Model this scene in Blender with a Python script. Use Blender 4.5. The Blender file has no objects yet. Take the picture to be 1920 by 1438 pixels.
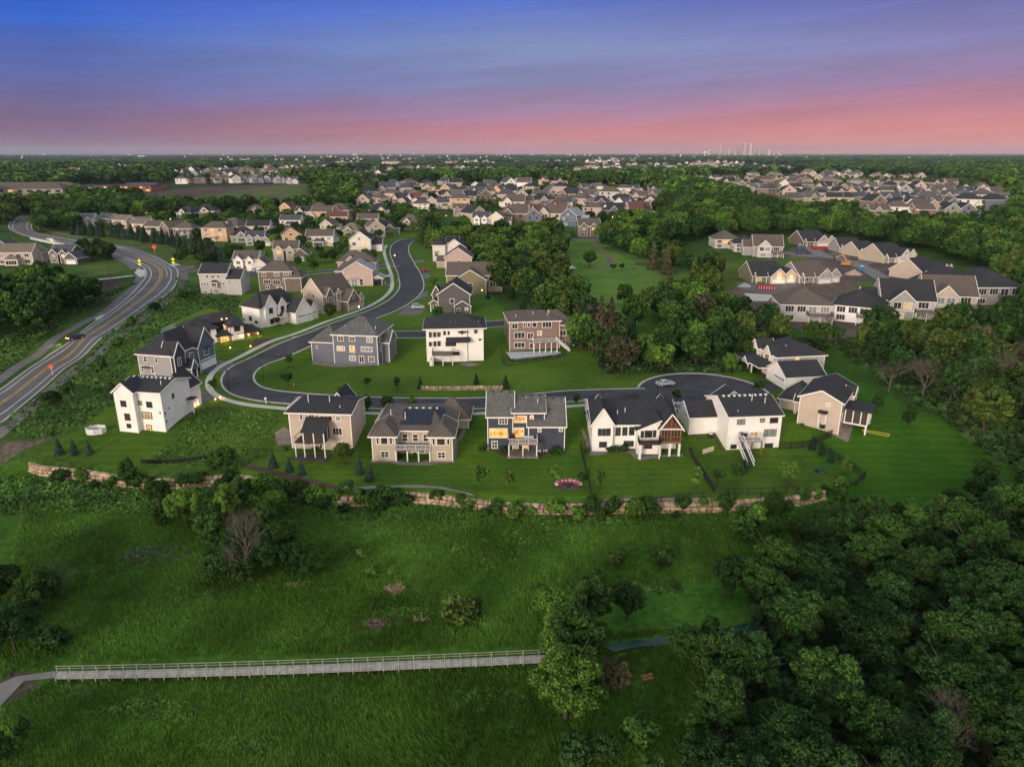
import bpy, math, random
import numpy as np
from mathutils import Vector, Matrix
R = math.radians
sc = bpy.context.scene
COL = sc.collection
# ------------------------------------------------------------------ camera
CH, FPX, PITCH = 57.0, 1330.0, math.atan(0.3248)
cd = bpy.data.cameras.new('camera'); cam = bpy.data.objects.new('camera', cd); COL.objects.link(cam)
cam.location = (0, 0, CH); cam.rotation_euler = (math.pi/2-PITCH, 0, 0)
cd.sensor_width = 36; cd.lens = 36*FPX/1920; cd.clip_start = 1; cd.clip_end = 60000
sc.camera = cam
sc.view_settings.view_transform = 'Standard'; sc.view_settings.look = 'None'
sc.view_settings.exposure = 0.0; sc.view_settings.gamma = 1
sc.cycles.max_bounces = 5; sc.cycles.diffuse_bounces = 2; sc.cycles.glossy_bounces = 2
sc.cycles.volume_bounces = 0; sc.cycles.use_denoising = True
sc.cycles.sample_clamp_indirect = 3
# ------------------------------------------------------------------ sky
def srgb(r, g, b):
    f = lambda c: (c/255/12.92 if c/255 <= .04045 else ((c/255+.055)/1.055)**2.4)
    return (f(r), f(g), f(b), 1)
wd = bpy.data.worlds.new('World'); sc.world = wd; wd.use_nodes = True
nt = wd.node_tree; nt.nodes.clear()
def N(t, **k):
    n = nt.nodes.new(t)
    for a, v in k.items(): setattr(n, a, v)
    return n
def L(a, b): nt.links.new(a, b)
def M2(op, a, b=None, c=None, clamp=False):
    n = N('ShaderNodeMath', operation=op); n.use_clamp = clamp
    for i, v in enumerate((a, b, c)):
        if v is None: continue
        if isinstance(v, (int, float)): n.inputs[i].default_value = v
        else: L(v, n.inputs[i])
    return n.outputs[0]
def ramp(fac, stops):
    n = N('ShaderNodeValToRGB'); e = n.color_ramp.elements
    while len(e) < len(stops): e.new(.5)
    for k, (p, c) in enumerate(stops): e[k].position = p; e[k].color = c
    L(fac, n.inputs[0]); return n.outputs[0]
def mixc(f, a, b, mode='MIX'):
    n = N('ShaderNodeMix', data_type='RGBA', blend_type=mode)
    for i, v in ((0, f), (6, a), (7, b)):
        if isinstance(v, (int, float)): n.inputs[i].default_value = v
        elif isinstance(v, tuple): n.inputs[i].default_value = v
        else: L(v, n.inputs[i])
    return n.outputs[2]
tc = N('ShaderNodeTexCoord'); sp = N('ShaderNodeSeparateXYZ'); L(tc.outputs['Generated'], sp.inputs[0])
X, Y, Z = sp.outputs
ya = M2('MAXIMUM', M2('ABSOLUTE', Y), .25)
az = M2('ADD', M2('MULTIPLY', M2('DIVIDE', X, ya), .86), .5, clamp=True)
# stretched cloud bands
cv = N('ShaderNodeCombineXYZ')
L(M2('MULTIPLY', M2('DIVIDE', X, ya), 1.6), cv.inputs[0]); L(M2('MULTIPLY', Y, .4), cv.inputs[1])
L(M2('ADD', M2('MULTIPLY', Z, 17), M2('MULTIPLY', X, -.9)), cv.inputs[2])
n1 = N('ShaderNodeTexNoise'); n1.inputs['Scale'].default_value = 1.15; n1.inputs['Detail'].default_value = 5; n1.inputs['Roughness'].default_value = .52
L(cv.outputs[0], n1.inputs['Vector'])
n2 = N('ShaderNodeTexNoise'); n2.inputs['Scale'].default_value = 3.6; n2.inputs['Detail'].default_value = 4
L(cv.outputs[0], n2.inputs['Vector'])
cv3 = N('ShaderNodeCombineXYZ'); L(M2('MULTIPLY', M2('DIVIDE', X, ya), 3.0), cv3.inputs[0]); L(M2('ADD', M2('MULTIPLY', Z, 60), M2('MULTIPLY', X, -4.0)), cv3.inputs[2])
n3 = N('ShaderNodeTexNoise'); n3.inputs['Scale'].default_value = 1.3; n3.inputs['Detail'].default_value = 7; n3.inputs['Roughness'].default_value = .62; n3.inputs['Distortion'].default_value = .6
L(cv3.outputs[0], n3.inputs['Vector']); cl3 = M2('SUBTRACT', n3.outputs[0], .5)
cl = M2('SUBTRACT', n1.outputs[0], .5); cl2 = M2('SUBTRACT', n2.outputs[0], .5)
zz = M2('ADD', Z, M2('ADD', M2('MULTIPLY', cl, .042), M2('MULTIPLY', cl2, .010)))
e = M2('MULTIPLY', zz, 4.0, clamp=True)     # 0..0.25 in sine of elevation fills the ramps
rl = ramp(e, [(0, srgb(126, 84, 112)), (.11, srgb(114, 84, 124)), (.26, srgb(88, 86, 144)), (.42, srgb(66, 90, 168)), (.56, srgb(34, 86, 184)), (.72, srgb(8, 72, 190)), (1, srgb(20, 60, 160))])
rm = ramp(e, [(0, srgb(198, 118, 120)), (.11, srgb(184, 112, 124)), (.21, srgb(148, 112, 148)), (.32, srgb(120, 120, 166)), (.50, srgb(118, 132, 178)), (.74, srgb(70, 98, 184)), (1, srgb(38, 68, 150))])
rr = ramp(e, [(0, srgb(222, 134, 120)), (.10, srgb(208, 124, 124)), (.20, srgb(182, 116, 136)), (.31, srgb(148, 114, 154)), (.46, srgb(124, 116, 166)), (.72, srgb(86, 86, 150)), (1, srgb(56, 66, 135))])
az1 = M2('MULTIPLY', az, 2, clamp=True); az2 = M2('SUBTRACT', M2('MULTIPLY', az, 2), 1, clamp=True)
front = mixc(az2, mixc(az1, rl, rm), rr)
bright = M2('ADD', 1.0, M2('ADD', M2('MULTIPLY', cl, .60), M2('ADD', M2('MULTIPLY', cl2, .25), M2('MULTIPLY', cl3, .34))))
brc = N('ShaderNodeCombineXYZ'); [L(bright, brc.inputs[i]) for i in range(3)]
front = mixc(1.0, front, brc.outputs[0], 'MULTIPLY')
# behind the camera: the after-glow of the sun
bk = ramp(M2('MULTIPLY', Z, 1.0, clamp=True), [(0, (2.0, 1.3, .85, 1)), (.12, (1.8, 1.3, .95, 1)), (.35, (1.1, .98, .90, 1)), (.8, (.66, .72, .78, 1))])
rb = M2('ADD', M2('MULTIPLY', Y, -2.2), .1, clamp=True)
front = mixc(rb, front, (.34, .42, .60, 1))
bf = M2('ADD', M2('ADD', M2('MULTIPLY', Y, -1.5), M2('MULTIPLY', X, -.9)), .05, clamp=True)
col = mixc(bf, front, bk)
up = M2('MULTIPLY', M2('SUBTRACT', Z, .2), 1.6, clamp=True)
col = mixc(up, col, (.66, .74, .76, 1))
sky = N('ShaderNodeTexSky', sky_type='NISHITA'); sky.sun_disc = False; sky.sun_elevation = R(9); sky.sun_rotation = R(192)
bg1 = N('ShaderNodeBackground'); L(col, bg1.inputs[0]); bg1.inputs[1].default_value = 1.15
bg2 = N('ShaderNodeBackground'); L(sky.outputs[0], bg2.inputs[0]); bg2.inputs[1].default_value = .006
ad = N('ShaderNodeAddShader'); L(bg1.outputs[0], ad.inputs[0]); L(bg2.outputs[0], ad.inputs[1])
wo = N('ShaderNodeOutputWorld'); L(ad.outputs[0], wo.inputs[0])
wd.cycles.sampling_method = 'MANUAL'; wd.cycles.sample_map_resolution = 512
# ------------------------------------------------------------------ sun (already low behind the camera)
sl = bpy.data.lights.new('sun', 'SUN'); so = bpy.data.objects.new('sun', sl); COL.objects.link(so)
sl.energy = 2.9; sl.angle = R(16); sl.color = (1.0, .83, .68)
so.rotation_euler = Vector((-.48, -.86, .20)).to_track_quat('Z', 'Y').to_euler()

# ------------------------------------------------------------------ tags and helpers
def tag(o, label=None, cat=None, group=None, kind=None):
    if label: o['label'] = label
    if cat: o['category'] = cat
    if group: o['group'] = group
    if kind: o['kind'] = kind
    return o
def empty(name, loc=(0, 0, 0), rz=0):
    o = bpy.data.objects.new(name, None); COL.objects.link(o)
    o.location = loc; o.rotation_euler = (0, 0, rz); o.empty_display_size = .5
    return o
def link(name, me, parent=None):
    o = bpy.data.objects.new(name, me); COL.objects.link(o)
    if parent is not None: o.parent = parent
    return o
def children(o): return [c for c in COL.objects if c.parent == o]
class MB:
    """collects faces of several materials and links them as one mesh"""
    def __init__(s): s.v = []; s.f = []; s.m = []
    def face(s, pts, m=0):
        k = len(s.v); s.v.extend([tuple(p) for p in pts]); s.f.append(tuple(range(k, k+len(pts)))); s.m.append(m)
    def box(s, x0, y0, z0, x1, y1, z1, m=0):
        k = len(s.v)
        s.v += [(x0,y0,z0),(x1,y0,z0),(x1,y1,z0),(x0,y1,z0),(x0,y0,z1),(x1,y0,z1),(x1,y1,z1),(x0,y1,z1)]
        for f in ((3,2,1,0),(4,5,6,7),(0,1,5,4),(1,2,6,5),(2,3,7,6),(3,0,4,7)):
            s.f.append(tuple(k+i for i in f)); s.m.append(m)
    def bar(s, p, q, w, h, m=0, up=(0, 0, 1)):
        p = Vector(p); q = Vector(q); d = (q-p)
        if d.length < 1e-6: return
        d.normalize(); u = Vector(up)
        if abs(d.dot(u)) > .98: u = Vector((0, 1, 0))
        a = d.cross(u).normalized()*w/2; b = a.cross(d).normalized()*h/2
        k = len(s.v)
        for c in (p, q):
            s.v += [tuple(c-a-b), tuple(c+a-b), tuple(c+a+b), tuple(c-a+b)]
        for f in ((3,2,1,0),(4,5,6,7),(0,1,5,4),(1,2,6,5),(2,3,7,6),(3,0,4,7)):
            s.f.append(tuple(k+i for i in f)); s.m.append(m)
    def tube(s, pts, rad, n=6, m=0, cap=True):
        prev = None
        for i, p in enumerate(pts):
            p = Vector(p)
            d = (Vector(pts[min(i+1, len(pts)-1)])-Vector(pts[max(i-1, 0)])).normalized()
            u = Vector((1, 0, 0)) if abs(d.x) < .8 else Vector((0, 1, 0))
            a = d.cross(u).normalized(); b = d.cross(a)
            r = rad[i] if isinstance(rad, (list, tuple)) else rad
            k = len(s.v)
            for j in range(n):
                t = 2*math.pi*j/n; s.v.append(tuple(p+(a*math.cos(t)+b*math.sin(t))*r))
            if prev is not None:
                for j in range(n):
                    s.f.append((prev+j, prev+(j+1) % n, k+(j+1) % n, k+j)); s.m.append(m)
            elif cap: s.f.append(tuple(k+j for j in range(n))); s.m.append(m)
            prev = k
        if cap: s.f.append(tuple(prev+j for j in reversed(range(n)))); s.m.append(m)
    def mesh(s, name, mats, smooth=False):
        me = bpy.data.meshes.new(name); me.from_pydata(s.v, [], s.f)
        if not isinstance(mats, (list, tuple)): mats = [mats]
        for m in mats: me.materials.append(m)
        if len(mats) > 1: me.polygons.foreach_set('material_index', s.m)
        if smooth: me.polygons.foreach_set('use_smooth', [True]*len(s.f))
        me.update(); return me
    def build(s, name, mats, parent=None, smooth=False):
        return link(name, s.mesh(name, mats, smooth), parent)
def quads(name, V, mat, nv=4):
    """numpy array (n*nv,3) of separate polygons -> mesh, fast"""
    me = bpy.data.meshes.new(name); n = len(V)//nv
    me.vertices.add(len(V)); me.vertices.foreach_set('co', V.astype(np.float32).ravel())
    me.loops.add(len(V)); me.loops.foreach_set('vertex_index', np.arange(len(V), dtype=np.int32))
    me.polygons.add(n); me.polygons.foreach_set('loop_start', np.arange(0, len(V), nv, dtype=np.int32))
    me.materials.append(mat); me.update(calc_edges=True); return me

# ------------------------------------------------------------------ terrain and picture-to-ground mapping
def sstep(a, b, x):
    t = np.clip((np.asarray(x, float)-a)/(b-a), 0, 1); return t*t*(3-2*t)
CP, SP = math.cos(PITCH), math.sin(PITCH)
def ray(px, py):
    u = (px-960)/FPX; v = (py-719)/FPX
    return np.array([u, CP-v*SP, -SP-v*CP])
def flat(px, py, z=0.):
    d = ray(px, py); t = (z-CH)/d[2]; return np.array([d[0]*t, d[1]*t, z])
WALLPX = [(60,872),(88,882),(180,893),(250,903),(350,905),(450,900),(520,915),(560,925),(640,938),(700,938),(750,932),(810,934),(860,941),(930,949),(1000,953),(1100,953),(1200,952),(1330,950),(1400,945),(1480,940),(1540,925),(1610,905)]
WALLW = np.array([flat(x, y, -1.6)[:2] for x, y in WALLPX])
def ywall(x):
    return np.interp(x, WALLW[:, 0], WALLW[:, 1])
def zback(y):
    return .0 + 2.9*sstep(126, 145, y) + .6*sstep(160, 182, y) + 2.5*sstep(184, 201, y) + 3*sstep(300, 600, y)
def wave(x, y):
    return sstep(450, 1400, y)*(5*np.sin(x*.0031+1.3)*np.sin(y*.0023+.4)+4*np.sin(x*.0012+y*.0017))
def ter(x, y):
    x = np.asarray(x, float); y = np.asarray(y, float)
    yw = ywall(x); out = np.maximum(np.maximum(WALLW[0, 0]-x, x-WALLW[-1, 0]), 0)
    w = .5+out*.9
    t = sstep(-w, w, y-yw)
    marsh = -2.3-.8*sstep(0, 30, yw-y)+.15*np.sin(x*.21)*np.sin(y*.17)
    return marsh*(1-t)+zback(y)*t+wave(x, y)
def at(px, py, z=None, dz=0.):
    if z is not None: return Vector(flat(px, py, z))
    h = 0.
    for _ in range(14):
        p = flat(px, py, h+dz); h = .5*h+.5*float(ter(p[0], p[1]))
    p = flat(px, py, h+dz); return Vector((p[0], p[1], float(ter(p[0], p[1]))))
def pxpoly(pts): return np.array([tuple(at(x, y))[:2] for x, y in pts])
def inpoly(P, x, y):
    x = np.asarray(x); y = np.asarray(y); r = np.zeros(x.shape, bool); n = len(P)
    for i in range(n):
        x1, y1 = P[i]; x2, y2 = P[(i+1) % n]
        if y1 == y2: continue
        c = ((y1 > y) != (y2 > y)) & (x < (x2-x1)*(y-y1)/(y2-y1)+x1); r ^= c
    return r

# ------------------------------------------------------------------ materials
def mat(name, col, rough=.85, noise=.0, scale=1., bump=0., metal=0, emit=None, spec=.3, island=0., col2=None, objrand=0.):
    m = bpy.data.materials.new(name); m.use_nodes = True; t = m.node_tree; b = t.nodes['Principled BSDF']
    b.inputs['Roughness'].default_value = rough; b.inputs['Metallic'].default_value = metal
    b.inputs['Specular IOR Level'].default_value = spec
    c = tuple(col)+(1,) if len(col) == 3 else tuple(col)
    b.inputs['Base Color'].default_value = c
    out = None
    if noise or bump:
        g = t.nodes.new('ShaderNodeTexCoord'); n = t.nodes.new('ShaderNodeTexNoise'); n.inputs['Scale'].default_value = scale; n.inputs['Detail'].default_value = 4
        t.links.new(g.outputs['Object'], n.inputs['Vector'])
    if noise:
        r = t.nodes.new('ShaderNodeValToRGB'); c2 = col2 or [x*(1+noise) for x in c[:3]]; c1 = c[:3] if col2 else [x*(1-noise) for x in c[:3]]
        r.color_ramp.elements[0].position = .32; r.color_ramp.elements[0].color = (*c1, 1)
        r.color_ramp.elements[1].position = .68; r.color_ramp.elements[1].color = (*c2[:3], 1)
        t.links.new(n.outputs['Fac'], r.inputs[0]); out = r.outputs[0]
    for src, amt in (('isl', island), ('obj', objrand)):
        if not amt: continue
        g = t.nodes.new('ShaderNodeNewGeometry' if src == 'isl' else 'ShaderNodeObjectInfo')
        o = g.outputs['Random Per Island'] if src == 'isl' else g.outputs['Random']
        mr = t.nodes.new('ShaderNodeMapRange'); mr.inputs[3].default_value = 1-amt; mr.inputs[4].default_value = 1+amt
        t.links.new(o, mr.inputs[0])
        vm = t.nodes.new('ShaderNodeVectorMath'); vm.operation = 'SCALE'
        if out is None: vm.inputs[0].default_value = c[:3]
        else: t.links.new(out, vm.inputs[0])
        t.links.new(mr.outputs[0], vm.inputs['Scale']); out = vm.outputs[0]
    if out is not None: t.links.new(out, b.inputs['Base Color'])
    if bump:
        bp = t.nodes.new('ShaderNodeBump'); bp.inputs['Strength'].default_value = bump; bp.inputs['Distance'].default_value = .1
        t.links.new(n.outputs['Fac'], bp.inputs['Height']); t.links.new(bp.outputs[0], b.inputs['Normal'])
    if emit:
        b.inputs['Emission Color'].default_value = (*emit[:3], 1); b.inputs['Emission Strength'].default_value = emit[3]
    return m
def siding(name, col):
    """lap siding: thin horizontal courses with slight weathering"""
    m = mat(name, col, .8, noise=.06, scale=.6); t = m.node_tree; b = t.nodes['Principled BSDF']
    g = t.nodes.new('ShaderNodeTexCoord'); w = t.nodes.new('ShaderNodeTexWave'); w.bands_direction = 'Z'; w.wave_profile = 'SAW'
    w.inputs['Scale'].default_value = 1.6; w.inputs['Distortion'].default_value = 0
    t.links.new(g.outputs['Object'], w.inputs['Vector'])
    bp = t.nodes.new('ShaderNodeBump'); bp.inputs['Strength'].default_value = .5; bp.inputs['Distance'].default_value = .03
    t.links.new(w.outputs['Fac'], bp.inputs['Height']); t.links.new(bp.outputs[0], b.inputs['Normal'])
    return m
def shingle(name, col, k=.22):
    m = bpy.data.materials.new(name); m.use_nodes = True; t = m.node_tree; b = t.nodes['Principled BSDF']
    b.inputs['Roughness'].default_value = .9; b.inputs['Specular IOR Level'].default_value = .25
    g = t.nodes.new('ShaderNodeTexCoord'); mp = t.nodes.new('ShaderNodeMapping'); mp.inputs['Scale'].default_value = (2.2, 2.2, 5)
    v = t.nodes.new('ShaderNodeTexVoronoi'); v.inputs['Scale'].default_value = 1.4; n = t.nodes.new('ShaderNodeTexNoise'); n.inputs['Scale'].default_value = .35; n.inputs['Detail'].default_value = 3
    t.links.new(g.outputs['Object'], mp.inputs[0]); t.links.new(mp.outputs[0], v.inputs['Vector']); t.links.new(g.outputs['Object'], n.inputs['Vector'])
    s = t.nodes.new('ShaderNodeSeparateColor'); t.links.new(v.outputs['Color'], s.inputs[0])
    a = t.nodes.new('ShaderNodeMath'); a.operation = 'ADD'; t.links.new(s.outputs[0], a.inputs[0]); t.links.new(n.outputs['Fac'], a.inputs[1])
    mr = t.nodes.new('ShaderNodeMapRange'); mr.inputs[1].default_value = .4; mr.inputs[2].default_value = 1.6; mr.inputs[3].default_value = 1-k; mr.inputs[4].default_value = 1+k
    t.links.new(a.outputs[0], mr.inputs[0])
    vm = t.nodes.new('ShaderNodeVectorMath'); vm.operation = 'SCALE'; vm.inputs[0].default_value = col
    t.links.new(mr.outputs[0], vm.inputs['Scale']); t.links.new(vm.outputs[0], b.inputs['Base Color'])
    return m
def litmat(name, strength, c1=(1, .52, .12), c2=(1, .80, .42)):
    """a lit room seen through glass"""
    m = bpy.data.materials.new(name); m.use_nodes = True; t = m.node_tree; b = t.nodes['Principled BSDF']
    b.inputs['Base Color'].default_value = (.1, .07, .04, 1)
    g = t.nodes.new('ShaderNodeTexCoord'); n = t.nodes.new('ShaderNodeTexNoise'); n.inputs['Scale'].default_value = 1.3; n.inputs['Detail'].default_value = 3
    t.links.new(g.outputs['Object'], n.inputs['Vector'])
    r = t.nodes.new('ShaderNodeValToRGB'); r.color_ramp.elements[0].position = .35; r.color_ramp.elements[0].color = (c1[0]*.45, c1[1]*.4, c1[2]*.4, 1)
    r.color_ramp.elements[1].position = .62; r.color_ramp.elements[1].color = (*c2, 1)
    q = r.color_ramp.elements.new(.46); q.color = (*c1, 1)
    t.links.new(n.outputs['Fac'], r.inputs[0]); t.links.new(r.outputs[0], b.inputs['Emission Color']); b.inputs['Emission Strength'].default_value = strength
    return m
W_ = {  # walls
 'white': siding('siding_white', (.80, .77, .74)), 'offwhite': siding('siding_offwhite', (.66, .62, .57)),
 'beige': siding('siding_beige', (.47, .39, .33)), 'tan': siding('siding_tan', (.40, .34, .26)),
 'navy': siding('siding_navy', (.050, .058, .085)), 'slate': siding('siding_slate', (.135, .145, .185)),
 'taupe': siding('siding_taupe', (.215, .155, .13)), 'grey': siding('siding_grey', (.30, .29, .29)),
 'olive': siding('siding_olive', (.20, .185, .105)), 'umber': siding('siding_umber', (.15, .12, .10)),
 'pink': siding('siding_pinkish', (.46, .35, .31)), 'blue': siding('siding_blue', (.10, .145, .20)), 'darkgrey': siding('siding_darkgrey', (.10, .095, .10)),
 'sage': siding('siding_sage', (.24, .25, .20)), 'peach': siding('siding_peach', (.55, .36, .22)), 'black': siding('siding_black', (.02, .02, .022)), 'palegrey': siding('siding_palegrey', (.47, .45, .44)), 'stone': mat('wall_stone', (.27, .22, .17), .9, .35, 2.5, .4)}
R_ = {'char': shingle('shingle_charcoal', (.031, .031, .036)), 'brown': shingle('shingle_brown', (.098, .080, .070)),
 'grey': shingle('shingle_grey', (.10, .098, .095), .35), 'slate': shingle('shingle_slate', (.060, .065, .082)),
 'red': shingle('shingle_red', (.115, .05, .042)), 'light': shingle('shingle_light', (.26, .28, .30)), 'tan': shingle('shingle_tan', (.15, .125, .10))}
TRIM = mat('trim_white', (.78, .74, .70), .6); TRIMK = mat('trim_dark', (.03, .03, .032), .6); TRIMT = mat('trim_tan', (.42, .36, .28), .6)
GLASS = mat('glass_dark', (.035, .04, .045), .08, spec=.6, noise=.5, scale=.7); GLASSP = mat('glass_pale', (.22, .25, .24), .2, spec=.5)
LIT = litmat('lit_room', 1.05, (1, .44, .07), (1, .70, .24)); LITD = litmat('lit_room_dim', .65, (.8, .45, .16), (1, .75, .45)); CURT = mat('curtain_red', (.09, .02, .03), .8)
GAR = mat('garage_white', (.74, .72, .70), .5); GARD = mat('garage_brown', (.10, .06, .045), .5); WOODD = mat('wood_dark', (.06, .04, .035), .7, .2, 2)
WOODB = mat('wood_brown', (.20, .10, .05), .7, .25, 2); DECK = mat('deck_grey', (.20, .17, .155), .8, .2, 1.5); CONC = mat('concrete', (.42, .40, .38), .9, .12, .5)
CONCD = mat('paver_patio', (.20, .165, .145), .9, .25, 1.2); METD = mat('metal_black', (.02, .02, .022), .5); METW = mat('metal_white', (.7, .7, .7), .4)
MULCH = mat('mulch', (.07, .04, .03), .95, .3, 2); GRAVEL = mat('gravel', (.17, .15, .15), .95, .35, 3, .4)
LAMPW = mat('lamp_warm', (1, .6, .2), emit=(1, .50, .14, 14)); LAMPY = mat('lamp_yellow', (1, .7, .3), emit=(1, .62, .16, 9))
LAMPD = mat('lamp_distant', (1, .6, .3), emit=(1, .55, .25, 5)); LAMPC = mat('lamp_pale', (1, .9, .8), emit=(1, .82, .66, 3.0))
SOLAR = mat('solar_panel', (.010, .014, .032), .45, spec=.3)
# ------------------------------------------------------------------ ground
def axis(segs):
    out = [segs[0][0]]
    for a, b, st in segs:
        n = max(1, int(round((b-a)/st))); out += list(np.linspace(a, b, n+1)[1:])
    return np.array(out)
gx = axis([(-30000,-6000,4000),(-6000,-1500,450),(-1500,-420,60),(-420,-150,5),(-150,175,1.1),(175,520,5),(520,1500,60),(1500,6000,450),(6000,30000,4000)])
gy = axis([(-600,20,40),(20,50,5),(50,215,1.1),(215,300,2.5),(300,560,5),(560,1500,25),(1500,6000,250),(6000,34000,2500)])
GX, GY = np.meshgrid(gx, gy); GZ = ter(GX, GY)
gc = np.zeros(GX.shape+(4,)); gc[..., 3] = 1   # alpha: 1 lawn-like smooth, 0 rough
def paint(pts, c, rough=0., soft=1., world=False):
    P = np.array(pts, float) if world else pxpoly(pts); k = inpoly(P, GX, GY)
    gc[k, :3] = c; gc[k, 3] = rough
LAWN = (.056, .118, .011); LAWN2 = (.060, .122, .013); MEAD = (.056, .112, .014); MARSH = (.044, .112, .012); WOODF = (.010, .026, .005)
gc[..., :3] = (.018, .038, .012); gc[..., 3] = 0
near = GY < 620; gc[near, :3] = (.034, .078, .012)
mk = (GY < ywall(GX)) ; gc[mk, :3] = MARSH
# neighbourhood lawns
paint([(70,850),(240,700),(330,600),(420,560),(450,470),(700,420),(830,430),(960,600),(1200,690),(1450,700),(1640,730),(1790,850),(1900,930),(1660,925),(1600,905),(1330,950),(930,950),(640,936),(450,898),(250,900)], LAWN, 1)
paint([(350,755),(410,745),(530,765),(520,860),(450,890),(270,880),(270,860),(320,820)], MEAD, .3)
paint([(1480,700),(1590,700),(1700,760),(1890,860),(1900,1000),(1700,950),(1600,900),(1540,880)], (.036,.104,.008), 1)
paint([(0,800),(330,540),(330,500),(440,500),(440,560),(330,600),(240,690),(215,760),(160,800),(60,850)], (.042,.092,.014), .0)
paint([(380,600),(460,530),(700,560),(560,560),(450,600)], LAWN2, .6)
paint([(0,700),(260,520),(130,510),(0,560)], (.026,.058,.011), .0)
paint([(150,500),(220,472),(250,505),(170,520)], (.066,.108,.02), .5)
paint([(60,420),(100,445),(310,492),(440,500),(420,470),(150,425)], (.062,.098,.02), .4)
paint([(150,524),(228,520),(205,565),(170,585)], (.045,.034,.030), 0)
paint([(0,832),(95,822),(30,850),(0,880)], (.115,.095,.085), 0)
paint([(1055,452),(1120,450),(1190,480),(1290,510),(1330,560),(1230,590),(1140,600),(1070,520)], (.090,.175,.030), 1)
paint([(1180,600),(1260,620),(1200,660),(1150,640)], LAWN, 0)
paint([(1360,545),(1400,500),(1500,460),(1660,470),(1880,590),(1760,600),(1560,640),(1380,580)], (.10,.078,.070), 0)
paint([(1395,488),(1440,486),(1500,482),(1520,492),(1480,505),(1410,505)], LAWN, .4)
paint([(1610,530),(1660,528),(1700,560),(1640,590),(1560,575)], LAWN, .3)
paint([(1340,500),(1400,480),(1400,530),(1360,548)], (.055,.095,.015), .5)
paint([(1650,560),(1890,590),(1740,625),(1650,612)], LAWN, .6)
paint([(280,368),(330,352),(580,345),(575,372),(540,385),(440,372),(330,380)], (.085,.105,.035), .5)
paint([(280,372),(300,356),(400,350),(560,344),(420,362),(330,374)], (.085,.062,.050), 0)
paint([(235,1050),(260,1028),(340,1018),(370,1032),(330,1054),(255,1062)], (.045,.055,.035), 0)
paint([(722,1100),(745,1093),(758,1105),(738,1117)], (.22,.17,.12), 0)
paint([(675,1170),(700,1158),(728,1172),(700,1184)], (.16,.12,.095), 0)
paint([(775,1165),(795,1158),(785,1172)], (.18,.14,.10), 0)
paint([(1030,1100),(1380,1085),(1420,1130),(1400,1175),(1160,1190),(1050,1160)], (.040,.112,.013), .1)
paint([(-140,870),(70,882),(90,905),(60,1000),(-160,1120)], MARSH, 0)
paint([(0,1262),(60,1255),(70,1290),(20,1330),(0,1345)], (.07,.055,.05), 0)
for q_, c_ in (([(1100,838),(1290,850),(1340,935),(1112,940)], (.062,.118,.011)), ([(880,850),(1085,850),(1105,940),(900,935)], (.046,.104,.010)), ([(680,870),(880,870),(895,930),(690,915)], (.040,.094,.010)), ([(1310,850),(1460,850),(1610,895),(1480,925),(1345,930)], (.048,.100,.011)), ([(560,690),(930,690),(930,735),(540,735)], (.056,.112,.012)), ([(940,690),(1220,700),(1180,730),(950,735)], (.062,.120,.014)), ([(1130,655),(1300,700),(1180,705),(1120,690)], (.075,.095,.022))): paint(q_, c_, .8)
for px0, py0, rx, ry in ((870,560,60,14),(915,630,50,14)): pass
vx = np.stack([GX, GY, GZ], -1).reshape(-1, 3)
ny_, nx_ = GX.shape; idx = np.arange(ny_*nx_).reshape(ny_, nx_)
fq = np.stack([idx[:-1, :-1], idx[:-1, 1:], idx[1:, 1:], idx[1:, :-1]], -1).reshape(-1, 4)
me = bpy.data.meshes.new('ground'); me.vertices.add(len(vx)); me.vertices.foreach_set('co', vx.astype(np.float32).ravel())
me.loops.add(fq.size); me.loops.foreach_set('vertex_index', fq.astype(np.int32).ravel())
me.polygons.add(len(fq)); me.polygons.foreach_set('loop_start', np.arange(0, fq.size, 4, dtype=np.int32)); me.update(calc_edges=True)
me.polygons.foreach_set('use_smooth', np.ones(len(fq), bool))
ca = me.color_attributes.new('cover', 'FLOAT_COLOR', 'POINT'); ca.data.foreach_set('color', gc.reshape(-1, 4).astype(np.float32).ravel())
GM = bpy.data.materials.new('ground_cover'); GM.use_nodes = True; nt = GM.node_tree; b = nt.nodes['Principled BSDF']
b.inputs['Roughness'].default_value = 1; b.inputs['Specular IOR Level'].default_value = .1
at_ = N('ShaderNodeAttribute', attribute_name='cover'); tco = N('ShaderNodeTexCoord')
na = N('ShaderNodeTexNoise'); na.inputs['Scale'].default_value = .055; na.inputs['Detail'].default_value = 6; L(tco.outputs['Object'], na.inputs['Vector'])
nb = N('ShaderNodeTexNoise'); nb.inputs['Scale'].default_value = .9; nb.inputs['Detail'].default_value = 6; nb.inputs['Roughness'].default_value = .7; L(tco.outputs['Object'], nb.inputs['Vector'])
nc = N('ShaderNodeTexNoise'); nc.inputs['Scale'].default_value = .012; nc.inputs['Detail'].default_value = 5; L(tco.outputs['Object'], nc.inputs['Vector'])
wv = N('ShaderNodeTexWave'); wv.bands_direction = 'Y'; wv.inputs['Scale'].default_value = .12; wv.inputs['Distortion'].default_value = 1.2; wv.inputs['Detail'].default_value = 1; L(tco.outputs['Object'], wv.inputs['Vector'])
rough = M2('SUBTRACT', 1, at_.outputs['Alpha'])
k1 = M2('MULTIPLY', M2('SUBTRACT', na.outputs[0], .5), M2('ADD', 1.2, M2('MULTIPLY', rough, .4)))
k2 = M2('MULTIPLY', M2('SUBTRACT', nb.outputs[0], .5), M2('ADD', .8, M2('MULTIPLY', rough, 1.6)))
k3 = M2('MULTIPLY', M2('SUBTRACT', nc.outputs[0], .5), .9)
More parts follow.
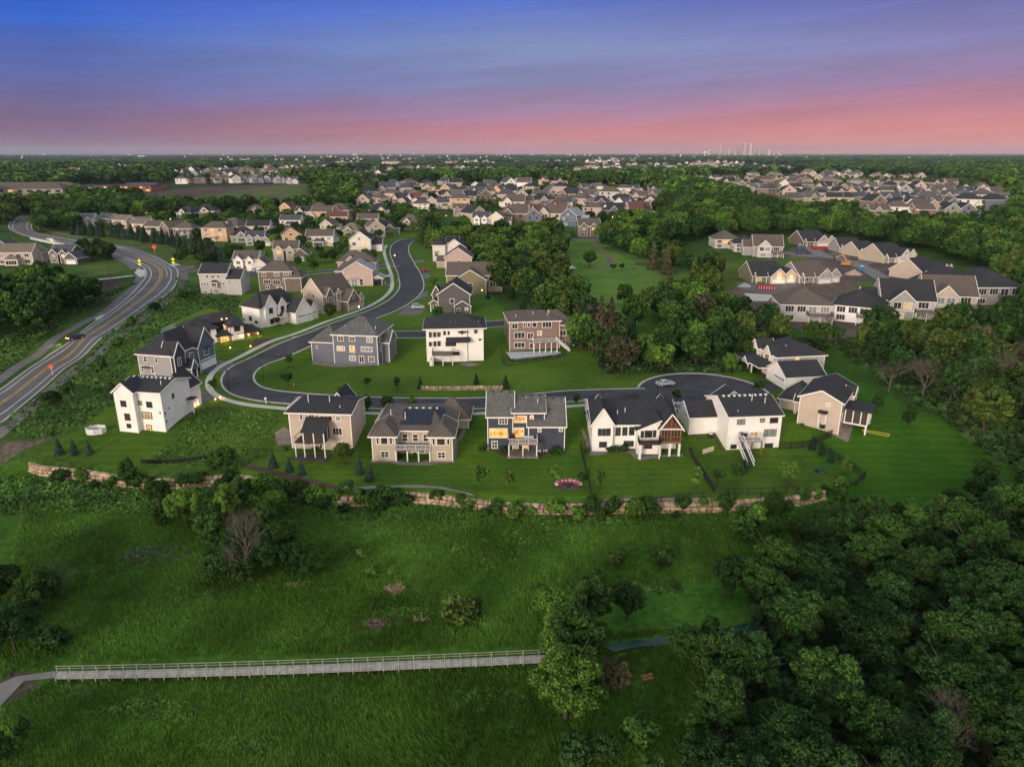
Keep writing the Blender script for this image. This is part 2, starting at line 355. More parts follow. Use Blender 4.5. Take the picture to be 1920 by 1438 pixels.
k4 = M2('MULTIPLY', M2('SUBTRACT', wv.outputs[0], .5), M2('MULTIPLY', at_.outputs['Alpha'], .16))
kk = M2('MAXIMUM', M2('ADD', M2('ADD', 1, k1), M2('ADD', k2, M2('ADD', k3, k4))), .25)
vs = N('ShaderNodeVectorMath', operation='SCALE'); L(at_.outputs['Color'], vs.inputs[0]); L(kk, vs.inputs['Scale'])
tint = mixc(M2('MULTIPLY', M2('SUBTRACT', na.outputs[0], .42, clamp=True), 2.2, clamp=True), vs.outputs[0], (1.35, .95, .8, 1), 'MULTIPLY')
L(tint, b.inputs['Base Color'])
bp = N('ShaderNodeBump'); bp.inputs['Strength'].default_value = .5; bp.inputs['Distance'].default_value = .25; L(nb.outputs[0], bp.inputs['Height']); L(bp.outputs[0], b.inputs['Normal'])
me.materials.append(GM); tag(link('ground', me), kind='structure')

# ------------------------------------------------------------------ roads and paths as draped strips
def cat(P, n):
    P = np.array(P, float); out = []
    Q = np.vstack([2*P[0]-P[1], P, 2*P[-1]-P[-2]])
    for i in range(1, len(Q)-2):
        for t in np.linspace(0, 1, 12, endpoint=False):
            a, b_, c, d = Q[i-1], Q[i], Q[i+1], Q[i+2]
            out.append(.5*((2*b_)+(-a+c)*t+(2*a-5*b_+4*c-d)*t*t+(-a+3*b_-3*c+d)*t**3))
    out.append(Q[-2]); out = np.array(out)
    s = np.r_[0, np.cumsum(np.linalg.norm(np.diff(out, axis=0), axis=1))]; u = np.linspace(0, s[-1], n)
    return np.stack([np.interp(u, s, out[:, k]) for k in range(out.shape[1])], -1)
def w2(pts): return np.array([tuple(at(*p))[:2] for p in pts])
def strip2(A, B, name, m, dz, t0=0., t1=1., nc=2, parent=None, thick=0., kind=True, dash=None):
    """A, B: matching world polylines; the band between fractions t0..t1"""
    mb = MB(); n = len(A); ts = np.linspace(t0, t1, nc)
    rows = []
    for i in range(n):
        row = []
        for t in ts:
            p = A[i]*(1-t)+B[i]*t; row.append((p[0], p[1], float(ter(p[0], p[1]))+dz))
        rows.append(row)
    for i in range(n-1):
        if dash and (i//dash) % 2: continue
        for j in range(nc-1):
            mb.face([rows[i][j], rows[i][j+1], rows[i+1][j+1], rows[i+1][j]])
            if thick:
                for (p, q) in ((rows[i][0], rows[i+1][0]), (rows[i][-1], rows[i+1][-1])):
                    mb.face([p, q, (q[0], q[1], q[2]-thick), (p[0], p[1], p[2]-thick)])
    o = mb.build(name, m, parent)
    if kind and parent is None: tag(o, kind='structure')
    return o
def offs(C, d):
    T = np.gradient(C, axis=0); T /= np.linalg.norm(T, axis=1)[:, None]; Nn = np.stack([-T[:, 1], T[:, 0]], -1)
    return C+Nn*(d[:, None] if isinstance(d, np.ndarray) else d)
def band(C, d0, d1, name, m, dz, nc=2, **k): return strip2(offs(C, d0), offs(C, d1), name, m, dz, nc=nc, **k)
def patch(pts, name, m, dz=.05, thick=.0, world=False, z=None, sub=True):
    P = np.array(pts, float) if world else w2(pts); mb = MB()
    import mathutils.geometry as mg
    tri = mg.tessellate_polygon([[Vector((p[0], p[1], 0)) for p in P]])
    V = [tuple(p) for p in P]; T = [list(t) for t in tri]
    tris = [[np.array(V[i]) for i in t] for t in T]
    for _ in range(3 if sub else 0):
        nt_ = []
        for a, b_, c in tris:
            if max(np.linalg.norm(a-b_), np.linalg.norm(b_-c), np.linalg.norm(a-c)) < 2.2: nt_.append([a, b_, c]); continue
            x, y, w = (a+b_)/2, (b_+c)/2, (a+c)/2; nt_ += [[a, x, w], [x, b_, y], [w, y, c], [x, y, w]]
        tris = nt_
    for t in tris: mb.face([(q[0], q[1], (float(ter(q[0], q[1])) if z is None else z)+dz) for q in t])
    return tag(mb.build(name, m), kind='structure')
ASPH = mat('asphalt_dark', (.042, .042, .049), .85, .32, .22, .2); ASPH2 = mat('asphalt_worn', (.105, .098, .096), .9, .20, .12, .2)
CURB = mat('curb_concrete', (.36, .345, .335), .9, .12, .8); WALK = mat('sidewalk', (.44, .42, .40), .9, .10, .4); BIKE = mat('path_asphalt', (.115, .108, .108), .9, .15, .3)
PW = mat('paint_white', (.62, .62, .62), .7, .15, 2); PY = mat('paint_yellow', (.55, .30, .07), .7, .2, 2)
# the highway
HL = w2([(-70,775),(0,732),(41.7,701.7),(89,669.7),(133.5,639),(172.4,608.5),(211,582),(242,557),(265.6,532),(275,516.7),(273,505),(263,497),(246.7,489),(213,476),(173,465.5),(133,458),(83,450),(43,441),(20,430),(18,421),(26,411),(40,405)])
HR = w2([(-70,842),(0,793.4),(41.7,758.7),(83.4,724),(125,687.8),(167,655.8),(211,621),(250,594.6),(281,572.4),(306,555.7),(324,539),(332,520),(328,503),(300,488),(273,476.7),(233,465),(187,456.7),(140,450),(100,443),(66.7,436),(58,425),(64,405)])
HA, HB = cat(HL, 300), cat(HR, 300)
strip2(HA, HB, 'highway', ASPH2, .07, nc=9)
strip2(HA, HB, 'highway_curb', CURB, .10, -.045, .0, thick=.1); strip2(HA, HB, 'highway_curb', CURB, .10, 1., 1.045, thick=.1)
strip2(HA, HB, 'edge_line', PW, .09, .14, .16); strip2(HA, HB, 'edge_line', PW, .09, .80, .82)
strip2(HA[:150], HB[:150], 'centre_line', PY, .09, .430, .450); strip2(HA[:150], HB[:150], 'centre_line', PY, .09, .495, .515)
strip2(HA[190:], HB[190:], 'centre_line', PY, .09, .45, .47, dash=3)
mb = MB()
for i in list(range(2, 60, 5))+list(range(96, 146, 4)):
    w = .0 if i < 90 else .06*math.sin((i-96)/50*math.pi)
    a = HA[i]*(1-.43)+HB[i]*.43; c = HA[i+1]*(1-.52-w)+HB[i+1]*(.52+w); d_ = (HA[i+1]-HA[i])*.22
    q = [a, a+d_, c+d_, c]; mb.face([(p[0], p[1], float(ter(*p))+.094) for p in q])
tag(mb.build('hatching', PY), kind='structure')
strip2(HA[96:150], HB[96:150], 'turn_lane_line', PW, .094, .66, .675)
mb = MB()  # crosswalk bars over the far side of the junction
for t in np.linspace(.03, .97, 10):
    a = HA[161]*(1-t)+HB[161]*t; c = HA[161]*(1-t-.05)+HB[161]*(t+.05); f_ = HA[163]-HA[161]
    mb.face([(p[0], p[1], float(ter(*p))+.096) for p in (a, c, c+f_, a+f_)])
tag(mb.build('crosswalk', PW), kind='structure')
patch([(325,500),(363,497.5),(368,503),(350,508),(330,512)], 'side_road', ASPH2, .085)
patch([(330,513),(350,509),(372,505),(378,508),(352,513),(345,514)], 'path', BIKE, .075)
for pts, wd_ in (([(-60,985),(0,945),(160,830),(320,715),(560,560),(700,490),(820,390),(900,320),(940,262),(935,235)], 3.0), ([(-60,1350),(0,1310),(150,1180),(330,1025),(520,865),(700,735),(860,615),(1010,492),(1130,412),(1205,335),(1238,270),(1240,222)], 3.0)):
    band(cat(w2([(x/3.596, 450+y/3.596) for x, y in pts]), 120), -wd_/2, wd_/2, 'path', BIKE, .06)
band(cat(w2([(314,497),(290,482),(250,466),(210,458),(150,446),(90,432),(70,418)]), 80), -1.5, 1.5, 'path', BIKE, .06)
band(cat(w2([(250,517),(200,523),(150,527)]), 30), -1.2, 1.2, 'path', WALK, .06)
band(cat(w2([(255,505),(240,492),(215,482),(190,473)]), 40), -2.2, 2.2, 'path', BIKE, .06)
patch([(252,512),(258,504),(272,507),(272,518),(262,520)], 'corner_pavement', WALK, .08)
patch([(316,497),(330,494),(340,497),(322,500)], 'corner_pavement', WALK, .08)
patch([(177,597),(195,590),(190,598),(180,600)], 'pavement_ramp', WALK, .09)
# the residential street
SC = cat(w2([(775,448.5),(764,451),(752,459),(749,473.4),(757,493),(768,515.6),(772,538),(761,556),(737,573),(704,588),(653,606),(583,634),(527,659),(479,680),(452,697),(446,715),(460,731),(495,741),(560,748),(640,753),(720,756.5),(800,757.5),(900,756.5),(1000,749),(1080,742.5),(1180,739.5),(1260,738)]), 420)
HWD = np.interp(SC[:, 1], [165, 200, 300], [3.5, 4.0, 4.7]); HWD[-30:] = 3.6
band(SC, -HWD, HWD, 'street', ASPH, .08, nc=5)
band(SC[:-6], HWD[:-6], HWD[:-6]+.5, 'kerb', CURB, .15, thick=.12); band(SC[:-14], -HWD[:-14]-.5, -HWD[:-14], 'kerb', CURB, .15, thick=.12)
sidew = SC[30:]
band(sidew, -HWD[30:]-4.0, -HWD[30:]-2.5, 'pavement', WALK, .15, thick=.1)
mb = MB()
for i in (60, 118, 171, 230, 275, 322, 371, 401):
    q_ = SC[i]+np.array([1.1, .5]); mb.face([(q_[0]+.4*math.cos(a), q_[1]+.4*math.sin(a), float(ter(*q_))+.10) for a in np.linspace(0, 6.283, 13)[:-1]])
tag(mb.build('manhole_covers', mat('manhole_iron', (.12, .11, .11), .6)), kind='structure')
cc = at(1318, 736); ang = np.linspace(0, 2*math.pi, 49); disc = np.stack([cc.x+15.0*np.cos(ang), cc.y+13.5*np.sin(ang)], -1)
patch(disc[:-1], 'cul_de_sac', ASPH, .088, world=True)
d2 = np.stack([cc.x+15.7*np.cos(ang), cc.y+14.2*np.sin(ang)], -1); k = [i for i in range(49) if not (170 < math.degrees(ang[i]) < 212)]
dd1, dd2 = disc[[i for i in k if i <= 23]], d2[[i for i in k if i <= 23]]
strip2(dd1, dd2, 'kerb', CURB, .14, thick=.12)
k3_ = [i for i in range(30, 49)]; strip2(disc[k3_], d2[k3_], 'kerb', CURB, .14, thick=.12)
def sroad(pts, w, name='side_street'):
    C = cat(w2(pts), 70); band(C, -w/2, w/2, name, ASPH, .076, nc=3); band(C, w/2, w/2+.5, 'kerb', CURB, .12, thick=.1); band(C, -w/2-.5, -w/2, 'kerb', CURB, .12, thick=.1)
sroad([(706,628),(760,627.5),(800,627),(850,620),(905,610),(950,606),(1010,600)], 7.5)
sroad([(742,497),(715,500),(690,503),(640,507),(568,513),(520,516)], 6.5)
sroad([(1060,450),(1085,448.5),(1122,449)], 7)
for pts in ([(1500,446),(1540,478),(1580,487),(1625,505),(1672,534),(1700,560)], [(1540,478),(1510,480),(1450,470)]):
    C = cat(w2(pts), 60); band(C, -3.6, 3.6, 'new_street', mat('asphalt_pale', (.16, .155, .155), .9, .15, .3), .07, nc=3)
band(cat(w2([(1105,452),(1120,462),(1140,480),(1144,492),(1132,500),(1115,503)]), 40), -1.6, 1.6, 'dirt_track', mat('dirt', (.13, .10, .075), .95, .3, .5), .06)
# driveways and patios
DARK, PALE = ASPH, CONC
for m_, pts in [(PALE,[(547,632),(577,628),(640,640),(615,652),(590,650)]),(BIKE,[(395,676),(418,676),(440,681),(428,699),(383,697)]),(BIKE,[(352,738),(395,734),(408,738),(402,747),(370,760),(357,757)]),
  (MULCH,[(478,637),(508,635),(505,650),(470,650)]),(ASPH,[(655,575),(675,567),(700,577),(678,587)]),(PALE,[(690,517),(735,515),(740,518),(700,523)]),(BIKE,[(700,527),(736,532),(732,536),(700,535)]),
  (BIKE,[(765,572),(800,578),(790,590),(745,592)]),(BIKE,[(775,558),(802,545),(802,556),(783,562)]),(BIKE,[(772,520),(800,511),(812,520),(785,527)]),(BIKE,[(770,490),(795,487),(795,492),(770,495)]),
  (ASPH,[(1395,716),(1430,712),(1470,728),(1445,735),(1405,730)]),(ASPH,[(462,513),(480,506),(500,505),(503,516),(470,520)]),(CONCD,[(515,812),(533,800),(552,812),(552,832),(520,836)]),
  (CONCD,[(1545,808),(1565,780),(1600,800),(1590,830)]),(BIKE,[(1440,521),(1480,520),(1500,540),(1450,552),(1395,545),(1380,530)]),(PALE,[(1395,550),(1450,553),(1440,565),(1405,565)]),
  (ASPH,[(1655,510),(1690,503),(1720,512),(1700,525),(1672,522)]),(BIKE,[(1550,475),(1580,470),(1600,478),(1590,485)]),(CONCD,[(882,680),(900,684),(880,688),(860,683)]),(BIKE,[(1590,490),(1640,484),(1650,492),(1620,500)])]:
    patch(pts, 'driveway' if m_ in (PALE, BIKE, ASPH) else 'patio', m_, .05)
patch([(1130,1214),(1180,1204),(1230,1200),(1290,1188),(1340,1184),(1400,1172),(1470,1160),(1475,1168),(1410,1184),(1350,1194),(1300,1199),(1245,1213),(1195,1217),(1150,1226)], 'creek_water', mat('creek', (.010, .042, .030), .3, .5, .5, spec=.35), .35, sub=True)
patch([(1740,1102),(1800,1100),(1920,1106),(1960,1112),(1960,1122),(1850,1118),(1760,1112)], 'creek_water', bpy.data.materials['creek'], .35)
patch([(300,618),(320,608),(350,603),(388,602),(395,610),(370,625),(330,640),(305,640)], 'pond_water', mat('pond_scum', (.12, .17, .075), .6, .25, .2), .05)
patch([(200,725),(222,722),(228,745),(222,760),(205,745)], 'ditch_water', mat('ditch', (.07, .085, .10), .15, .5, 1.5), .02)
patch([(0,1282),(30,1268),(105,1258),(103,1271),(45,1277),(0,1325),(-40,1350),(-40,1300)], 'path', mat('path_concrete', (.19, .18, .17), .9, .15, .5), .06)
patch([(640,915),(700,911),(780,909),(830,913),(880,925),(890,933),(860,929),(810,921),(750,918),(640,921)], 'gravel_strip', GRAVEL, .05)
patch([(1110,936),(1330,933),(1335,940),(1120,943)], 'gravel_strip', GRAVEL, .05)
patch([(450,868),(490,876),(560,893),(600,903),(640,913),(640,919),(590,911),(520,893),(470,881)], 'gravel_strip', MULCH, .05)
# ------------------------------------------------------------------ houses
def roof_on(mb, tr, wl, x0, y0, x1, y1, z, h, axis='x', in0=0., in1=0., ov=.5, tm=0, wm=0):
    """roof over a rectangle; in0/in1: how far the ridge ends stand in from the ends (0 = gable)"""
    if axis == 'y':   # work in swapped axes
        sw = lambda p: (p[1], p[0], p[2]); X0, X1, Y0, Y1 = y0, y1, x0, x1
    else:
        sw = lambda p: p; X0, X1, Y0, Y1 = x0, x1, y0, y1
    ym = (Y0+Y1)/2; half = (Y1-Y0)/2; sl = h/half
    g0, g1 = in0 <= 0, in1 <= 0
    ox0 = ov if not g0 else ov*.7; ox1 = ov if not g1 else ov*.7
    zw = z; z = z+sl*ov*.8; ze = z-sl*ov
    A = [(X0-ox0, Y0-ov, ze), (X1+ox1, Y0-ov, ze), (X1+ox1, Y1+ov, ze), (X0-ox0, Y1+ov, ze)]
    r0 = (X0-ox0 if g0 else X0+in0, ym, z+h); r1 = (X1+ox1 if g1 else X1-in1, ym, z+h)
    t = .16; dn = lambda p: (p[0], p[1], p[2]-t)
    F = [[A[0], A[1], r1, r0], [A[2], A[3], r0, r1]]
    if not g0: F.append([A[3], A[0], r0])
    if not g1: F.append([A[1], A[2], r1])
    for f in F:
        mb.face([sw(p) for p in f], tm); mb.face([sw(dn(p)) for p in reversed(f)], tm)
    # fascia and rake boards
    edges = [(A[0], A[1]), (A[2], A[3])]
    edges += [(A[3], r0), (r0, A[0])] if g0 else [(A[3], A[0])]
    edges += [(A[1], r1), (r1, A[2])] if g1 else [(A[1], A[2])]
    for p, q in edges: tr.bar(sw((p[0], p[1], p[2]-.13)), sw((q[0], q[1], q[2]-.13)), .12, .24)
    # gable walls
    for g, xx in ((g0, X0), (g1, X1)):
        if g: wl.face([sw((xx, Y0, zw-.02)), sw((xx, Y1, zw-.02)), sw((xx, Y1, z-.12)), sw((xx, ym, z+h-.12)), sw((xx, Y0, z-.12))], wm)
def house_light(hh, x, y, z, en, c=(1, .55, .22)):
    l = bpy.data.lights.new('wall_light', 'POINT'); l.energy = en; l.color = c; l.shadow_soft_size = .25; lo = bpy.data.objects.new('wall_light', l); COL.objects.link(lo); lo.parent = hh.root; lo.location = (x, y, z)
class House:
    def __init__(s, label, P0, E0=None, E1=None, P1=None, rot=None, zb=None, wall='white', roof='char', trim=TRIM, cat='house', name='house', group=None, world=None):
        if world is not None: o = Vector(world)
        else: o = at(*P0) if zb is None else at(P0[0], P0[1], zb)
        s.o = o; s.h = 6.; s.W = 12.
        if E0: s.h = s.hz(E0, o); s.up = .5
        if E1 is not None:
            e = flat(E1[0], E1[1], o.z+s.h); d = e[:2]-np.array(o[:2]); s.W = float(np.linalg.norm(d)); rot = math.degrees(math.atan2(d[1], d[0])) if rot is None else rot
        elif P1 is not None:
            e = np.array(at(*P1)); d = e[:2]-np.array(o[:2]); s.W = float(np.linalg.norm(d)); rot = math.degrees(math.atan2(d[1], d[0])) if rot is None else rot
        s.h += .5 if E0 else 0
        s.a = R(rot or 0); s.ca, s.sa = math.cos(s.a), math.sin(s.a)
        s.root = tag(empty(name, o, s.a), label, cat, group)
        s.wl = MB(); s.rf = MB(); s.tr = MB(); s.wms = [W_[wall]]; s.rms = [R_[roof]]; s.trm = trim; s.lit = None
    def hz(s, E, o):
        d = ray(*E); t = o.y/d[1] if abs(d[1]) > 0 else 0; return CH+d[2]*t-o.z
    def loc(s, px, py, face='f', off=0.):
        """picture point on one of the walls -> (distance along the wall, height)"""
        d = ray(px, py); dl = Vector((d[0]*s.ca+d[1]*s.sa, -d[0]*s.sa+d[1]*s.ca, d[2]))
        c = Vector((0, 0, CH))-s.o; cl = Vector((c.x*s.ca+c.y*s.sa, -c.x*s.sa+c.y*s.ca, c.z))
        k = 1 if face in 'fb' else 0
        t = (off-cl[k])/dl[k]; p = cl+dl*t
        return (p.x, p.z) if k else (p.y, p.z)
    def rh(s, T, px, py, off, z, half, ov=.5):
        return (s.loc(*T(px, py), 'f', off)[1]-z)/(1+ov*.8/half)
    def wm(s, w):
        m = W_[w]
        if m not in s.wms: s.wms.append(m)
        return s.wms.index(m)
    def rm(s, r):
        m = R_[r]
        if m not in s.rms: s.rms.append(m)
        return s.rms.index(m)
    def vol(s, x0, y0, x1, y1, z1, h=3., axis='x', in0=0., in1=0., z0=-1.5, ov=.5, wall=None, roof=None, corners=True, noroof=False):
        w = s.wm(wall) if wall else 0; r = s.rm(roof) if roof else 0
        s.wl.box(x0, y0, z0, x1, y1, z1, w)
        if not noroof: roof_on(s.rf, s.tr, s.wl, x0, y0, x1, y1, z1, h, axis, in0, in1, ov, r, w)
        if corners:
            for x, y in ((x0, y0), (x1, y0), (x0, y1), (x1, y1)):
                s.tr.box(x-.05-.06*(x > x0)-.0, y-.05, z0, x+.05+.06*(x < x1), y+.05, z1-.14)
    def win(s, face, off, x0, z0, x1, z1, nx=2, ny=1, pane=None, frame=None, name='window', fw=.13, ps=None):
        """a framed window standing 6 cm proud of the wall, its pane a sub-part"""
        fr = MB(); pn = MB(); out = -1 if face in 'fl' else 1
        def P(u, v, d):
            d = off+out*d
            return (u, d, v) if face in 'fb' else (d, u, v)
        def bx(m_, a, b_, c, d_, e0, e1):
            p, q = P(a, c, e0), P(b_, d_, e1); m_.box(min(p[0], q[0]), min(p[1], q[1]), min(p[2], q[2]), max(p[0], q[0]), max(p[1], q[1]), max(p[2], q[2]))
        if x1 < x0: x0, x1 = x1, x0
        if z1 < z0: z0, z1 = z1, z0
        bx(fr, x0-fw, x1+fw, z1, z1+fw*1.2, .0, .08); bx(fr, x0-fw, x1+fw, z0-fw, z0, .0, .08)
        bx(fr, x0-fw, x0, z0, z1, 0, .078); bx(fr, x1, x1+fw, z0, z1, 0, .078)
        for i in range(1, nx): u = x0+(x1-x0)*i/nx; bx(fr, u-.04, u+.04, z0, z1, .0, .07)
        for i in range(1, ny): v = z0+(z1-z0)*i/ny; bx(fr, x0, x1, v-.035, v+.035, .0, .066)
        bx(pn, x0, x1, z0, z1, .01, .04)
        fo = fr.build(name, frame or s.trm, s.root); pn.build('pane', pane or GLASS, fo); return fo
    def wpx(s, face, off, T, a, b_, c, d_, nx=2, ny=1, **k):
        """window from its corners as read from the picture"""
        p = T(a, b_); q = T(c, d_); u0, v0 = s.loc(p[0], p[1], face, off); u1, v1 = s.loc(q[0], q[1], face, off)
        um, vm = (u0+u1)/2, (v0+v1)/2
        return s.win(face, off, um-abs(u1-u0)/2+.05, vm-abs(v1-v0)/2+.05, um+abs(u1-u0)/2-.05, vm+abs(v1-v0)/2-.05, nx, ny, **k)
    def part(s, name, mb, m, label=None):
        o = mb.build(name, m, s.root)
        if label: o['label'] = label
        return o
    def box(s, name, m, *a, label=None):
        mb = MB(); mb.box(*a); return s.part(name, mb, m, label)
    def garage(s, face, off, x0, x1, z0=0.05, h=2.2, m=None, glass=True):
        """panelled overhead door with a row of lights"""
        mb = MB(); out = -1 if face in 'fl' else 1
        def bx(m_, a, b_, c, d_, e0, e1):
            e0, e1 = sorted((off+out*e0, off+out*e1))
            m_.box(a, e0, c, b_, e1, d_) if face in 'fb' else m_.box(e0, a, c, e1, b_, d_)
        for i in range(4): bx(mb, x0, x1, z0+h*i/4+.015, z0+h*(i+1)/4-.015, 0, .05)
        for a in (x0-.12, x1): bx(mb, a, a+.12, z0, z0+h+.12, 0, .08)
        bx(mb, x0-.12, x1+.12, z0+h+.003, z0+h+.15, .002, .083)
        o = s.part('garage_door', mb, m or GAR)
        if glass:
            g = MB(); n = max(3, int((x1-x0)/.7))
            for i in range(n): a = x0+(x1-x0)*(i+.12)/n; bx(g, a, a+(x1-x0)/n*.76, z0+h*.8, z0+h*.95, .02, .06)
            g.build('pane', GLASS, o)
    def deck(s, x0, y0, x1, y1, z, rail='f', post=METW, floor=DECK, railm=METW, posts=2, zg=0., open_=True):
        mb = MB(); mb.box(x0, y0, z-.25, x1, y1, z); s.part('deck', mb, floor)
        for i in range(posts):
            x = x0+.12+(x1-x0-.24)*i/max(1, posts-1); s.box('post', post, x-.11, y0+.05, zg-1., x+.11, y0+.27, z-.25)
        if rail:
            mb = MB()
            segs = [((x0, y0), (x1, y0)), ((x0, y0), (x0, y1)), ((x1, y0), (x1, y1))]
            for (a, c), (b_, d_) in segs:
                mb.bar((a, c, z+.98), (b_, d_, z+.98), .09, .07); mb.bar((a, c, z+.12), (b_, d_, z+.12), .05, .05)
                n = max(1, int(math.hypot(b_-a, d_-c)/.28))
                for i in range(n+1):
                    t = i/n; x, y = a+(b_-a)*t, c+(d_-c)*t; w = .04 if i % 7 else .09
                    mb.bar((x, y, z), (x, y, z+.98), w, w)
            s.part('railing', mb, railm)
    def vents(s, pts, m=METW, h=.7):
        for x, y, z in pts:
            z -= .75; mb = MB(); mb.tube([(x, y, z-1.2), (x, y, z+h)], .075); s.part('vent_pipe', mb, m)
    def ridgevents(s, x0, x1, y, z, n, m=METD):
        z += .25
        for i in range(n):
            x = x0+(x1-x0)*i/max(1, n-1); s.box('roof_vent', m, x-.22, y-.5, z-.35, x+.22, y-.1, z+.02)
    def done(s):
        if s.wl.f: s.wo = s.wl.build('wall', s.wms, s.root)
        if s.rf.f: s.ro = s.rf.build('roof', s.rms, s.root)
        if s.tr.f: s.to = s.tr.build('trim', s.trm, s.root)
        return s.root
Z4 = lambda x, y: (x/3.596, 450+y/3.596)
Z5 = lambda x, y: (480+x/4.571, 700+y/4.571)
Z6 = lambda x, y: (860+x/4.571, 700+y/4.571)
Z7 = lambda x, y: (1250+x/4.267, 640+y/4.267)
Z8 = lambda x, y: (400+x/3.556, 420+y/3.556)
ZC = lambda x, y: (900+x/3.2, 400+y/3.2)
ZA = lambda x, y: (200+x/5.99, 580+y/5.99)
ZN = lambda x, y: (430+x/6.62, 460+y/6.62)
ZL = lambda x, y: (1320+x/6.4, 420+y/6.4)
ZR = lambda x, y: (1600+x/6.4, 420+y/6.4)

# A white three-storey house at the left
H = House('tall white three storey house with red curtains beside the white garden enclosure', ZA(155,1368), rot=-9, wall='white', roof='char')
H.h = 8.7; W = 9.6
hA = H.rh(ZA, 480, 757, 6.1, H.h, 4.9); H.vol(0, 1.2, W, 11, H.h, hA); H.vol(0, 0, W*.44, 5, H.h, 1.8, axis='y', in0=0, in1=0, ov=.4)
for a in ((155,1028,222,1092,2,2),(227,1288,276,1330,2,1)): H.wpx('f', 0, ZA, *a, frame=TRIMK)
H.wpx('f', 0, ZA, 200,1172,268,1246,2,1, pane=CURT, frame=TRIMK)
for a in ((358,1032,396,1072,1,1),(445,1040,513,1102,2,2)): H.wpx('f', 1.2, ZA, *a, frame=TRIMK, pane=GLASSP if a[4] == 1 else None)
H.wpx('f', 1.2, ZA, 400,1155,512,1228,3,2, frame=TRIMK, pane=LITD); H.wpx('f', 1.2, ZA, 448,1300,512,1375,2,2, frame=TRIMK, pane=LIT, name='patio_door')
for a in ((728,950,758,995),(592,1152,604,1172),(652,1160,664,1178),(694,1100,706,1120),(668,1250,680,1268)):
    H.wpx('r', W, ZA, *a, 1, 1, frame=TRIMK, fw=.06)
H.ridgevents(.8, W-.6, 6.2, H.h+hA-.02, 9, METW); H.vents([(1, 3, H.h+1.2), (W*.62, 5.5, H.h+2.8), (W-1.2, 3.6, H.h+1.7)])
H.vol(W*.3, 10.9, W-.6, 15.5, 6.2, 2.8, axis='y', z0=1)
H.box('porch_roof', R_['char'], W-.1, 9.2, 4.3, W+1.6, 11, 4.5); H.box('porch_post', METW, W+1.3, 9.3, 1.2, W+1.5, 9.5, 4.3)
H.done()
# L dark blue house with two garage doors
H = House('dark blue house with steep front gables and two white garage doors', (266,716), E0=ZA(360,515), E1=ZA(725,540), wall='taupe', roof='char')
W = H.W; h = 7.6
H.wms = [W_['slate']]
H.vol(0, 0, W, 17.5, h, 4.2, axis='y', in0=5.0, in1=4.5, wall='grey')
H.vol(W-3, .3, W+.8, 4.8, h-.3, 3.0, axis='x', in0=0, wall='navy', ov=.3); H.vol(W-4, 9.5, W+1.6, 16.8, h-.2, 4.3, axis='x', wall='blue', ov=.4)
H.vol(W-2, 4.8, W+.4, 9.5, h-1, .8, axis='x', wall='blue', noroof=True); H.vol(W-1, 4.2, W+2.6, 6.8, 3.2, 1.9, axis='x', wall='blue', ov=.3, z0=2.7)
for y in (4.4, 6.7): H.box('porch_post', METW, W+2.3, y-.1, 0, W+2.5, y+.1, 3.2)
H.win('r', W+.8, 1.6, 4.5, 2.9, 6.3, 2, 2); H.win('r', W+.4, 7.2, 4.6, 8.8, 6.2, 3, 1); H.win('r', W+1.6, 12, 4.6, 14, 6.3, 2, 2)
H.win('r', W+.8, 1.3, .9, 2.7, 2.6, 2, 1)
H.garage('r', W+1.6, 9.9, 13.9, z0=1.1, h=2.4); H.garage('r', W+1.6, 14.3, 16.7, z0=1.1, h=2.4)
H.box('shingle_canopy', R_['char'], W+1.6, 11.6, 6.6, W+2.3, 14.4, 6.8)
for a in ((412,520,458,584,1,2),(545,532,580,600,1,1),(385,628,420,702,1,2),(500,632,540,716,1,2)): H.wpx('f', 0, ZA, *a)
H.box('canopy', R_['char'], 1.1, -.8, 4.0, 3.4, .1, 4.2)
H.root.scale = (.97, .90, .97); H.done()
# M modern black house with glowing entry
H = House('low modern house with black roofs and warm glowing entrance lights', ZA(905,455), rot=35, wall='white', roof='char', trim=TRIMK)
H.vol(0, 0, 11, 11, 5.6, 2.0, in0=4.5, in1=4.5, ov=.8); H.vol(8, 4, 20, 14, 6.6, 1.6, in0=4.5, in1=4.5, ov=.8, wall='black', roof='char')
H.vol(15.5, -1.5, 20.5, 4.5, 5.8, .9, in0=2, in1=2, ov=.8); H.vol(19, -.5, 26, 8, 3.2, 1.4, in0=3, in1=3.4, ov=1., wall='umber')
H.vol(11.2, -1., 15.3, 4, 3.2, .9, in0=1.6, in1=1.6, ov=.9, wall='peach')
H.win('f', 0, 7, 3.6, 8.6, 5.1, 2, 1, frame=TRIMK); H.win('f', -1.5, 17, 4, 19, 5.3, 2, 1, frame=TRIMK); H.win('f', -1., 11.7, .5, 14.8, 2.8, 3, 1, frame=TRIMK, pane=LIT); H.win('f', 4, 14.6, .6, 15.6, 5.4, 1, 2, frame=TRIMK, pane=LIT)
H.garage('f', -.5, 19.8, 21.9, m=GARD, glass=False); H.garage('f', -.5, 22.6, 25.4, m=GARD, glass=False)
for x in (19.4, 22.2, 25.7): H.box('wall_lamp', LAMPY, x-.12, -.85, 2.0, x+.12, -.6, 2.4)
for x in (14.2, 16): H.box('roof_lamp', LAMPY, x-.15, 3.3, 7.0, x+.15, 3.5, 7.25)
for x, y, z, en in ((19.4, -1.6, 2.3, 130), (22.2, -1.6, 2.3, 130), (25.7, -1.6, 2.3, 130), (13.2, -2.6, 2.2, 160), (15.2, 3, 8, 60)): house_light(H, x, y, z, en)
H.root.scale = (.76, .9, .95); H.done()
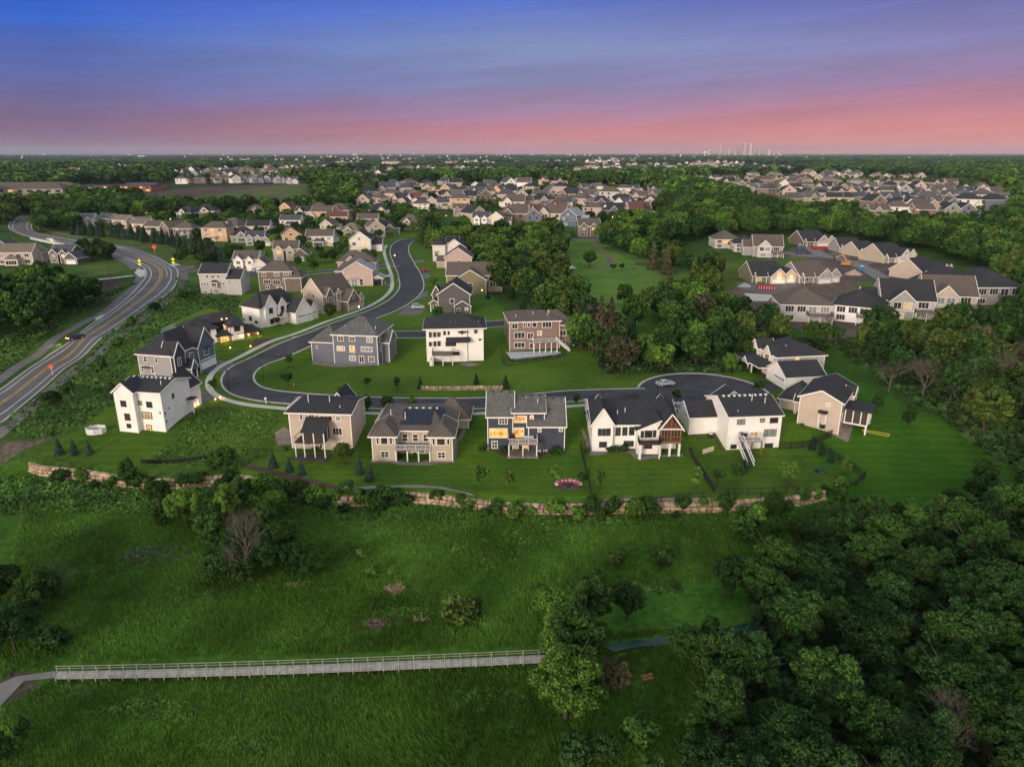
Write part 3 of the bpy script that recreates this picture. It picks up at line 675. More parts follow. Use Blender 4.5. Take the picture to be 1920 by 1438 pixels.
# N white house with black windows
H = House('white house with many dark gables and black framed windows on a concrete drive', ZN(180,985), E0=ZN(140,790), E1=ZN(395,832), wall='white', roof='char', trim=TRIM)
W = H.W; h = 6.6
H.vol(0, 0, W, 20, h, 4.0, axis='y', in0=4.2, in1=4.5); H.vol(W-4, 2.0, W+.8, 7.2, h+.3, 3.4, axis='x', ov=.35); H.vol(W-3, 8.2, W+1.0, 12, h, 2.2, axis='x', ov=.35)
H.vol(W-3, 12, W+5.5, 20.5, 3.9, 4.3, axis='x', z0=-.5, in0=0, ov=.4); H.vol(W+.5, 8.0, W+2.8, 10.6, 2.9, 1.3, axis='x', z0=2.5, ov=.3)
H.vol(W-2, 20.4, W+4.6, 24.4, 3.6, 2.4, axis='x', z0=-.5, ov=.4)
for y0, y1, z0, z1 in ((3.8, 5.4, 4.4, 6.0), (3.8, 5.4, .9, 2.3)): H.win('r', W+.8, y0, z0, y1, z1, 3, 2, frame=TRIMK)
H.win('r', W+1., 9.4, 4.4, 10.8, 5.9, 2, 2, frame=TRIMK)
for a in ((250,872,290,932,2,2),(178,905,196,935,1,1),(272,975,312,1005,2,1),(330,935,368,968,2,1)): H.wpx('f', 0, ZN, *a, frame=TRIMK)
H.garage('r', W+5.5, 12.8, 17.2, z0=.5); H.garage('r', W+5.5, 17.9, 20.1, z0=.5); H.garage('r', W+4.6, 21, 23.6, z0=.5)
H.box('porch_post', METW, W+2.5, 8.1, 0, W+2.7, 8.3, 2.9); H.box('front_door', WOODB, W+.4, 9.7, .4, W+.9, 10.7, 2.5)
H.root.scale = (.92, .78, .92); H.done()
# O beige house with gabled street front
H = House('beige gable ended house with brown roof and three stone panelled garage doors', ZN(935,815), E0=ZN(905,565), E1=ZN(1165,600), wall='beige', roof='brown')
W = H.W; h = 6.8
H.vol(0, 0, W, 18, h, 5.0, axis='y'); H.vol(W-3, 1.2, W+1.0, 5, h-.6, 2.6, axis='x', wall='umber', ov=.35); H.vol(W-3, 7.2, W+.9, 9.8, h-.4, 1.6, axis='x', ov=.3)
H.vol(W-3, 9.6, W+4.4, 17, 3.6, 3.6, axis='x', wall='umber', ov=.4); H.vol(W-4, 17, W+3.6, 20.5, 3.4, 2.0, axis='x', wall='beige', ov=.4)
H.win('r', W+1., 2.2, 3.9, 3.9, 5.6, 2, 2); H.win('r', W+.9, 7.7, 4.1, 9.3, 6, 2, 2); H.win('r', W+4.4, 12.7, 4.3, 13.8, 5.5, 1, 2); H.win('r', W+1., 1.6, .6, 3.9, 2.6, 2, 1)
H.garage('r', W+4.4, 10.1, 13, m=TRIMT); H.garage('r', W+4.4, 13.5, 16.5, m=TRIMT); H.garage('r', W+3.6, 17.6, 20.1, m=TRIMT)
for a in ((1035,590,1062,655,1,1),(935,668,958,735,1,1),(1005,680,1030,748,1,1)): H.wpx('f', 0, ZN, *a)
H.box('canopy', R_['brown'], 1.8, -.8, 4.4, 4.4, 0, 4.6); H.box('front_door', WOODB, W+.0, 6.0, .2, W+.35, 7.0, 2.4)
H.root.scale = (.95, .76, .95); H.done()
# P grey gabled house behind with light metal roof
H = House('pinkish grey gabled house with pale roof above a paved corner patio', ZN(1425,520), rot=4, zb=5.6, wall='pink', roof='brown')
H.vol(0, 0, 11.5, 9, 6.6, 3.3, axis='y', roof='light'); H.vol(-4, 6.5, 11, 16, 5.6, 3.0, in0=3, in1=3); H.vol(.2, 12, 11.6, 21, 8.2, 3.2, in0=4.4, in1=4.4)
H.vol(11.6, 1, 15.2, 9, 3.2, 1.0, axis='y', roof='light', z0=2.9); H.box('porch_post', METW, 15, 1.1, 0, 15.2, 1.3, 3.2)
H.box('porch_post', METW, 15, 8.6, 0, 15.2, 8.8, 3.2)
H.win('f', 0, 3, .4, 5.4, 3.0, 2, 2, pane=GLASSP); H.win('f', 0, .8, .7, 2, 3.2, 1, 2); H.win('f', 0, 6.4, .7, 7.6, 3.2, 1, 2); H.win('f', 12, 8.5, 7.0, 9.6, 7.8, 1, 1); H.win('f', 6.5, -2.4, 4.2, -1.2, 5.0, 1, 1)
H.box('canopy', R_['light'], 2.6, -.9, 3.4, 5.8, 0, 3.6); H.done()
# Q big pale house
H = House('pale three storey house with charcoal roof and a small bay below the junction', (378,552.5), rot=2, wall='palegrey', roof='char')
H.vol(0, 0, 13, 10, 8.0, 3.0, in0=0, in1=0); H.vol(12.8, -1.0, 19.3, 9, 6.0, 2.8, in0=0, in1=0)
H.vol(5.6, -1.4, 8.4, .4, 4.9, .5, in0=.8, in1=.8, z0=2.9, ov=.3)
for x0, z0, x1, z1, nx in ((3.2,6.4,4.1,7.3,1),(5.6,6.3,6.9,7.2,2),(8.4,6.3,9.4,7.2,2),(.6,3.2,1.3,4.8,1),(1.8,3.2,2.6,4.8,1),(3.1,3.2,3.9,4.8,1),(1.6,.5,2.8,1.5,2),(4.2,.2,5.4,2.2,2),(6,.5,8.2,2.0,3),(10.4,3.4,11.4,4.6,1)): H.win('f', 0, x0, z0, x1, z1, nx, 1, pane=GLASSP if z0 < 4 else None)
H.win('f', -1.4, 6, 3.4, 8, 4.5, 3, 1); H.win('f', -1., 14, 4.9, 14.6, 5.4, 1, 1); H.win('f', -1., 17, 4.9, 17.6, 5.4, 1, 1); H.root.scale = (.80, 1, 1); H.done()
# R umber hip house
H = House('olive brown hip roofed three storey house with white framed window rows', ZN(382,575), E0=ZN(362,338), rot=1, wall='umber', roof='brown')
W = 17.8
H.vol(0, 0, 12.6, 10, H.h, 3.2, in0=4.6, in1=4.6); H.vol(10, -.4, 16.2, 9, H.h-2.4, 3.4, in0=2, in1=3)
for a in ((402,345,455,388,2,2),(552,342,620,382,3,2),(672,337,738,376,3,2),(425,428,515,478,3,1),(540,433,632,488,3,1),(665,430,690,460,1,1),(453,505,500,540,2,1),(582,512,600,545,1,1),(645,512,664,540,1,1)): H.wpx('f', 0, ZN, *a)
H.wpx('f', 0, ZN, 608,515,638,570,1,1, name='patio_door'); H.done()
# I navy house, second row
H = House('slate blue hip roofed house with many white framed rear windows', Z8(810,930), E0=Z8(798,745), E1=Z8(1090,755), wall='slate', roof='grey')
W = H.W; h = H.h; hI = H.rh(Z8, 1040, 608, 6.5, h, 6.5); H.vol(0, 0, W, 13, h, hI, in0=5.5, in1=5.5); 
u = lambda x, y, off=0: H.loc(*Z8(x, y), 'f', off)
H.vol(-6.8, 1.5, .3, 11.5, h-2.6, 3.0, in0=3.4, in1=3.4); H.vol(W+.2, 3, W+2.2, 9, 5.6, 2.4, axis='x', in0=0, in1=0, z0=0); H.vol(-4.5, .9, -.2, 4, h-3.0, .5, noroof=True, corners=False)
for a in ((828,748,868,780,2,2),(905,752,945,782,2,2),(1022,758,1062,790,2,2),(985,820,1060,852,3,1),(908,878,950,910,2,2),(1034,885,1072,917,2,2)): H.wpx('f', 0, Z8, *a, pane=GLASSP if a[0] in (985, 1022, 908) else None)
H.wpx('f', 0, Z8, 908,812,944,856,1,1, pane=LIT, name='patio_door'); H.wpx('f', 0, Z8, 972,882,1006,924,2,1, name='patio_door'); H.wpx('f', 0, Z8, 824,815,878,846,3,2, pane=LITD)
for a in ((688,815,708,830),(724,816,744,830),(758,818,776,832)): H.wpx('f', 1.5, Z8, *a, 1, 1)
for y0, z0 in ((2, 5.8), (2, 3.2), (6, 5.8), (6.2, 3.0)): H.win('r', W, y0, z0, y0+1.1, z0+1.5, 1, 2)
H.ridgevents(6, W-5, 6.5, h+hI-.1, 5); H.vents([(x, 2.6, h+1.9) for x in (2.5, 4.6, 8.4, 11)]); H.done()
# J white house, second row
H = House('white three storey house with small rear deck and dark shed canopy', Z8(1425,925), E0=Z8(1388,712), E1=Z8(1800,705), wall='white', roof='char')
W = H.W; h = H.h; H.vol(0, 1.2, 4.6, 10, h, 2.2, in0=0, in1=0, noroof=True); H.vol(4.4, 0.6, W-4.4, 11, h, 2, noroof=True); H.vol(0.05, .9, W, 12.5, h, H.rh(Z8, 1580, 603, 6.7, h, 5.8, .9), in0=4, in1=4.5, ov=.9)
H.vol(4.4, .5, W-4.4, 2, h-.6, 1, noroof=True)
for a in ((1438,722,1452,756,1,1),(1466,722,1482,754,1,1),(1494,722,1510,752,1,1),(1534,716,1550,740,1,1),(1562,716,1576,738,1,1),(1652,712,1664,736,1,1),(1740,706,1756,728,1,1),(1438,788,1454,815,1,1),(1468,784,1484,816,1,1),(1496,782,1512,814,1,1),(1548,786,1618,814,3,1),(1572,854,1642,874,4,1),(1703,768,1716,778,1,1),(1770,766,1784,776,1,1)): H.wpx('f', .5, Z8, *a, frame=TRIMK, fw=.08)
H.win('f', .5, 8.6, h-1.4, 11, h-1.0, 3, 1, frame=TRIMK, fw=.08)
mb = MB(); q0 = [(5.2, -1.2, h-3.5), (11.6, -1.2, h-3.5), (11.6, .48, h-2.5), (5.2, .48, h-2.5)]; mb.face(q0); mb.face([(a, b_, c-.15) for a, b_, c in reversed(q0)]); [mb.face([q0[i], (q0[i][0], q0[i][1], q0[i][2]-.15), (q0[(i+1) % 4][0], q0[(i+1) % 4][1], q0[(i+1) % 4][2]-.15), q0[(i+1) % 4]]) for i in range(4)]; H.part('canopy', mb, R_['char']); H.deck(1.6, -3.2, 7, .9, 2.9, posts=3, railm=METD); H.box('stair', METW, .8, -3.2, 0, 1.5, .8, 1.4)
H.vents([(x, 3.2, h+1.2) for x in (6.5, 7.8, 14)]); H.done()
# K taupe house with pool
H = House('taupe hip roofed house with white rear deck and stair down to the pool', ZC(178,825), E0=ZC(172,660), E1=ZC(480,652), wall='taupe', roof='brown')
W = H.W; h = H.h; H.vol(0, 0, W, 12.5, h, H.rh(ZC, 350, 577, 6.25, h, 6.25), in0=3.5, in1=4.5); H.vol(W-2, .8, W+4.2, 11, h-1.4, 3.0, in0=0, in1=4)
for a in ((192,662,226,692,2,1),(260,658,272,682,1,1),(286,658,300,682,1,1),(314,656,340,682,1,1),(375,652,428,684,3,1),(205,715,268,750,3,1),(205,776,268,805,3,1),(345,708,370,732,1,1)): H.wpx('f', 0, ZC, *a, pane=LITD if a[0] == 345 else None)
H.wpx('f', .8, ZC, 480,703,515,734,2,1); H.wpx('f', .8, ZC, 482,762,512,784,2,1)
H.wpx('f', 0, ZC, 285,718,318,754,2,1, name='patio_door', pane=CURT); H.wpx('f', 0, ZC, 298,780,318,810,1,1, name='patio_door')
H.deck(6.3, -3, 13, -.05, 3.0, posts=5)
mb = MB()
for i in range(11): mb.box(13+i*.32, -2.6, 2.7-i*.27, 13.3+i*.32, -1.4, 2.8-i*.27)
for y in (-2.65, -1.35):
    mb.bar((13, y, 3.9), (16.6, y, .9), .09, .07); mb.bar((13, y, 3.3), (16.6, y, .3), .06, .3)
    for i in range(6): mb.bar((13+i*.7, y, 2.7-i*.6), (13+i*.7, y, 3.9-i*.58), .06, .06)
H.part('stair', mb, METW); H.vents([(2, 2.4, h+1.5), (7, 3.4, h+2), (11, 2.8, h+1.6)]); H.ridgevents(6, 9, 5.5, h+3.2, 3); H.done()

# B beige house with screened porch
H = House('beige house with charcoal roof and screened porch on tall white posts', Z5(312,640), E0=Z5(285,345), E1=Z5(808,360), wall='beige', roof='char')
W = H.W; h = H.h
hB = H.rh(Z5, 600, 216, 4.8, h, 4.8, .7); H.vol(0, 0, W, 9.6, h, hB, in0=5, in1=0, ov=.7); H.vol(-1.8, 4, .4, 10, h-.4, 1.8, in0=1, in1=0, noroof=True, z0=0); H.vol(4.5, 9.2, 9.5, 15, h-2.8, 3.4, axis='y', z0=1)
for a in ((375,350,400,398,1,1),(450,352,500,400,2,1),(548,362,655,405,3,1),(682,368,728,405,1,1),(655,465,740,530,3,1),(392,445,420,492,1,1),(705,585,740,640,1,2),(400,598,475,615,1,1)): H.wpx('f', 0, Z5, *a, pane=GLASSP if a[0] in (682, 400) else None)
H.wpx('f', 0, Z5, 545,605,572,640,1,1, name='patio_door')
x0, z0 = H.loc(*Z5(330,590), 'f', -3.4); x1, _ = H.loc(*Z5(585,600), 'f', -3.4); zt = H.loc(*Z5(400,500), 'f', -3.4)[1]; xp = H.loc(*Z5(402,510), 'f', -3.4)[0]
H.box('deck', WOODD, x0, -3.5, z0-.2, x1, -.05, z0+.05)
mb = MB(); mb.face([(xp-.4, -3.8, zt), (x1+.4, -3.8, zt), (x1+.4, 0, zt+1.9), (xp-.4, 0, zt+1.9)]); mb.face([(xp-.4, 0, zt+1.75), (x1+.4, 0, zt+1.75), (x1+.4, -3.8, zt-.15), (xp-.4, -3.8, zt-.15)])
mb.face([(xp-.4, -3.8, zt), (xp-.4, -3.8, zt-.15), (x1+.4, -3.8, zt-.15), (x1+.4, -3.8, zt)]); mb.face([(x1+.4, -3.8, zt-.15), (x1+.4, 0, zt+1.75), (x1+.4, 0, zt+1.9), (x1+.4, -3.8, zt)]); mb.face([(xp-.4, 0, zt+1.75), (xp-.4, -3.8, zt-.15), (xp-.4, -3.8, zt), (xp-.4, 0, zt+1.9)])
H.part('porch_roof', mb, R_['char'])
for i in range(3): x = xp+(x1-xp)*i/2; H.box('post', METW, x-.1, -3.5, -1.5, x+.1, -3.3, zt-.05)
H.box('post', METW, x0-.02, -3.5, -1.5, x0+.18, -3.3, z0-.2); H.box('post', METW, x1-.1, -1.4, z0, x1+.08, -1.2, zt+.6)
SCREEN = mat('screen_dark', (.035, .028, .026), .5)
H.box('screen', SCREEN, xp+.1, -3.42, z0+.05, x1-.1, -3.38, zt-.06); H.box('screen', SCREEN, x1-.02, -3.3, z0+.05, x1+.02, -.1, zt-.06)
mb = MB(); mb.bar((x0, -3.4, z0+1), (xp, -3.4, z0+1), .07, .07); mb.bar((x0, -3.4, z0+1), (x0, 0, z0+1), .07, .07)
for i in range(14): mb.bar((x0+(xp-x0)*i/13, -3.4, z0), (x0+(xp-x0)*i/13, -3.4, z0+1), .03, .03)
H.part('railing', mb, METD); H.box('patio', mat('patio_dark', (.06, .05, .05), .9), x0-.5, -4.6, -1, x1+.6, -.02, -.35); H.vents([(2.8, 3.6, h+2.4), (7.2, 3.6, h+2.2), (9.9, 1.6, h+1)]); H.ridgevents(5.4, W-1, 5.0, h+hB+.1, 6); H.done()
gB = H
# C tan house with solar panels
H = House('tan hip roofed house with solar panels and a central white railed deck', Z5(1003,748), E0=Z5(993,548), E1=Z5(1682,553), wall='tan', roof='brown')
W = H.W; h = H.h
hC = H.rh(Z5, 1380, 292, 10.25, h, 7.25, .6)
H.vol(.3, 3.0, W-.3, 17.5, h, hC, in0=6.5, in1=5.0, ov=.6); H.vol(0, 0, 4.5, 7, h-.03, 1.35, axis='y', in0=2.3, in1=0, ov=.6); H.vol(W-4.3, 0, W, 7, h-.03, 1.35, axis='y', in0=2.2, in1=0, ov=.6)
H.vol(W-4, 12, W+2.2, 19.5, h-1, 3.0, in0=2, in1=3.5, z0=1); H.vol(-.9, 8, 1, 15, h-.2, 1.2, noroof=True, z0=0)
for a in ((1030,550,1055,605,1,1),(1068,550,1130,608,1,1),(1143,550,1170,608,1,1),(1070,668,1140,718,2,2)): H.wpx('f', 0, Z5, *a)
for a in ((1510,556,1535,612,1,1),(1548,558,1622,614,1,1),(1636,560,1660,612,1,1),(1556,675,1622,725,2,2)): H.wpx('f', 0, Z5, *a)
for a in ((1254,520,1302,582),(1342,520,1390,582),(1432,522,1478,582)): H.wpx('f', 3, Z5, *a, 1, 2)
zd = H.loc(*Z5(1340,655), 'f', -.4)[1]; H.deck(4.5, -.4, W-4.3, 2.98, zd, posts=4)
H.wpx('f', 3., Z5, 1340,672,1380,705,1,1, name='patio_door'); H.win('f', 3., 8.2, .5, 9.6, 1.9, 2, 1)
sl = hC/7.25
mb = MB()
def onslope(x, t): return (x, 3.0+t, h+sl*(t+.48)+.13)
x0s, x1s = H.loc(*Z5(1245,380), 'f', 6)[0], H.loc(*Z5(1508,380), 'f', 6)[0]
for i in range(6):
    for j in range(4):
        a = x0s+(x1s-x0s)*i/6+.03; b_ = x0s+(x1s-x0s)*(i+1)/6-.03; t0 = 1.3+j*1.35; t1 = t0+1.29
        if i == 0 and j == 1: continue
        p = [onslope(a, t0), onslope(b_, t0), onslope(b_, t1), onslope(a, t1)]; mb.face(p); mb.face([(q[0], q[1], q[2]-.06) for q in reversed(p)])
        for k in range(4): q0, q1 = p[k], p[(k+1) % 4]; mb.face([q0, (q0[0], q0[1], q0[2]-.06), (q1[0], q1[1], q1[2]-.06), q1])
H.part('solar_panel', mb, SOLAR)
mb = MB(); s2 = hC/5.0
for i, (y, t0) in enumerate(((5.2, .6), (6.4, .9), (7.6, 1.3), (8.8, 1.8), (10, 2.2))):
    for k in range(2):
        tt = t0+k*1.15; p = [(W-.3-tt, y, h+s2*tt+.5), (W-.3-tt, y+1.1, h+s2*tt+.5), (W-.3-tt-1.05, y+1.1, h+s2*(tt+1.05)+.5), (W-.3-tt-1.05, y, h+s2*(tt+1.05)+.5)]; mb.face(p)
H.part('solar_panel', mb, SOLAR); H.ridgevents(6, 11.5, 10.3, h+hC-.05, 5, METW); H.vents([(5.6, 6.2, h+2.2), (2.6, 7, h+2.4)], h=1.0); H.done()
# D dark navy house with brightly lit windows
H = House('navy house with brightly lit yellow windows and an elevated rear deck', Z6(250,655), E0=Z6(232,385), rot=0, wall='navy', roof='grey')
h = H.h; X = lambda x, y, off=0.: H.loc(*Z6(x, y), 'f', off)
xa = X(465, 500)[0]; xb = X(735, 500)[0]; xc = X(905, 600)[0]; hm = X(600, 356)[1]+.5; hr = X(820, 468, -.6)[1]+.5
hL = H.rh(Z6, 400, 148, 5.25, h, 5.25); hM = H.rh(Z6, 640, 182, 5.8, hm, 5.4); hR = H.rh(Z6, 820, 202, 4.9, hr, 5.5)
H.vol(0, 0, xa, 10.5, h, hL); H.vol(xa-.02, .4, xb, 11.2, hm, hM); H.vol(xb-3.2, -.6, xc, 10.4, hr, hR, ov=.5)
for a in ((345,385,418,432,3,2),(285,582,332,640,2,2)): H.wpx('f', 0, Z6, *a)
H.wpx('f', 0, Z6, 265,474,416,550,1,1, pane=LIT); H.wpx('f', .4, Z6, 472,365,582,420,3,1, pane=LIT); H.wpx('f', .4, Z6, 612,362,640,430,1,1, pane=LIT)
H.wpx('f', .4, Z6, 446,468,558,552,3,1, pane=LIT, name='patio_door')
H.wpx('f', -.6, Z6, 680,474,706,500,1,1, pane=GLASSP); H.wpx('f', -.6, Z6, 862,470,888,496,1,1, pane=GLASSP)
H.wpx('f', .4, Z6, 562,615,636,660,2,1, pane=LIT); H.wpx('f', .4, Z6, 444,614,510,662,2,1, pane=LITD, name='patio_door')
zd = X(550, 605, -3.4)[1]; xd0 = X(425, 600, -3.4)[0]; xd1 = X(675, 600, -3.4)[0]; H.deck(xd0, -3.4, xd1, -.05, zd, posts=3); H.box('patio', CONCD, xd0-.2, -3.6, -.3, xd1+.2, 0, .06)
H.ridgevents(1, 4.4, 5.3, h+hL-.1, 3); H.ridgevents(7, 10.5, 5.8, hm+hM-.1, 3); H.ridgevents(xb+.5, xb+3.5, 5, hr+hR-.1, 3); H.vents([(1.6, 3, h+2.4), (2.6, 3, h+2.4), (10, 3.2, hm+2.2)], h=.3); H.done(); gD = H
# E white farmhouse with glazed gable porch
H = House('white farmhouse with long charcoal roof and brown timber glazed gable porch', Z6(1155,668), E0=Z6(1175,462), rot=0, wall='white', roof='char')
h = H.h; X = lambda x, y, off=0.: H.loc(*Z6(x, y), 'f', off)
x1 = X(1318, 560)[0]; x2 = X(1515, 560, 1.)[0]; x3 = X(1720, 560, -1)[0]; x4 = X(1905, 560, -2)[0]; hmid = X(1400, 452, 1.)[1]+.5
hE = H.rh(Z6, 1400, 218, 8.25, hmid, 7.25); H.vol(-.3, 1.0, x4-.2, 15.5, hmid, hE, ov=.5); H.vol(-.35, 0, x1, 8.2, h, 3.1, axis='y', in0=0, in1=0, ov=.4)
hl = X(1530, 486, -1)[1]; hh = X(1765, 402, -1)[1]
H.vol(x2, -1, x3, 4, hl, .5, noroof=True, corners=False)
mb = H.wl; mb.face([(x2, -1, hl), (x3, -1, hl), (x3, -1, hh)]); rf = H.rf
rf.face([(x2-.4, -1.5, hl-.1), (x3+.2, -1.5, hh+.1), (x3+.2, 7.5, hh+.1), (x2-.4, 7.5, hl-.1)]); rf.face([(x2-.4, 7.5, hl-.26), (x3+.2, 7.5, hh-.06), (x3+.2, -1.5, hh-.06), (x2-.4, -1.5, hl-.26)]); H.tr.bar((x2-.4, -1.5, hl-.15), (x3+.2, -1.5, hh+.03), .1, .25)
za = X(1835, 362, -2)[1]; zp = X(1835, 488, -2)[1]+.2
roof_on(H.rf, H.tr, MB(), x3-.1, -2, x4+.1, 9.6, zp, za-zp, 'y', 0, 0, .4)
zf = X(1835, 590, -2)[1]
H.box('porch_glazing', SCREEN, x3+.1, -1.9, zf, x4-.1, -1.85, zp-.1)
mb = MB(); mb.face([(x3+.2, -1.88, zp), (x4-.2, -1.88, zp), ((x3+x4)/2, -1.88, za-.4)]); H.part('porch_glazing', mb, mat('porch_glass_brown', (.10, .05, .03), .3))
mb = MB()
for i in range(7):
    x = x3+.1+(x4-x3-.2)*i/6; mb.bar((x, -1.95, zf), (x, -1.95, zp), .13 if i % 3 else .28, .1)
for z in (zf+.1, zf+1.1): mb.bar((x3, -1.95, z), (x4, -1.95, z), .1, .14)
mb.bar(((x3+x4)/2, -1.95, zp), ((x3+x4)/2, -1.95, za-.3), .14, .1)
for k in (.28, .72): x = x3+(x4-x3)*k; mb.bar((x, -1.95, zp), (x, -1.95, zp+(za-zp)*.5), .12, .1)
H.part('porch_frame', mb, WOODB); H.box('trim_board', METW, x3-.2, -2.05, zp-.12, x4+.2, -1.8, zp+.14)
H.box('porch_floor', WOODB, x3, -2, zf-.3, x4, 1, zf)
for x in (x3+.15, (x3+x4)/2, x4-.15): H.box('post', METW, x-.2, -1.9, -1.5, x+.2, -1.5, zf-.3)
zd = X(1640, 605, -3.0)[1]; xd0 = X(1550, 600, -3.0)[0]; H.deck(xd0, -3.0, x3-.1, -1.02, zd, posts=2, railm=METD, floor=WOODD); H.box('post', METW, xd0-.1, -3.2, -1.5, xd0+.4, -2.7, zd-.2)
for a in ((1194,474,1224,535),(1230,474,1262,535),(1268,472,1300,534)): H.wpx('f', 0, Z6, *a, 1, 2, frame=TRIMK, fw=.06)
H.wpx('f', 0, Z6, 1204,586,1268,634,2,2, frame=TRIMK, fw=.06)
for a in ((1345,464,1386,534),(1404,462,1444,532),(1462,460,1504,530),(1414,578,1498,624)): H.wpx('f', 1., Z6, *a, 1, 1, frame=TRIMK, fw=.06)
for a in ((1562,494,1586,550),(1596,490,1656,550),(1666,488,1690,546),(1592,616,1656,645)): H.wpx('f', -1, Z6, *a, 1, 1, frame=TRIMK, fw=.06)
H.box('canopy', R_['char'], -1.4, 7.2, h-.6, -.28, 9.4, h-.4); H.win('l', -.3, 7.6, 3.2, 9, 5.2, 1, 2, frame=TRIMK)
H.vents([(2.2, 4, hmid+1.9), (5, 3.6, hmid+1.6), (6.6, 4.2, hmid+1.9)], h=1.1); H.ridgevents(1.5, x4-3, 8.2, hmid+hE-.1, 9)
H.vol(x4-9, 14, x4-3, 22, hmid-3.2, hE+.9, axis='y', in0=0, in1=3.4, z0=1); H.done(); gE = H
# F white house with long white stair and side garage
H = House('white three storey house with ridge vents, side garage and a long white deck stair', Z7(475,870), E0=Z7(482,618), E1=Z7(922,603), wall='white', roof='char')
W = H.W; h = H.h; X = lambda x, y, off=0.: H.loc(*Z7(x, y), 'f', off)
hF = H.rh(Z7, 640, 424, 6.25, h, 6.25, .45); H.vol(0, 0, W, 12.5, h, hF, ov=.45); H.vol(-5.8, 6, .2, 13, 5.0, 2.2, z0=0, ov=.4); H.vol(2.5, 12.3, 9, 16.5, 5.6, 2.4, axis='y', z0=1)
for a in ((565,625,625,665,2,1,GLASSP),(748,617,784,647,1,1,GLASSP),(828,612,888,652,2,2,None),(780,705,802,760,1,1,GLASSP),(808,704,844,758,1,1,GLASSP),(850,703,874,757,1,1,GLASSP),(512,826,556,858,2,1,None),(586,724,606,752,1,1,LITD)):
    H.wpx('f', 0, Z7, *a[:4], a[4], a[5], pane=a[6], frame=TRIMK, fw=.06)
H.wpx('f', 0, Z7, 670,726,724,782,2,1, name='patio_door', pane=LITD); H.wpx('f', 0, Z7, 788,820,840,885,2,1, name='patio_door', frame=TRIMK)
zd = X(710, 800, -2.6)[1]; xd0, xd1 = X(655, 800, -2.6)[0], X(770, 800, -2.6)[0]; H.deck(xd0-1.2, -2.6, xd1, -.02, zd, posts=3, post=WOODB)
mb = MB(); n = 15
for i in range(n): mb.box(xd0-2.2, -2.6-i*.36, zd-.2-i*(zd/n), xd0-.9, -2.25-i*.36, zd-.12-i*(zd/n))
H.part('stair', mb, WOODD)
mb = MB()
for x in (xd0-2.25, xd0-.85):
    mb.bar((x, -1.9, zd+1.1), (x, -2.5-n*.36, 1.0), .12, .10); mb.bar((x, -1.9, zd+.15), (x, -2.5-n*.36, .1), .12, .22)
    for i in range(11): t = i/10; mb.bar((x, -1.9-t*5.9, zd*(1-t)+.05), (x, -1.9-t*5.9, zd*(1-t)+1.0), .05, .05)
H.part('stair_rail', mb, METW); H.ridgevents(.9, W-1, 6.2, h+hF-.05, 9, METW); H.vents([(2.2, 1.2, h+.8), (6.2, 4.2, h+3), (W-2.2, 3.4, h+2.5)]); H.done(); gF = H
# G beige gable house at the right
H = House('beige gable ended house with dark roof, blind bay and raised glazed side porch', Z7(1042,652), rot=-34, wall='beige', roof='char')
W = 8.2; h = H.hz(Z7(1055,450), H.o)+.4
hG = H.loc(*Z7(1220, 380), 'f', 0)[1]-h-.3; H.vol(0, 0, W, 14, h, hG, axis='y'); H.vol(-5.4, 6.5, 1, 13.4, h-3.2, 2.9, axis='y', in0=2.4, in1=2, z0=0); H.vol(-1.8, 4.6, .1, 6.8, 3.4, .9, in0=0, in1=0, z0=-.5)
x0, z0 = H.loc(*Z7(1205,685), 'f', -.5); x1, z1 = H.loc(*Z7(1278,590), 'f', -.5)
H.box('bay', W_['beige'], x0, -.5, z0, x1, .02, z1); H.box('bay_roof', R_['char'], x0-.2, -1.1, z1+.3, x1+.2, .02, z1+.75)
for x in (x0, x1): H.box('trim_board', METW, x-.1, -.56, z0, x+.1, -.3, z1+.2)
H.wpx('f', 0, Z7, 1280,495,1305,522,1,1, pane=LITD)
H.vol(W-1, 8.6, W+.9, 12, h-.6, 1.4, axis='x', ov=.3); H.win('r', W, 2.2, h-4.6, 3.8, h-3, 1, 1)
y0 = 3; H.box('porch_roof', R_['char'], W+.2, y0-.6, h-2.0, W+5.4, y0+6, h-1.75); H.box('porch_floor', METW, W+.2, y0, h-5.2, W+4.8, y0+5.4, h-4.9)
mb = MB()
for x, y in [(W+.4, y0+.1), (W+1.9, y0+.1), (W+3.4, y0+.1), (W+4.7, y0+.1), (W+4.7, y0+1.8), (W+4.7, y0+3.6), (W+4.7, y0+5.3)]: mb.box(x-.1, y-.1, h-4.9, x+.1, y+.1, h-2.0)
H.part('porch_frame', mb, METW); H.box('porch_glazing', mat('porch_glass', (.07, .06, .055), .2), W+.4, y0+.14, h-4.85, W+4.62, y0+5.2, h-2.1)
for x, y in ((W+4.6, y0+.2), (W+4.6, y0+5.2)): H.box('post', METW, x-.16, y-.16, -2.5, x+.16, y+.16, h-5.2)
for i in range(7): H.box('roof_vent', METD, W/2-.6, 2+i*1.5, h+hG-.5, W/2-.2, 2.4+i*1.5, h+hG+.1)
H.done(); gG = H
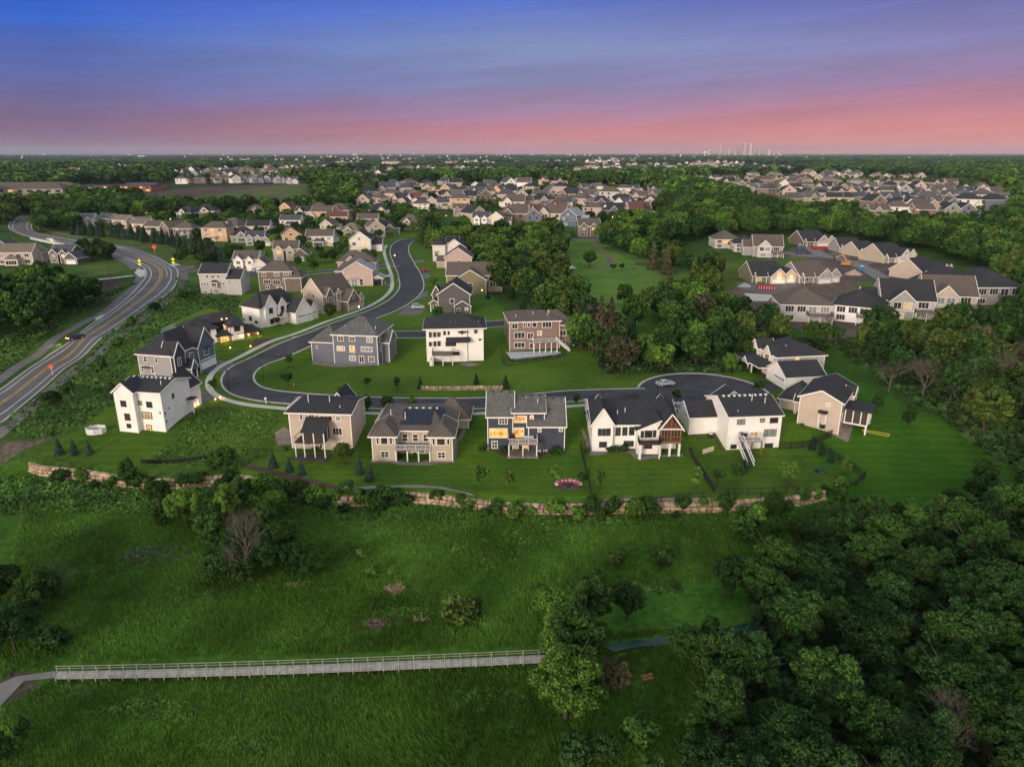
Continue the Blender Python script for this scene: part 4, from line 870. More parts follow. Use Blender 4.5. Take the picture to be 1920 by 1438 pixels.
# H house at the end of the cul de sac
H = House('grey and white house with twin dormers and wide garage at the end of the cul-de-sac', Z7(825,300), P1=Z7(960,388), wall='palegrey', roof='char')
W = H.W
H.vol(-.6, -.6, W, 9.5, 3.0, 2.5, axis='y', z0=-.5, wall='white'); H.vol(-12, 1.6, -.3, 14.5, 5.6, 2.9, axis='x', in0=4.4, in1=4.6)
H.vol(-11.4, .4, -8.2, 5, 5.8, 1.8, axis='y', ov=.35, wall='offwhite'); H.vol(-5.2, .6, -1.8, 5, 5.7, 1.8, axis='y', ov=.35, wall='offwhite')
H.vol(-12.6, -2.6, -.8, 2, 3.0, 1.2, in0=1.5, in1=.6, z0=2.6); H.vol(-7.4, -3.8, -5.2, 0, 3.0, 1.2, axis='y', z0=2.7, ov=.3)
for x in (-12.3, -7.3, -5.3): H.box('porch_post', METW, x-.15, -2.5, 0, x+.15, -2.2, 2.7)
H.garage('f', -.6, 2.8, W-.5); H.garage('f', -.6, .3, 2.2, glass=False)
H.win('f', .4, -10.6, 3.9, -9, 5.4, 2, 2); H.win('f', .6, -4.4, 3.9, -2.6, 5.3, 2, 2); H.win('f', 1.6, -10.6, .5, -9, 2.2, 2, 1); H.win('r', -.3, 6.5, 4.5, 7.5, 5.2, 1, 1, pane=LIT); H.box('front_door', WOODB, -6.7, 1.4, 0, -5.8, 1.6, 2.2)
H.done(); gH = H
# ------------------------------------------------------------------ houses right of the street
H = House('grey house with small side gable and white porch beside the olive house', Z8(1500,592), rot=0, wall='darkgrey', roof='char', P1=Z8(1712,592))
W = H.W; H.vol(0, 0, W, 13, 6.2, 3.6, axis='y'); H.vol(W*.52, -1.2, W+.3, 2, 2.6, 1.7, axis='y', ov=.3); H.vol(-3, 1.4, .1, 5, 2.9, 1.2, axis='y', z0=2.6, ov=.3); H.vol(-2.4, 6, .1, 12, 5, 2.4, axis='y')
for x in (-2.8, -1.0): H.box('porch_post', METW, x, 1.5, 0, x+.3, 1.8, 2.9)
H.win('f', 0, W*.38, 3.2, W*.38+1.3, 4.6, 1, 1); H.win('f', -1.2, W*.60, .9, W*.60+1, 1.7, 1, 1); H.win('f', -1.2, W*.85, 1.1, W*.85+1, 1.9, 1, 1, pane=LITD); H.done()
H = House('olive green gabled house with brown roof and screened side room', Z8(1612,472), P1=Z8(1815,478), rot=0, wall='olive', roof='brown')
W = H.W; H.vol(0, 0, W, 10, 5.6, 3.6, axis='y'); H.vol(-3.5, 5, W+1, 17, 6.6, 4.0); H.vol(W+.9, 6, W+6, 11, 4.4, 1.2, wall='tan', in0=0, in1=1.5)
for i in range(4): H.win('f', 6, W+1.5+i*1.1, 1.9, W+2.2+i*1.1, 3.7, 1, 1)
H.win('f', 0, W*.45, 3.0, W*.45+1.2, 4.4, 1, 1); H.box('wall_lamp', LAMPY, W*.86, -.2, 1.6, W*.86+.3, 0, 1.9); H.done()
H = House('pinkish gabled house with brown roof between the olive and white houses', Z8(1545,300), P1=Z8(1722,295), rot=0, wall='pink', roof='brown')
W = H.W; H.vol(0, 0, W, 14, 5.2, 4.2, axis='y'); H.vol(-4, 3, 2, 12, 3, 2, z0=0); H.win('f', 0, W*.5, 3, W*.5+.8, 4, 1, 1); H.win('l', -4, 5, .5, 8, 2.4, 2, 1, pane=LIT); H.done()
H = House('white house with dark roof and stepped gable, farthest of the row by the big spruces', Z8(1465,250), P1=Z8(1665,235), rot=0, wall='offwhite', roof='char')
W = H.W; H.vol(0, 0, 6, 14, 8, 2.6, axis='y', in0=3, in1=3); H.vol(5, 2, W, 16, 6.4, 4, axis='y'); H.vol(6, 8, 12, 20, 8.4, 2.5, axis='x'); H.win('f', 0, 1, 2.4, 2.6, 4, 1, 2); H.box('canopy', R_['char'], .6, -.8, 4.6, 3, 0, 4.8); H.done()
# ------------------------------------------------------------------ generic kinds for the middle distance
def kind_house(kind, label, pos, rot, wall, roof, s=1., lit=0, accent=None, group=None, rng=random):
    H = House(label, None, world=pos, rot=rot, wall=wall, roof=roof, group=group); q = s
    pk = lambda: (LIT if rng.random() < .5 else LITD) if rng.random() < lit else (GLASSP if rng.random() < .25 else GLASS)
    if kind == 0:      # street front: two front gables and a garage wing
        H.vol(-7*q, 0, 5*q, 10*q, 5.8*q, 3.4*q); H.vol(-6.2*q, -1.2, -2*q, 3, 5.2*q, 2.2*q, axis='y', ov=.35, wall=accent); H.vol(-.6*q, -1., 3*q, 3, 5.2*q, 1.9*q, axis='y', ov=.35, wall=accent)
        H.vol(3*q, -3*q, 10*q, 7*q, 3.2*q, 3.0*q, axis='y', ov=.4, z0=-1.)
        H.win('f', -1.2, -5.0*q, 3.5*q, -3.2*q, 4.9*q, 2, 2, pane=pk()); H.win('f', -1.0, .4*q, 3.5*q, 2.0*q, 4.8*q, 2, 2, pane=pk()); H.win('f', -1.2, -5.2*q, .7, -3*q, 2.3, 3, 1, pane=pk()); H.garage('f', -3*q, 3.9*q, 9.1*q); H.box('front_door', WOODB, -1.7*q, -.12, 0, -.8*q, 0, 2.2)
    elif kind == 1:    # rear view, three storeys, hip
        H.vol(-8*q, 0, 8*q, 11*q, 8.2*q, 3.4*q, in0=4.5*q, in1=4.5*q)
        for x in (-6, -2, 3): 
            for z in (.8, 3.6, 6.4):
                H.win('f', 0, (x)*q, z*q, (x+2.0)*q, (z+1.3)*q, 2, 1, pane=pk())
        H.deck(-3*q, -3, 2*q, -.05, 2.8*q, posts=3)
    elif kind == 2:    # gable towards the camera
        H.vol(-5*q, 0, 5*q, 14*q, 6.2*q, 3.8*q, axis='y'); H.vol(4*q, 4*q, 10*q, 12*q, 3.4*q, 2.6*q)
        H.win('f', 0, -1, 6.0*q, .4, 7.2*q, 1, 1, pane=pk()); H.win('f', 0, -3.6*q, 3.5*q, -2*q, 5*q, 2, 1, pane=pk()); H.win('f', 0, 1.4*q, 3.5*q, 3*q, 5*q, 2, 1, pane=pk()); H.win('f', 0, -3*q, .7, -.6*q, 2.2, 2, 1, pane=pk())
    elif kind == 3:    # long, ridge along x, rear view with sunroom
        H.vol(-8*q, 0, 8*q, 10*q, 6.0*q, 3.4*q); H.vol(-3*q, -3.2, 2.5*q, .2, 3.0, 1.4, axis='x', in0=1, in1=1, ov=.3); H.vol(2*q, 7*q, 9*q, 14*q, 4.6*q, 3.0*q, axis='y')
        for x in (-6.6, -2.2, 1.0, 4.6): H.win('f', 0, x*q, 3.7*q, (x+1.8)*q, 5.1*q, 2, 1, pane=pk())
        H.win('f', 0, -6.6*q, .8, -4.4*q, 2.3, 3, 1, pane=pk()); H.win('f', -3.2, -2.6*q, .6, 2.1*q, 2.4, 4, 1, pane=pk()); H.win('f', 0, 4.4*q, .6, 6.6*q, 2.5, 2, 1, pane=pk())
    elif kind == 4:    # hip cottage with dormer gable
        H.vol(-7*q, 0, 7*q, 12*q, 4.4*q, 4.6*q, in0=5*q, in1=5*q); H.vol(-3*q, -1.4, 3*q, 5*q, 4.3*q, 2.8*q, axis='y', ov=.4, wall=accent); H.win('f', -1.4, -1*q, 4.2*q, 1*q, 5.6*q, 2, 1, pane=pk()); H.win('f', -1.4, -2*q, .8, 2*q, 2.5, 3, 1, pane=pk()); H.win('f', 0, 4*q, .8, 6*q, 2.4, 2, 1, pane=pk()); H.win('f', 0, -6*q, .8, -4.2*q, 2.4, 2, 1, pane=pk())
    elif kind == 5:    # rambler, street front, timber gables (new houses)
        H.vol(-9*q, 0, 7*q, 14*q, 3.2*q, 5.0*q, axis='x', in0=0, in1=3*q, ov=.6); H.vol(-2*q, -3, 5*q, 6*q, 3.1*q, 3.2*q, axis='y', ov=.5, wall=accent); H.vol(4.6*q, -1.6, 10*q, 7*q, 3.1*q, 2.7*q, axis='y', ov=.5, wall=accent); H.vol(-8*q, -1.8, -3*q, .4, 2.9, 1.4, axis='x', z0=2.6, ov=.3)
        H.garage('f', -3, -1.4*q, 4.2*q); H.garage('f', -1.6, 5.6*q, 9.2*q); H.win('f', 0, -7.4*q, .8, -4.8*q, 2.4, 3, 1, pane=pk()); H.win('f', -3, .7*q, 4.0*q, 2.2*q, 5.0*q, 2, 1, pane=pk()); H.box('porch_post', METW, -7.8*q, -1.7, 0, -7.5*q, -1.4, 2.8)
        H.box('porch_post', METW, -3.4*q, -1.7, 0, -3.1*q, -1.4, 2.8)
        if lit > .5: H.box('wall_lamp', LAMPY, 1.6*q, -3.3, 2.5, 1.9*q, -3.05, 2.8); H.box('wall_lamp', LAMPY, 7.6*q, -1.9, 2.5, 7.9*q, -1.65, 2.8); house_light(H, 1.7*q, -4.2, 2.6, 160*lit); house_light(H, 7.7*q, -2.8, 2.6, 130*lit)
    elif kind == 6:    # walk-out rear, hip, big windows and deck
        H.vol(-9*q, 0, 8*q, 17*q, 6.2*q, 4.8*q, axis='y', in0=7*q, in1=6*q, ov=.6)
        for x in (-7.6, -3.6, 4.2): H.win('f', 0, x*q, 3.6*q, (x+2.8)*q, 5.6*q, 3, 1, pane=pk())
        H.win('f', 0, -7.4*q, .6, -4.6*q, 2.2, 3, 1, pane=pk()); H.deck(-.5*q, -3.5, 7.6*q, -.05, 3.1*q, posts=3, railm=METD); H.win('f', 0, .2*q, 3.3*q, 2.8*q, 5.5*q, 2, 1, pane=pk(), name='patio_door')
        for z in (3.6,):
            for y in (4, 8, 11): H.win('l', -9*q, y*q, z*q, (y+1.2)*q, (z+1.3)*q, 1, 1, pane=pk())
    elif kind == 7:    # walk-out rear with camera-facing gable bays
        H.vol(-8*q, 2, 8*q, 16*q, 6.0*q, 5.6*q, axis='x', ov=.5); H.vol(-6*q, -.5, 1.2*q, 8*q, 6.0*q, 3.4*q, axis='y', ov=.5, wall=accent)
        H.vol(-13*q, 6*q, -7*q, 14*q, 5.0*q, 3.4*q, axis='x', z0=-.5)
        H.win('f', -.5, -5*q, 3.7*q, -2.8*q, 5.7*q, 2, 1, pane=pk()); H.win('f', -.5, -2*q, 3.7*q, .4*q, 5.7*q, 2, 1, pane=pk()); H.win('f', -.5, -4.4*q, .5, -1.6*q, 2.2, 3, 1, pane=pk()); H.win('f', 2, 3*q, 3.6*q, 6*q, 5.6*q, 3, 1, pane=pk()); H.deck(1.4*q, -2, 8*q, 1.95, 3.0*q, posts=3, railm=METD)
        H.win('f', 2, 3*q, .4, 6.4*q, 2.3, 3, 1, pane=pk(), name='patio_door'); H.tr.box(-6.06*q, -.58, 2.95*q, 1.26*q, -.5, 3.2*q)
        for y in (4, 8): H.win('l', -8*q, y*q, 3.8*q, (y+1.4)*q, 5.0*q, 1, 1, pane=pk())
    H.done(); return H.root
RN = {'char': 'charcoal', 'brown': 'brown', 'grey': 'grey', 'slate': 'slate', 'red': 'reddish', 'light': 'pale', 'tan': 'tan'}
WN = {'white': 'white', 'offwhite': 'off-white', 'beige': 'beige', 'tan': 'tan', 'navy': 'navy', 'slate': 'slate blue', 'taupe': 'taupe', 'grey': 'grey', 'olive': 'olive', 'umber': 'dark brown', 'pink': 'pinkish', 'blue': 'blue', 'darkgrey': 'dark grey', 'sage': 'sage green', 'peach': 'peach', 'palegrey': 'pale grey', 'stone': 'stone', 'black': 'black'}
random.seed(5); NPOS = []
# (px, py of the base, kind, rotation, wall, roof, scale, lit, accent, words)
NEAR = [
 (466,508,0,2,'offwhite','brown',.92,.0,'white','white street front house with twin gables and cars on its drive'),
 (541,489,0,6,'umber','brown',1.0,.1,'beige','brown house with twin gables directly behind the olive brown hip house'),
 (676,474,2,4,'offwhite','char',1.1,.3,None,'white gabled house with porch beside the upper street bend'),
 (660,507,4,0,'pink','brown',.9,.0,None,'brown hip roof house peeking over the pinkish grey house'),
 (30,497,3,8,'beige','tan',1.0,.2,None,'beige house with white windows left of the highway'),
 (120,494,0,-6,'darkgrey','slate',.9,.3,None,'dark grey house with front gable left of the highway'),
 (8,487,2,12,'blue','slate',.9,.0,None,'blue house cut by the left edge of the picture'),
 (403,453,1,-5,'peach','brown',.95,.5,None,'peach three storey house with lit windows above the conifer row'),
 (455,455,4,5,'sage','char',.9,.1,None,'sage house with small dormers right of the peach house'),
 (482,461,0,8,'grey','slate',.85,.0,None,'grey blue house with three front gables below its neighbours'),
 (548,462,2,18,'peach','red',1.0,.0,None,'peach gabled house with reddish roof'),
 (600,462,3,3,'offwhite','brown',.95,.1,None,'off-white long house with central rear bay'),
 (485,440,3,4,'offwhite','char',.9,.2,None,'off-white house with charcoal roof behind the grey blue house'),
 (545,428,3,-2,'offwhite','slate',.9,.2,None,'pale house with slate roof in the second row'),
 (632,422,3,0,'peach','red',.95,.2,None,'peach house with reddish roof and lit rear wall'),
 (655,445,4,-10,'sage','tan',.9,.1,None,'sage green gabled cottage among garden trees'),
 (612,436,2,-8,'beige','brown',.8,.1,None,'beige gabled cottage left of the sage green cottage'),
 (690,425,3,2,'beige','brown',.9,.0,None,'beige house with long brown roof near the upper street'),
 (707,445,2,20,'tan','brown',1.0,.0,None,'tan gabled house above the white gabled house'),
 (730,442,4,30,'darkgrey','char',1.0,.0,None,'dark grey house with broad roof at the upper street bend'),
 (765,430,4,-15,'tan','brown',1.0,.1,'pink','tan house with stone gables at the top of the street'),
 (714,405,4,25,'beige','char',1.0,.1,None,'beige house with dark hip roof left of the large spruces'),
 (790,398,1,5,'offwhite','slate',.85,.1,None,'white house with slate roof beyond the street'),
 (480,405,4,10,'umber','brown',.9,.0,None,'brown hip house at the left of the third row'),
 (535,402,2,-10,'peach','red',.9,.4,None,'small peach gabled house with red roof'),
 (600,405,4,15,'taupe','brown',1.1,.0,None,'taupe house with large brown roof beside the woods'),
 (165,424,0,5,'offwhite','grey',.9,.1,None,'off-white house at the left end of the row above the conifers'),
 (196,424,3,-30,'umber','slate',.9,.1,None,'brown house with slate roof second in the row above the conifers'),
 (225,428,3,-25,'beige','tan',.9,.1,None,'beige house with tan roof third in the row above the conifers'),
 (252,431,2,-40,'navy','tan',.8,.0,None,'navy gable ended house in the row above the conifers'),
 (263,436,3,-20,'peach','tan',.9,.6,None,'peach house with lit windows above the conifers'),
 (288,440,3,-15,'tan','brown',.85,.3,None,'tan house with dormers above the conifers'),
 (310,446,2,-35,'taupe','brown',.95,.0,None,'taupe brick gabled house at the bend of the conifer row'),
 (345,449,1,-12,'darkgrey','brown',.8,.4,None,'dark grey house behind the conifers with lamp lit wall'),
 (275,407,0,-20,'tan','brown',.95,1.,None,'tan house with glowing garage lamps at the wood edge'),
 (210,404,4,0,'beige','slate',1.,.0,None,'slate roofed house at the wood edge left'),
 (345,410,4,-20,'offwhite','char',1.,.1,None,'white house with steep dark roof at the wood edge'),
 (385,408,4,5,'beige','char',1.1,.0,None,'low house with wide charcoal hip roof at the wood edge'),
 (430,437,4,-20,'beige','brown',1.,.0,None,'beige house with brown hip roof behind the peach house'),
 (612,348,1,0,'peach','red',1.05,.2,None,'lone peach house with columned front on the hill'),
 (655,376,1,6,'beige','slate',1.1,.1,None,'beige three storey house standing alone before the woods'),
 (690,374,4,6,'grey','slate',1.,.1,None,'grey hip roofed house right of the lone beige house'),
 (716,366,2,6,'tan','brown',1.,.1,None,'tan gabled house in the far middle row'),
 (1108,444,0,3,'umber','brown',1.15,.5,None,'dark brown house with white gable trim above the meadow track'),
 (1065,425,2,-25,'blue','light',1.2,.0,None,'blue house with pale metal roof behind the round trees'),
 (1195,432,3,-5,'palegrey','light',1.25,.2,None,'pale house with light metal roof at the top of the meadow'),
 (905,424,0,0,'grey','slate',1.,.1,'white','grey house with blue white gable among the trees'),
 (930,425,2,-5,'offwhite','brown',1.,.9,None,'house with glowing open porch among the trees'),
 (868,407,0,3,'taupe','brown',1.05,.1,None,'taupe twin gabled house left of the round trees'),
 (862,392,1,3,'peach','brown',1.1,.3,None,'large peach house with brown roof and lit gable'),
 (835,392,3,3,'offwhite','slate',.9,.1,None,'off-white porch house left of the large peach house'),
]
for px, py, k, rot, w, r, s, lit, acc, words in NEAR:
    p = at(px, py); NPOS.append((p.x, p.y+4)); kind_house(k, words, p, rot, w, r, s, lit, acc)
# the new houses at the right
NEW = [
 (1365,466,6,5,'palegrey','brown',.9,.1,None,'pale rambler with brown hip roof at the far left of the new street'),
 (1400,473,6,0,'palegrey','char',.8,.1,None,'small pale house with charcoal roof between two brown roofs'),
 (1440,483,7,-3,'grey','brown',1.,.0,'palegrey','grey house with broad beige gable and corner sunroom'),
 (1532,462,5,3,'umber','char',1.1,.0,'tan','tan and dark house with timber gables at the head of the new street'),
 (1600,474,5,10,'grey','char',.95,.0,'white','white trimmed house with steep gables beside the new street'),
 (1632,481,5,12,'tan','char',.95,1.,'peach','house with orange glowing garage front beside the new street'),
 (1682,492,5,14,'tan','char',1.15,.0,'offwhite','dark hip roofed house with white garage row and parked silver car'),
 (1447,530,5,-4,'olive','char',1.05,1.,'tan','olive house with brightly lit twin garage doors'),
 (1532,530,5,6,'grey','brown',1.05,.0,'grey','grey house with white twin garage and columned porch'),
 (1512,604,6,-18,'palegrey','brown',1.0,.1,None,'house with big brown hip roof and stone walkout nearest the wood'),
 (1608,606,6,-22,'white','char',.95,.1,None,'white walkout house with charcoal hip roof and deck posts'),
 (1702,600,7,-22,'palegrey','char',1.1,.1,'grey','grey walkout house with white bands and layered rear gables'),
 (1782,590,7,-22,'beige','brown',1.1,.1,'beige','beige walkout house with tall brown roof and rear gable'),
 (1752,524,5,22,'beige','char',1.15,.0,'white','beige house with very broad dark roof and white gable'),
 (1812,562,6,25,'white','char',1.1,.0,None,'white gable ended house under a broad dark roof'),
 (1870,572,6,8,'grey','char',1.15,.1,None,'grey house with sprawling charcoal roof at the right end'),
]
for px, py, k, rot, w, r, s, lit, acc, words in NEW:
    p = at(px, py); kind_house(k, words, p, rot+(-6, 5, 9, -8, 3)[int(px) % 5], w, r, s*.90, lit, acc)
# ------------------------------------------------------------------ far rows, built from a few models and copied with their parts
def far_model(k):
    """wall, roof, window band and garage door, in metres, as shared meshes"""
    wl, rf, tr = MB(), MB(), MB()
    def v(x0, y0, x1, y1, z1, h, axis='x', i0=0., i1=0.):
        wl.box(x0, y0, -1.5, x1, y1, z1); roof_on(rf, tr, wl, x0, y0, x1, y1, z1, h, axis, i0, i1, .5)
    if k == 0: v(-8, 0, 6, 10, 6, 3.6); v(-5, -1.5, -.5, 4, 5.8, 2.6, 'y'); v(3, -3, 10, 6, 3.4, 3.2, 'y')
    if k == 1: v(-8, 0, 8, 11, 8, 3.6, 'x', 5, 5); v(4, -2, 9, 7, 4, 2.4, 'y')
    if k == 2: v(-6, 0, 6, 15, 6.4, 4.6, 'y'); v(5, 4, 11, 12, 3.6, 2.6)
    if k == 3: v(-9, 0, 9, 12, 5.6, 4.6, 'x', 5.5, 0); v(-6, -2, 0, 5, 5.5, 3, 'y')
    if k == 4: v(-7, 0, 7, 11, 6.2, 4.2, 'x', 4.5, 4.5); v(-3.4, -1.6, 2, 5, 6, 2.7, 'y'); v(6.5, 1, 12, 9, 3.4, 2.4, 'x', 0, 3)
    y = {0: -1.5, 1: 0, 2: 0, 3: -2, 4: -1.6}[k]; ws = []
    for x, z in {0: ((-4, 3.6), (-2.4, 3.6), (-4, .8)), 1: ((-6, 5.8), (-1, 5.8), (-6, 3), (-1, 3)), 2: ((-3.5, 3.6), (1.5, 3.6), (-3, .8), (-.8, 6.6)), 3: ((-4.6, 3.4), (-2.5, 3.4), (-4, .8)), 4: ((-2.5, 3.8), (-.3, 3.8), (-2, .9))}[k]: q_ = MB(); q_.box(x, y-.08, z, x+1.5, y+.02, z+1.5); ws.append(('window', q_.mesh('far_window', GLASS)))
    if k in (0, 3): q_ = MB(); q_.box(3.6 if k else -7, -.08, 3.4, 5.4 if k else -5.6, .02, 4.9); ws.append(('window', q_.mesh('far_window', GLASS)))
    return [(n_, m_) for n_, m_ in (('wall', wl.mesh('far_wall', W_['tan'])), ('roof', rf.mesh('far_roof', R_['brown'])), ('trim', tr.mesh('far_trim', TRIM)))]+ws
FM = [far_model(k) for k in range(5)]
def far_house(k, label, pos, rot, wall, roof, group, s=1., lit=False):
    r = tag(empty('house', pos, R(rot)), label, 'house', group); r.scale = (s, s, s)
    for nme, me_ in FM[k]:
        o = link(nme, me_, r); o.material_slots[0].link = 'OBJECT'
        o.material_slots[0].material = {'wall': W_[wall], 'roof': R_[roof], 'trim': TRIM, 'window': LIT if lit else GLASS}[nme]
def ordn(n): return {1: 'first', 2: 'second', 3: 'third', 4: 'fourth', 5: 'fifth', 6: 'sixth', 7: 'seventh', 8: 'eighth', 9: 'ninth', 10: 'tenth', 11: 'eleventh', 12: 'twelfth'}.get(n) or f"{n}{'th' if n % 100 in (11, 12, 13) else {1: 'st', 2: 'nd', 3: 'rd'}.get(n % 10, 'th')}"
random.seed(11); FARPOS = list(NPOS)
WALLS = ['offwhite', 'beige', 'tan', 'grey', 'pink', 'palegrey', 'white', 'taupe', 'slate', 'umber', 'sage', 'peach']; WWT = [5, 6, 7, 5, 4, 3, 2, 4, 3, 3, 2, 2]
ROWS = [  # x0, x1, y, n, jitter, where, roof choices
 (845,960,372,6,3,'row left of the middle estate',['brown','char','slate']), (960,1240,408,9,3,'front row of the middle estate',['brown','char','slate','red']),
 (950,1230,393,9,3,'second row of the middle estate',['brown','char','slate']), (830,1250,378,13,3,'third row of the middle estate',['brown','char','slate','grey']),
 (720,1240,364,16,2,'fourth row of the middle estate',['brown','char','slate','grey']), (650,1010,354,11,2,'fifth row of the middle estate',['brown','char','slate']), (960,1130,348,5,2,'sixth row of the middle estate',['brown','char']),
 (1640,1830,409,6,3,'nearest row of the right estate',['brown','char']),(1640,1890,395,9,3,'front row of the right estate',['brown','char']), (1480,1880,383,14,3,'second row of the right estate',['brown','char','slate','grey']),
 (1430,1870,371,16,2,'third row of the right estate',['brown','char','slate']), (1340,1850,361,19,2,'fourth row of the right estate',['brown','char','slate','grey']), (1295,1790,351,19,2,'fifth row of the right estate',['brown','char','tan']),
 (1290,1560,342,13,2,'sixth row of the right estate',['brown','slate','tan']), (1400,1740,335,12,2,'seventh row of the right estate',['brown','slate','tan']),
 (650,840,378,6,2,'first row left of the great spruces',['brown','char']), (660,840,389,5,2,'second row left of the great spruces',['brown','char','red']), (560,650,412,3,2,'short row above the cottages',['brown','char']),
 (890,1050,419,4,2,'short row behind the round trees',['brown','char']), (1250,1330,347,4,2,'short row between the estates',['brown','char']),
 (325,560,344,11,2,'row above the bare field',['brown','char','slate']), (380,620,327,10,2,'upper left estate',['brown','tan']), (655,900,329,13,2,'upper middle estate',['brown','char','tan']), (700,930,320,11,2,'upper middle far row',['brown','char','tan']),
 (1030,1200,322,9,2,'upper right middle estate',['brown','tan']), (1090,1280,310,10,1,'farthest middle estate',['tan','brown']), (1290,1420,311,8,1,'farthest right estate',['tan','brown']), (1420,1500,316,4,1,'farthest right pale group',['light','tan'])]
for x0, x1, y, n, j, where, roofs in ROWS:
    for i in range(n):
        px = x0+(x1-x0)*(i+.5)/n+random.uniform(-.3, .3)*(x1-x0)/n; py = y+random.uniform(-j, j)*.7; p = at(px, py)
        w = random.choices(WALLS, WWT)[0]; r = random.choice(roofs); k = random.randrange(5); FARPOS.append((p.x, p.y))
        far_house(k, f"{WN[w]} house, {RN[r]} roof, {ordn(i+1)} from left in {where.replace('the ', '')}", p, random.choice((0, 0, 15, -20, 35, -40, 90, 180))+random.uniform(-8, 8), w, r, f'houses in the {where}', random.uniform(.95, 1.25), random.random() < .05)
# ------------------------------------------------------------------ vegetation
rs = np.random.RandomState(7)
LEAF = {}
for nme, c in {'dark': (.020, .054, .011), 'mid': (.034, .080, .014), 'bright': (.072, .150, .020), 'olive': (.056, .092, .016), 'rust': (.070, .070, .034), 'blue': (.040, .075, .055), 'plum': (.030, .015, .018), 'spruce': (.020, .045, .020)}.items():
    LEAF[nme] = mat('leaves_'+nme, c, .8, noise=.38, scale=.5, island=.45, objrand=.25, spec=.15)
BARK = mat('bark', (.055, .042, .032), .95, .25, 2); BARKP = mat('bark_pale', (.10, .085, .072), .95, .2, 2)
def leafquads(P, Nn, size, rng, asp=1.0):
    """square leaf clumps at P facing roughly Nn"""
    n = len(P); a = rng.normal(size=(n, 3)); Nn = Nn+a*.7; Nn /= np.linalg.norm(Nn, axis=1)[:, None]
    t = np.cross(Nn, rng.normal(size=(n, 3))); t /= np.linalg.norm(t, axis=1)[:, None]; u = np.cross(Nn, t)
    s = (size*rng.uniform(.55, 1.3, n))[:, None]/2; k = rng.uniform(-.25, .25, (n, 4, 1))
    c = [(-1, -.7), (.9, -1), (1, .8), (-.8, 1)]
    V = np.stack([P+t*s*cx+u*s*cy*asp for cx, cy in c], 1); V += Nn[:, None, :]*k*s[:, None, :]*1.6
    return V.reshape(-1, 3)
def crown(Rr, Hh, base, nl, nf, ls, seed, lobr=.42, cone=0.):
    """lobed crown: leaf clumps over the outside of many overlapping lobes"""
    rng = np.random.RandomState(seed); C = []
    while len(C) < nl:
        p = rng.uniform(-1, 1, 3)
        if np.linalg.norm(p) > 1 or np.linalg.norm(p) < .28: continue
        w = 1-cone*max(0, p[2]); C.append((p[0]*w*Rr*(1-lobr*.75), p[1]*w*Rr*(1-lobr*.75), base+Hh/2+p[2]*Hh/2*(1-lobr*.6)))
    C = np.array(C); rad = Rr*lobr*rng.uniform(.65, 1.25, nl)*(1-cone*.4*np.clip((C[:, 2]-base)/Hh*2-1, 0, 1))
    pr = rad**2; idx = rng.choice(nl, nf, p=pr/pr.sum()); d = rng.normal(size=(nf, 3)); d[:, 2] += .25; d /= np.linalg.norm(d, axis=1)[:, None]
    dep = 1-.45*rng.random(nf)**2.2; P = C[idx]+d*(rad[idx]*dep)[:, None]*np.array([1, 1, .82])
    P[:, 2] = np.maximum(P[:, 2], base*.55+rng.uniform(0, .5, nf))
    return leafquads(P, d, ls, rng)
def trunk_mesh(h, r, seed, limbs=4, spread=.4):
    rng = random.Random(seed); mb = MB(); mb.tube([(0, 0, -.6), (rng.uniform(-.1, .1), 0, h*.35), (rng.uniform(-.3, .3), rng.uniform(-.3, .3), h*.75)], [r*1.25, r*.8, r*.35], 6)
    for i in range(limbs):
        a = rng.uniform(0, 6.28); z = h*rng.uniform(.28, .55); k = h*spread
        mb.tube([(0, 0, z), (math.cos(a)*k*.5, math.sin(a)*k*.5, z+h*.17), (math.cos(a)*k, math.sin(a)*k, z+h*.36)], [r*.45, r*.3, r*.1], 5)
    return mb.mesh('trunk', BARK)
def spruce_mesh(h, r, nf, ls, seed, droop=.25, gap=0.):
    rng = np.random.RandomState(seed); t = rng.random(nf)**.62; t = 1-t     # 0 base .. 1 tip
    tier = np.round(t*11+rng.uniform(-.2, .2, nf))/11*.6+t*.4; a = rng.uniform(0, 6.283, nf)
    lob = 1+.18*np.sin(a*5+tier*40)+.12*rng.normal(size=nf); rr = r*(1-t)**.85*lob*(.55+.45*rng.random(nf)**.4)*(1-gap*(np.sin(tier*38) > .3))
    P = np.stack([rr*np.cos(a), rr*np.sin(a), .25+t*h-rr*droop], -1); Nn = np.stack([np.cos(a), np.sin(a), np.full(nf, .7)], -1)
    return leafquads(P, Nn, ls, rng, .8)
BR = [quads('crown', crown((3.6, 4.3, 3.0, 4.0, 2.6, 4.4, 3.5)[i], (7.2, 6.2, 8.2, 7.0, 8.6, 5.4, 7.6)[i], (2, 2.4, 1.2, 2.2, .9, 2.6, 1.6)[i], (70, 90, 60, 110, 50, 95, 80)[i], 11500, (.27, .24, .29, .23, .26, .28, .25)[i], 100+i, (.21, .19, .25, .17, .27, .2, .22)[i], (0, 0, .35, 0, .6, 0, .2)[i]), LEAF['mid']) for i in range(7)]
BRM = [quads('crown_mid', crown(3.9, 7.6, 2.0, 40+4*i, 2600, .54, 200+i, .27), LEAF['mid']) for i in range(5)]
BRF = [quads('crown_far', crown(4.2, 7.8, 1.2, 11+2*i, 300, 1.55, 300+i, .44), LEAF['mid']) for i in range(4)]
TR = [trunk_mesh(9.5, .24, 40+i) for i in range(4)]
SAP = [quads('sapling_crown', crown(1.5, 3.3, 1.0, 16, 1200, .26, 400+i, .36, .3), LEAF['bright']) for i in range(4)]; SAPT = trunk_mesh(4, .07, 60, 3, .25)
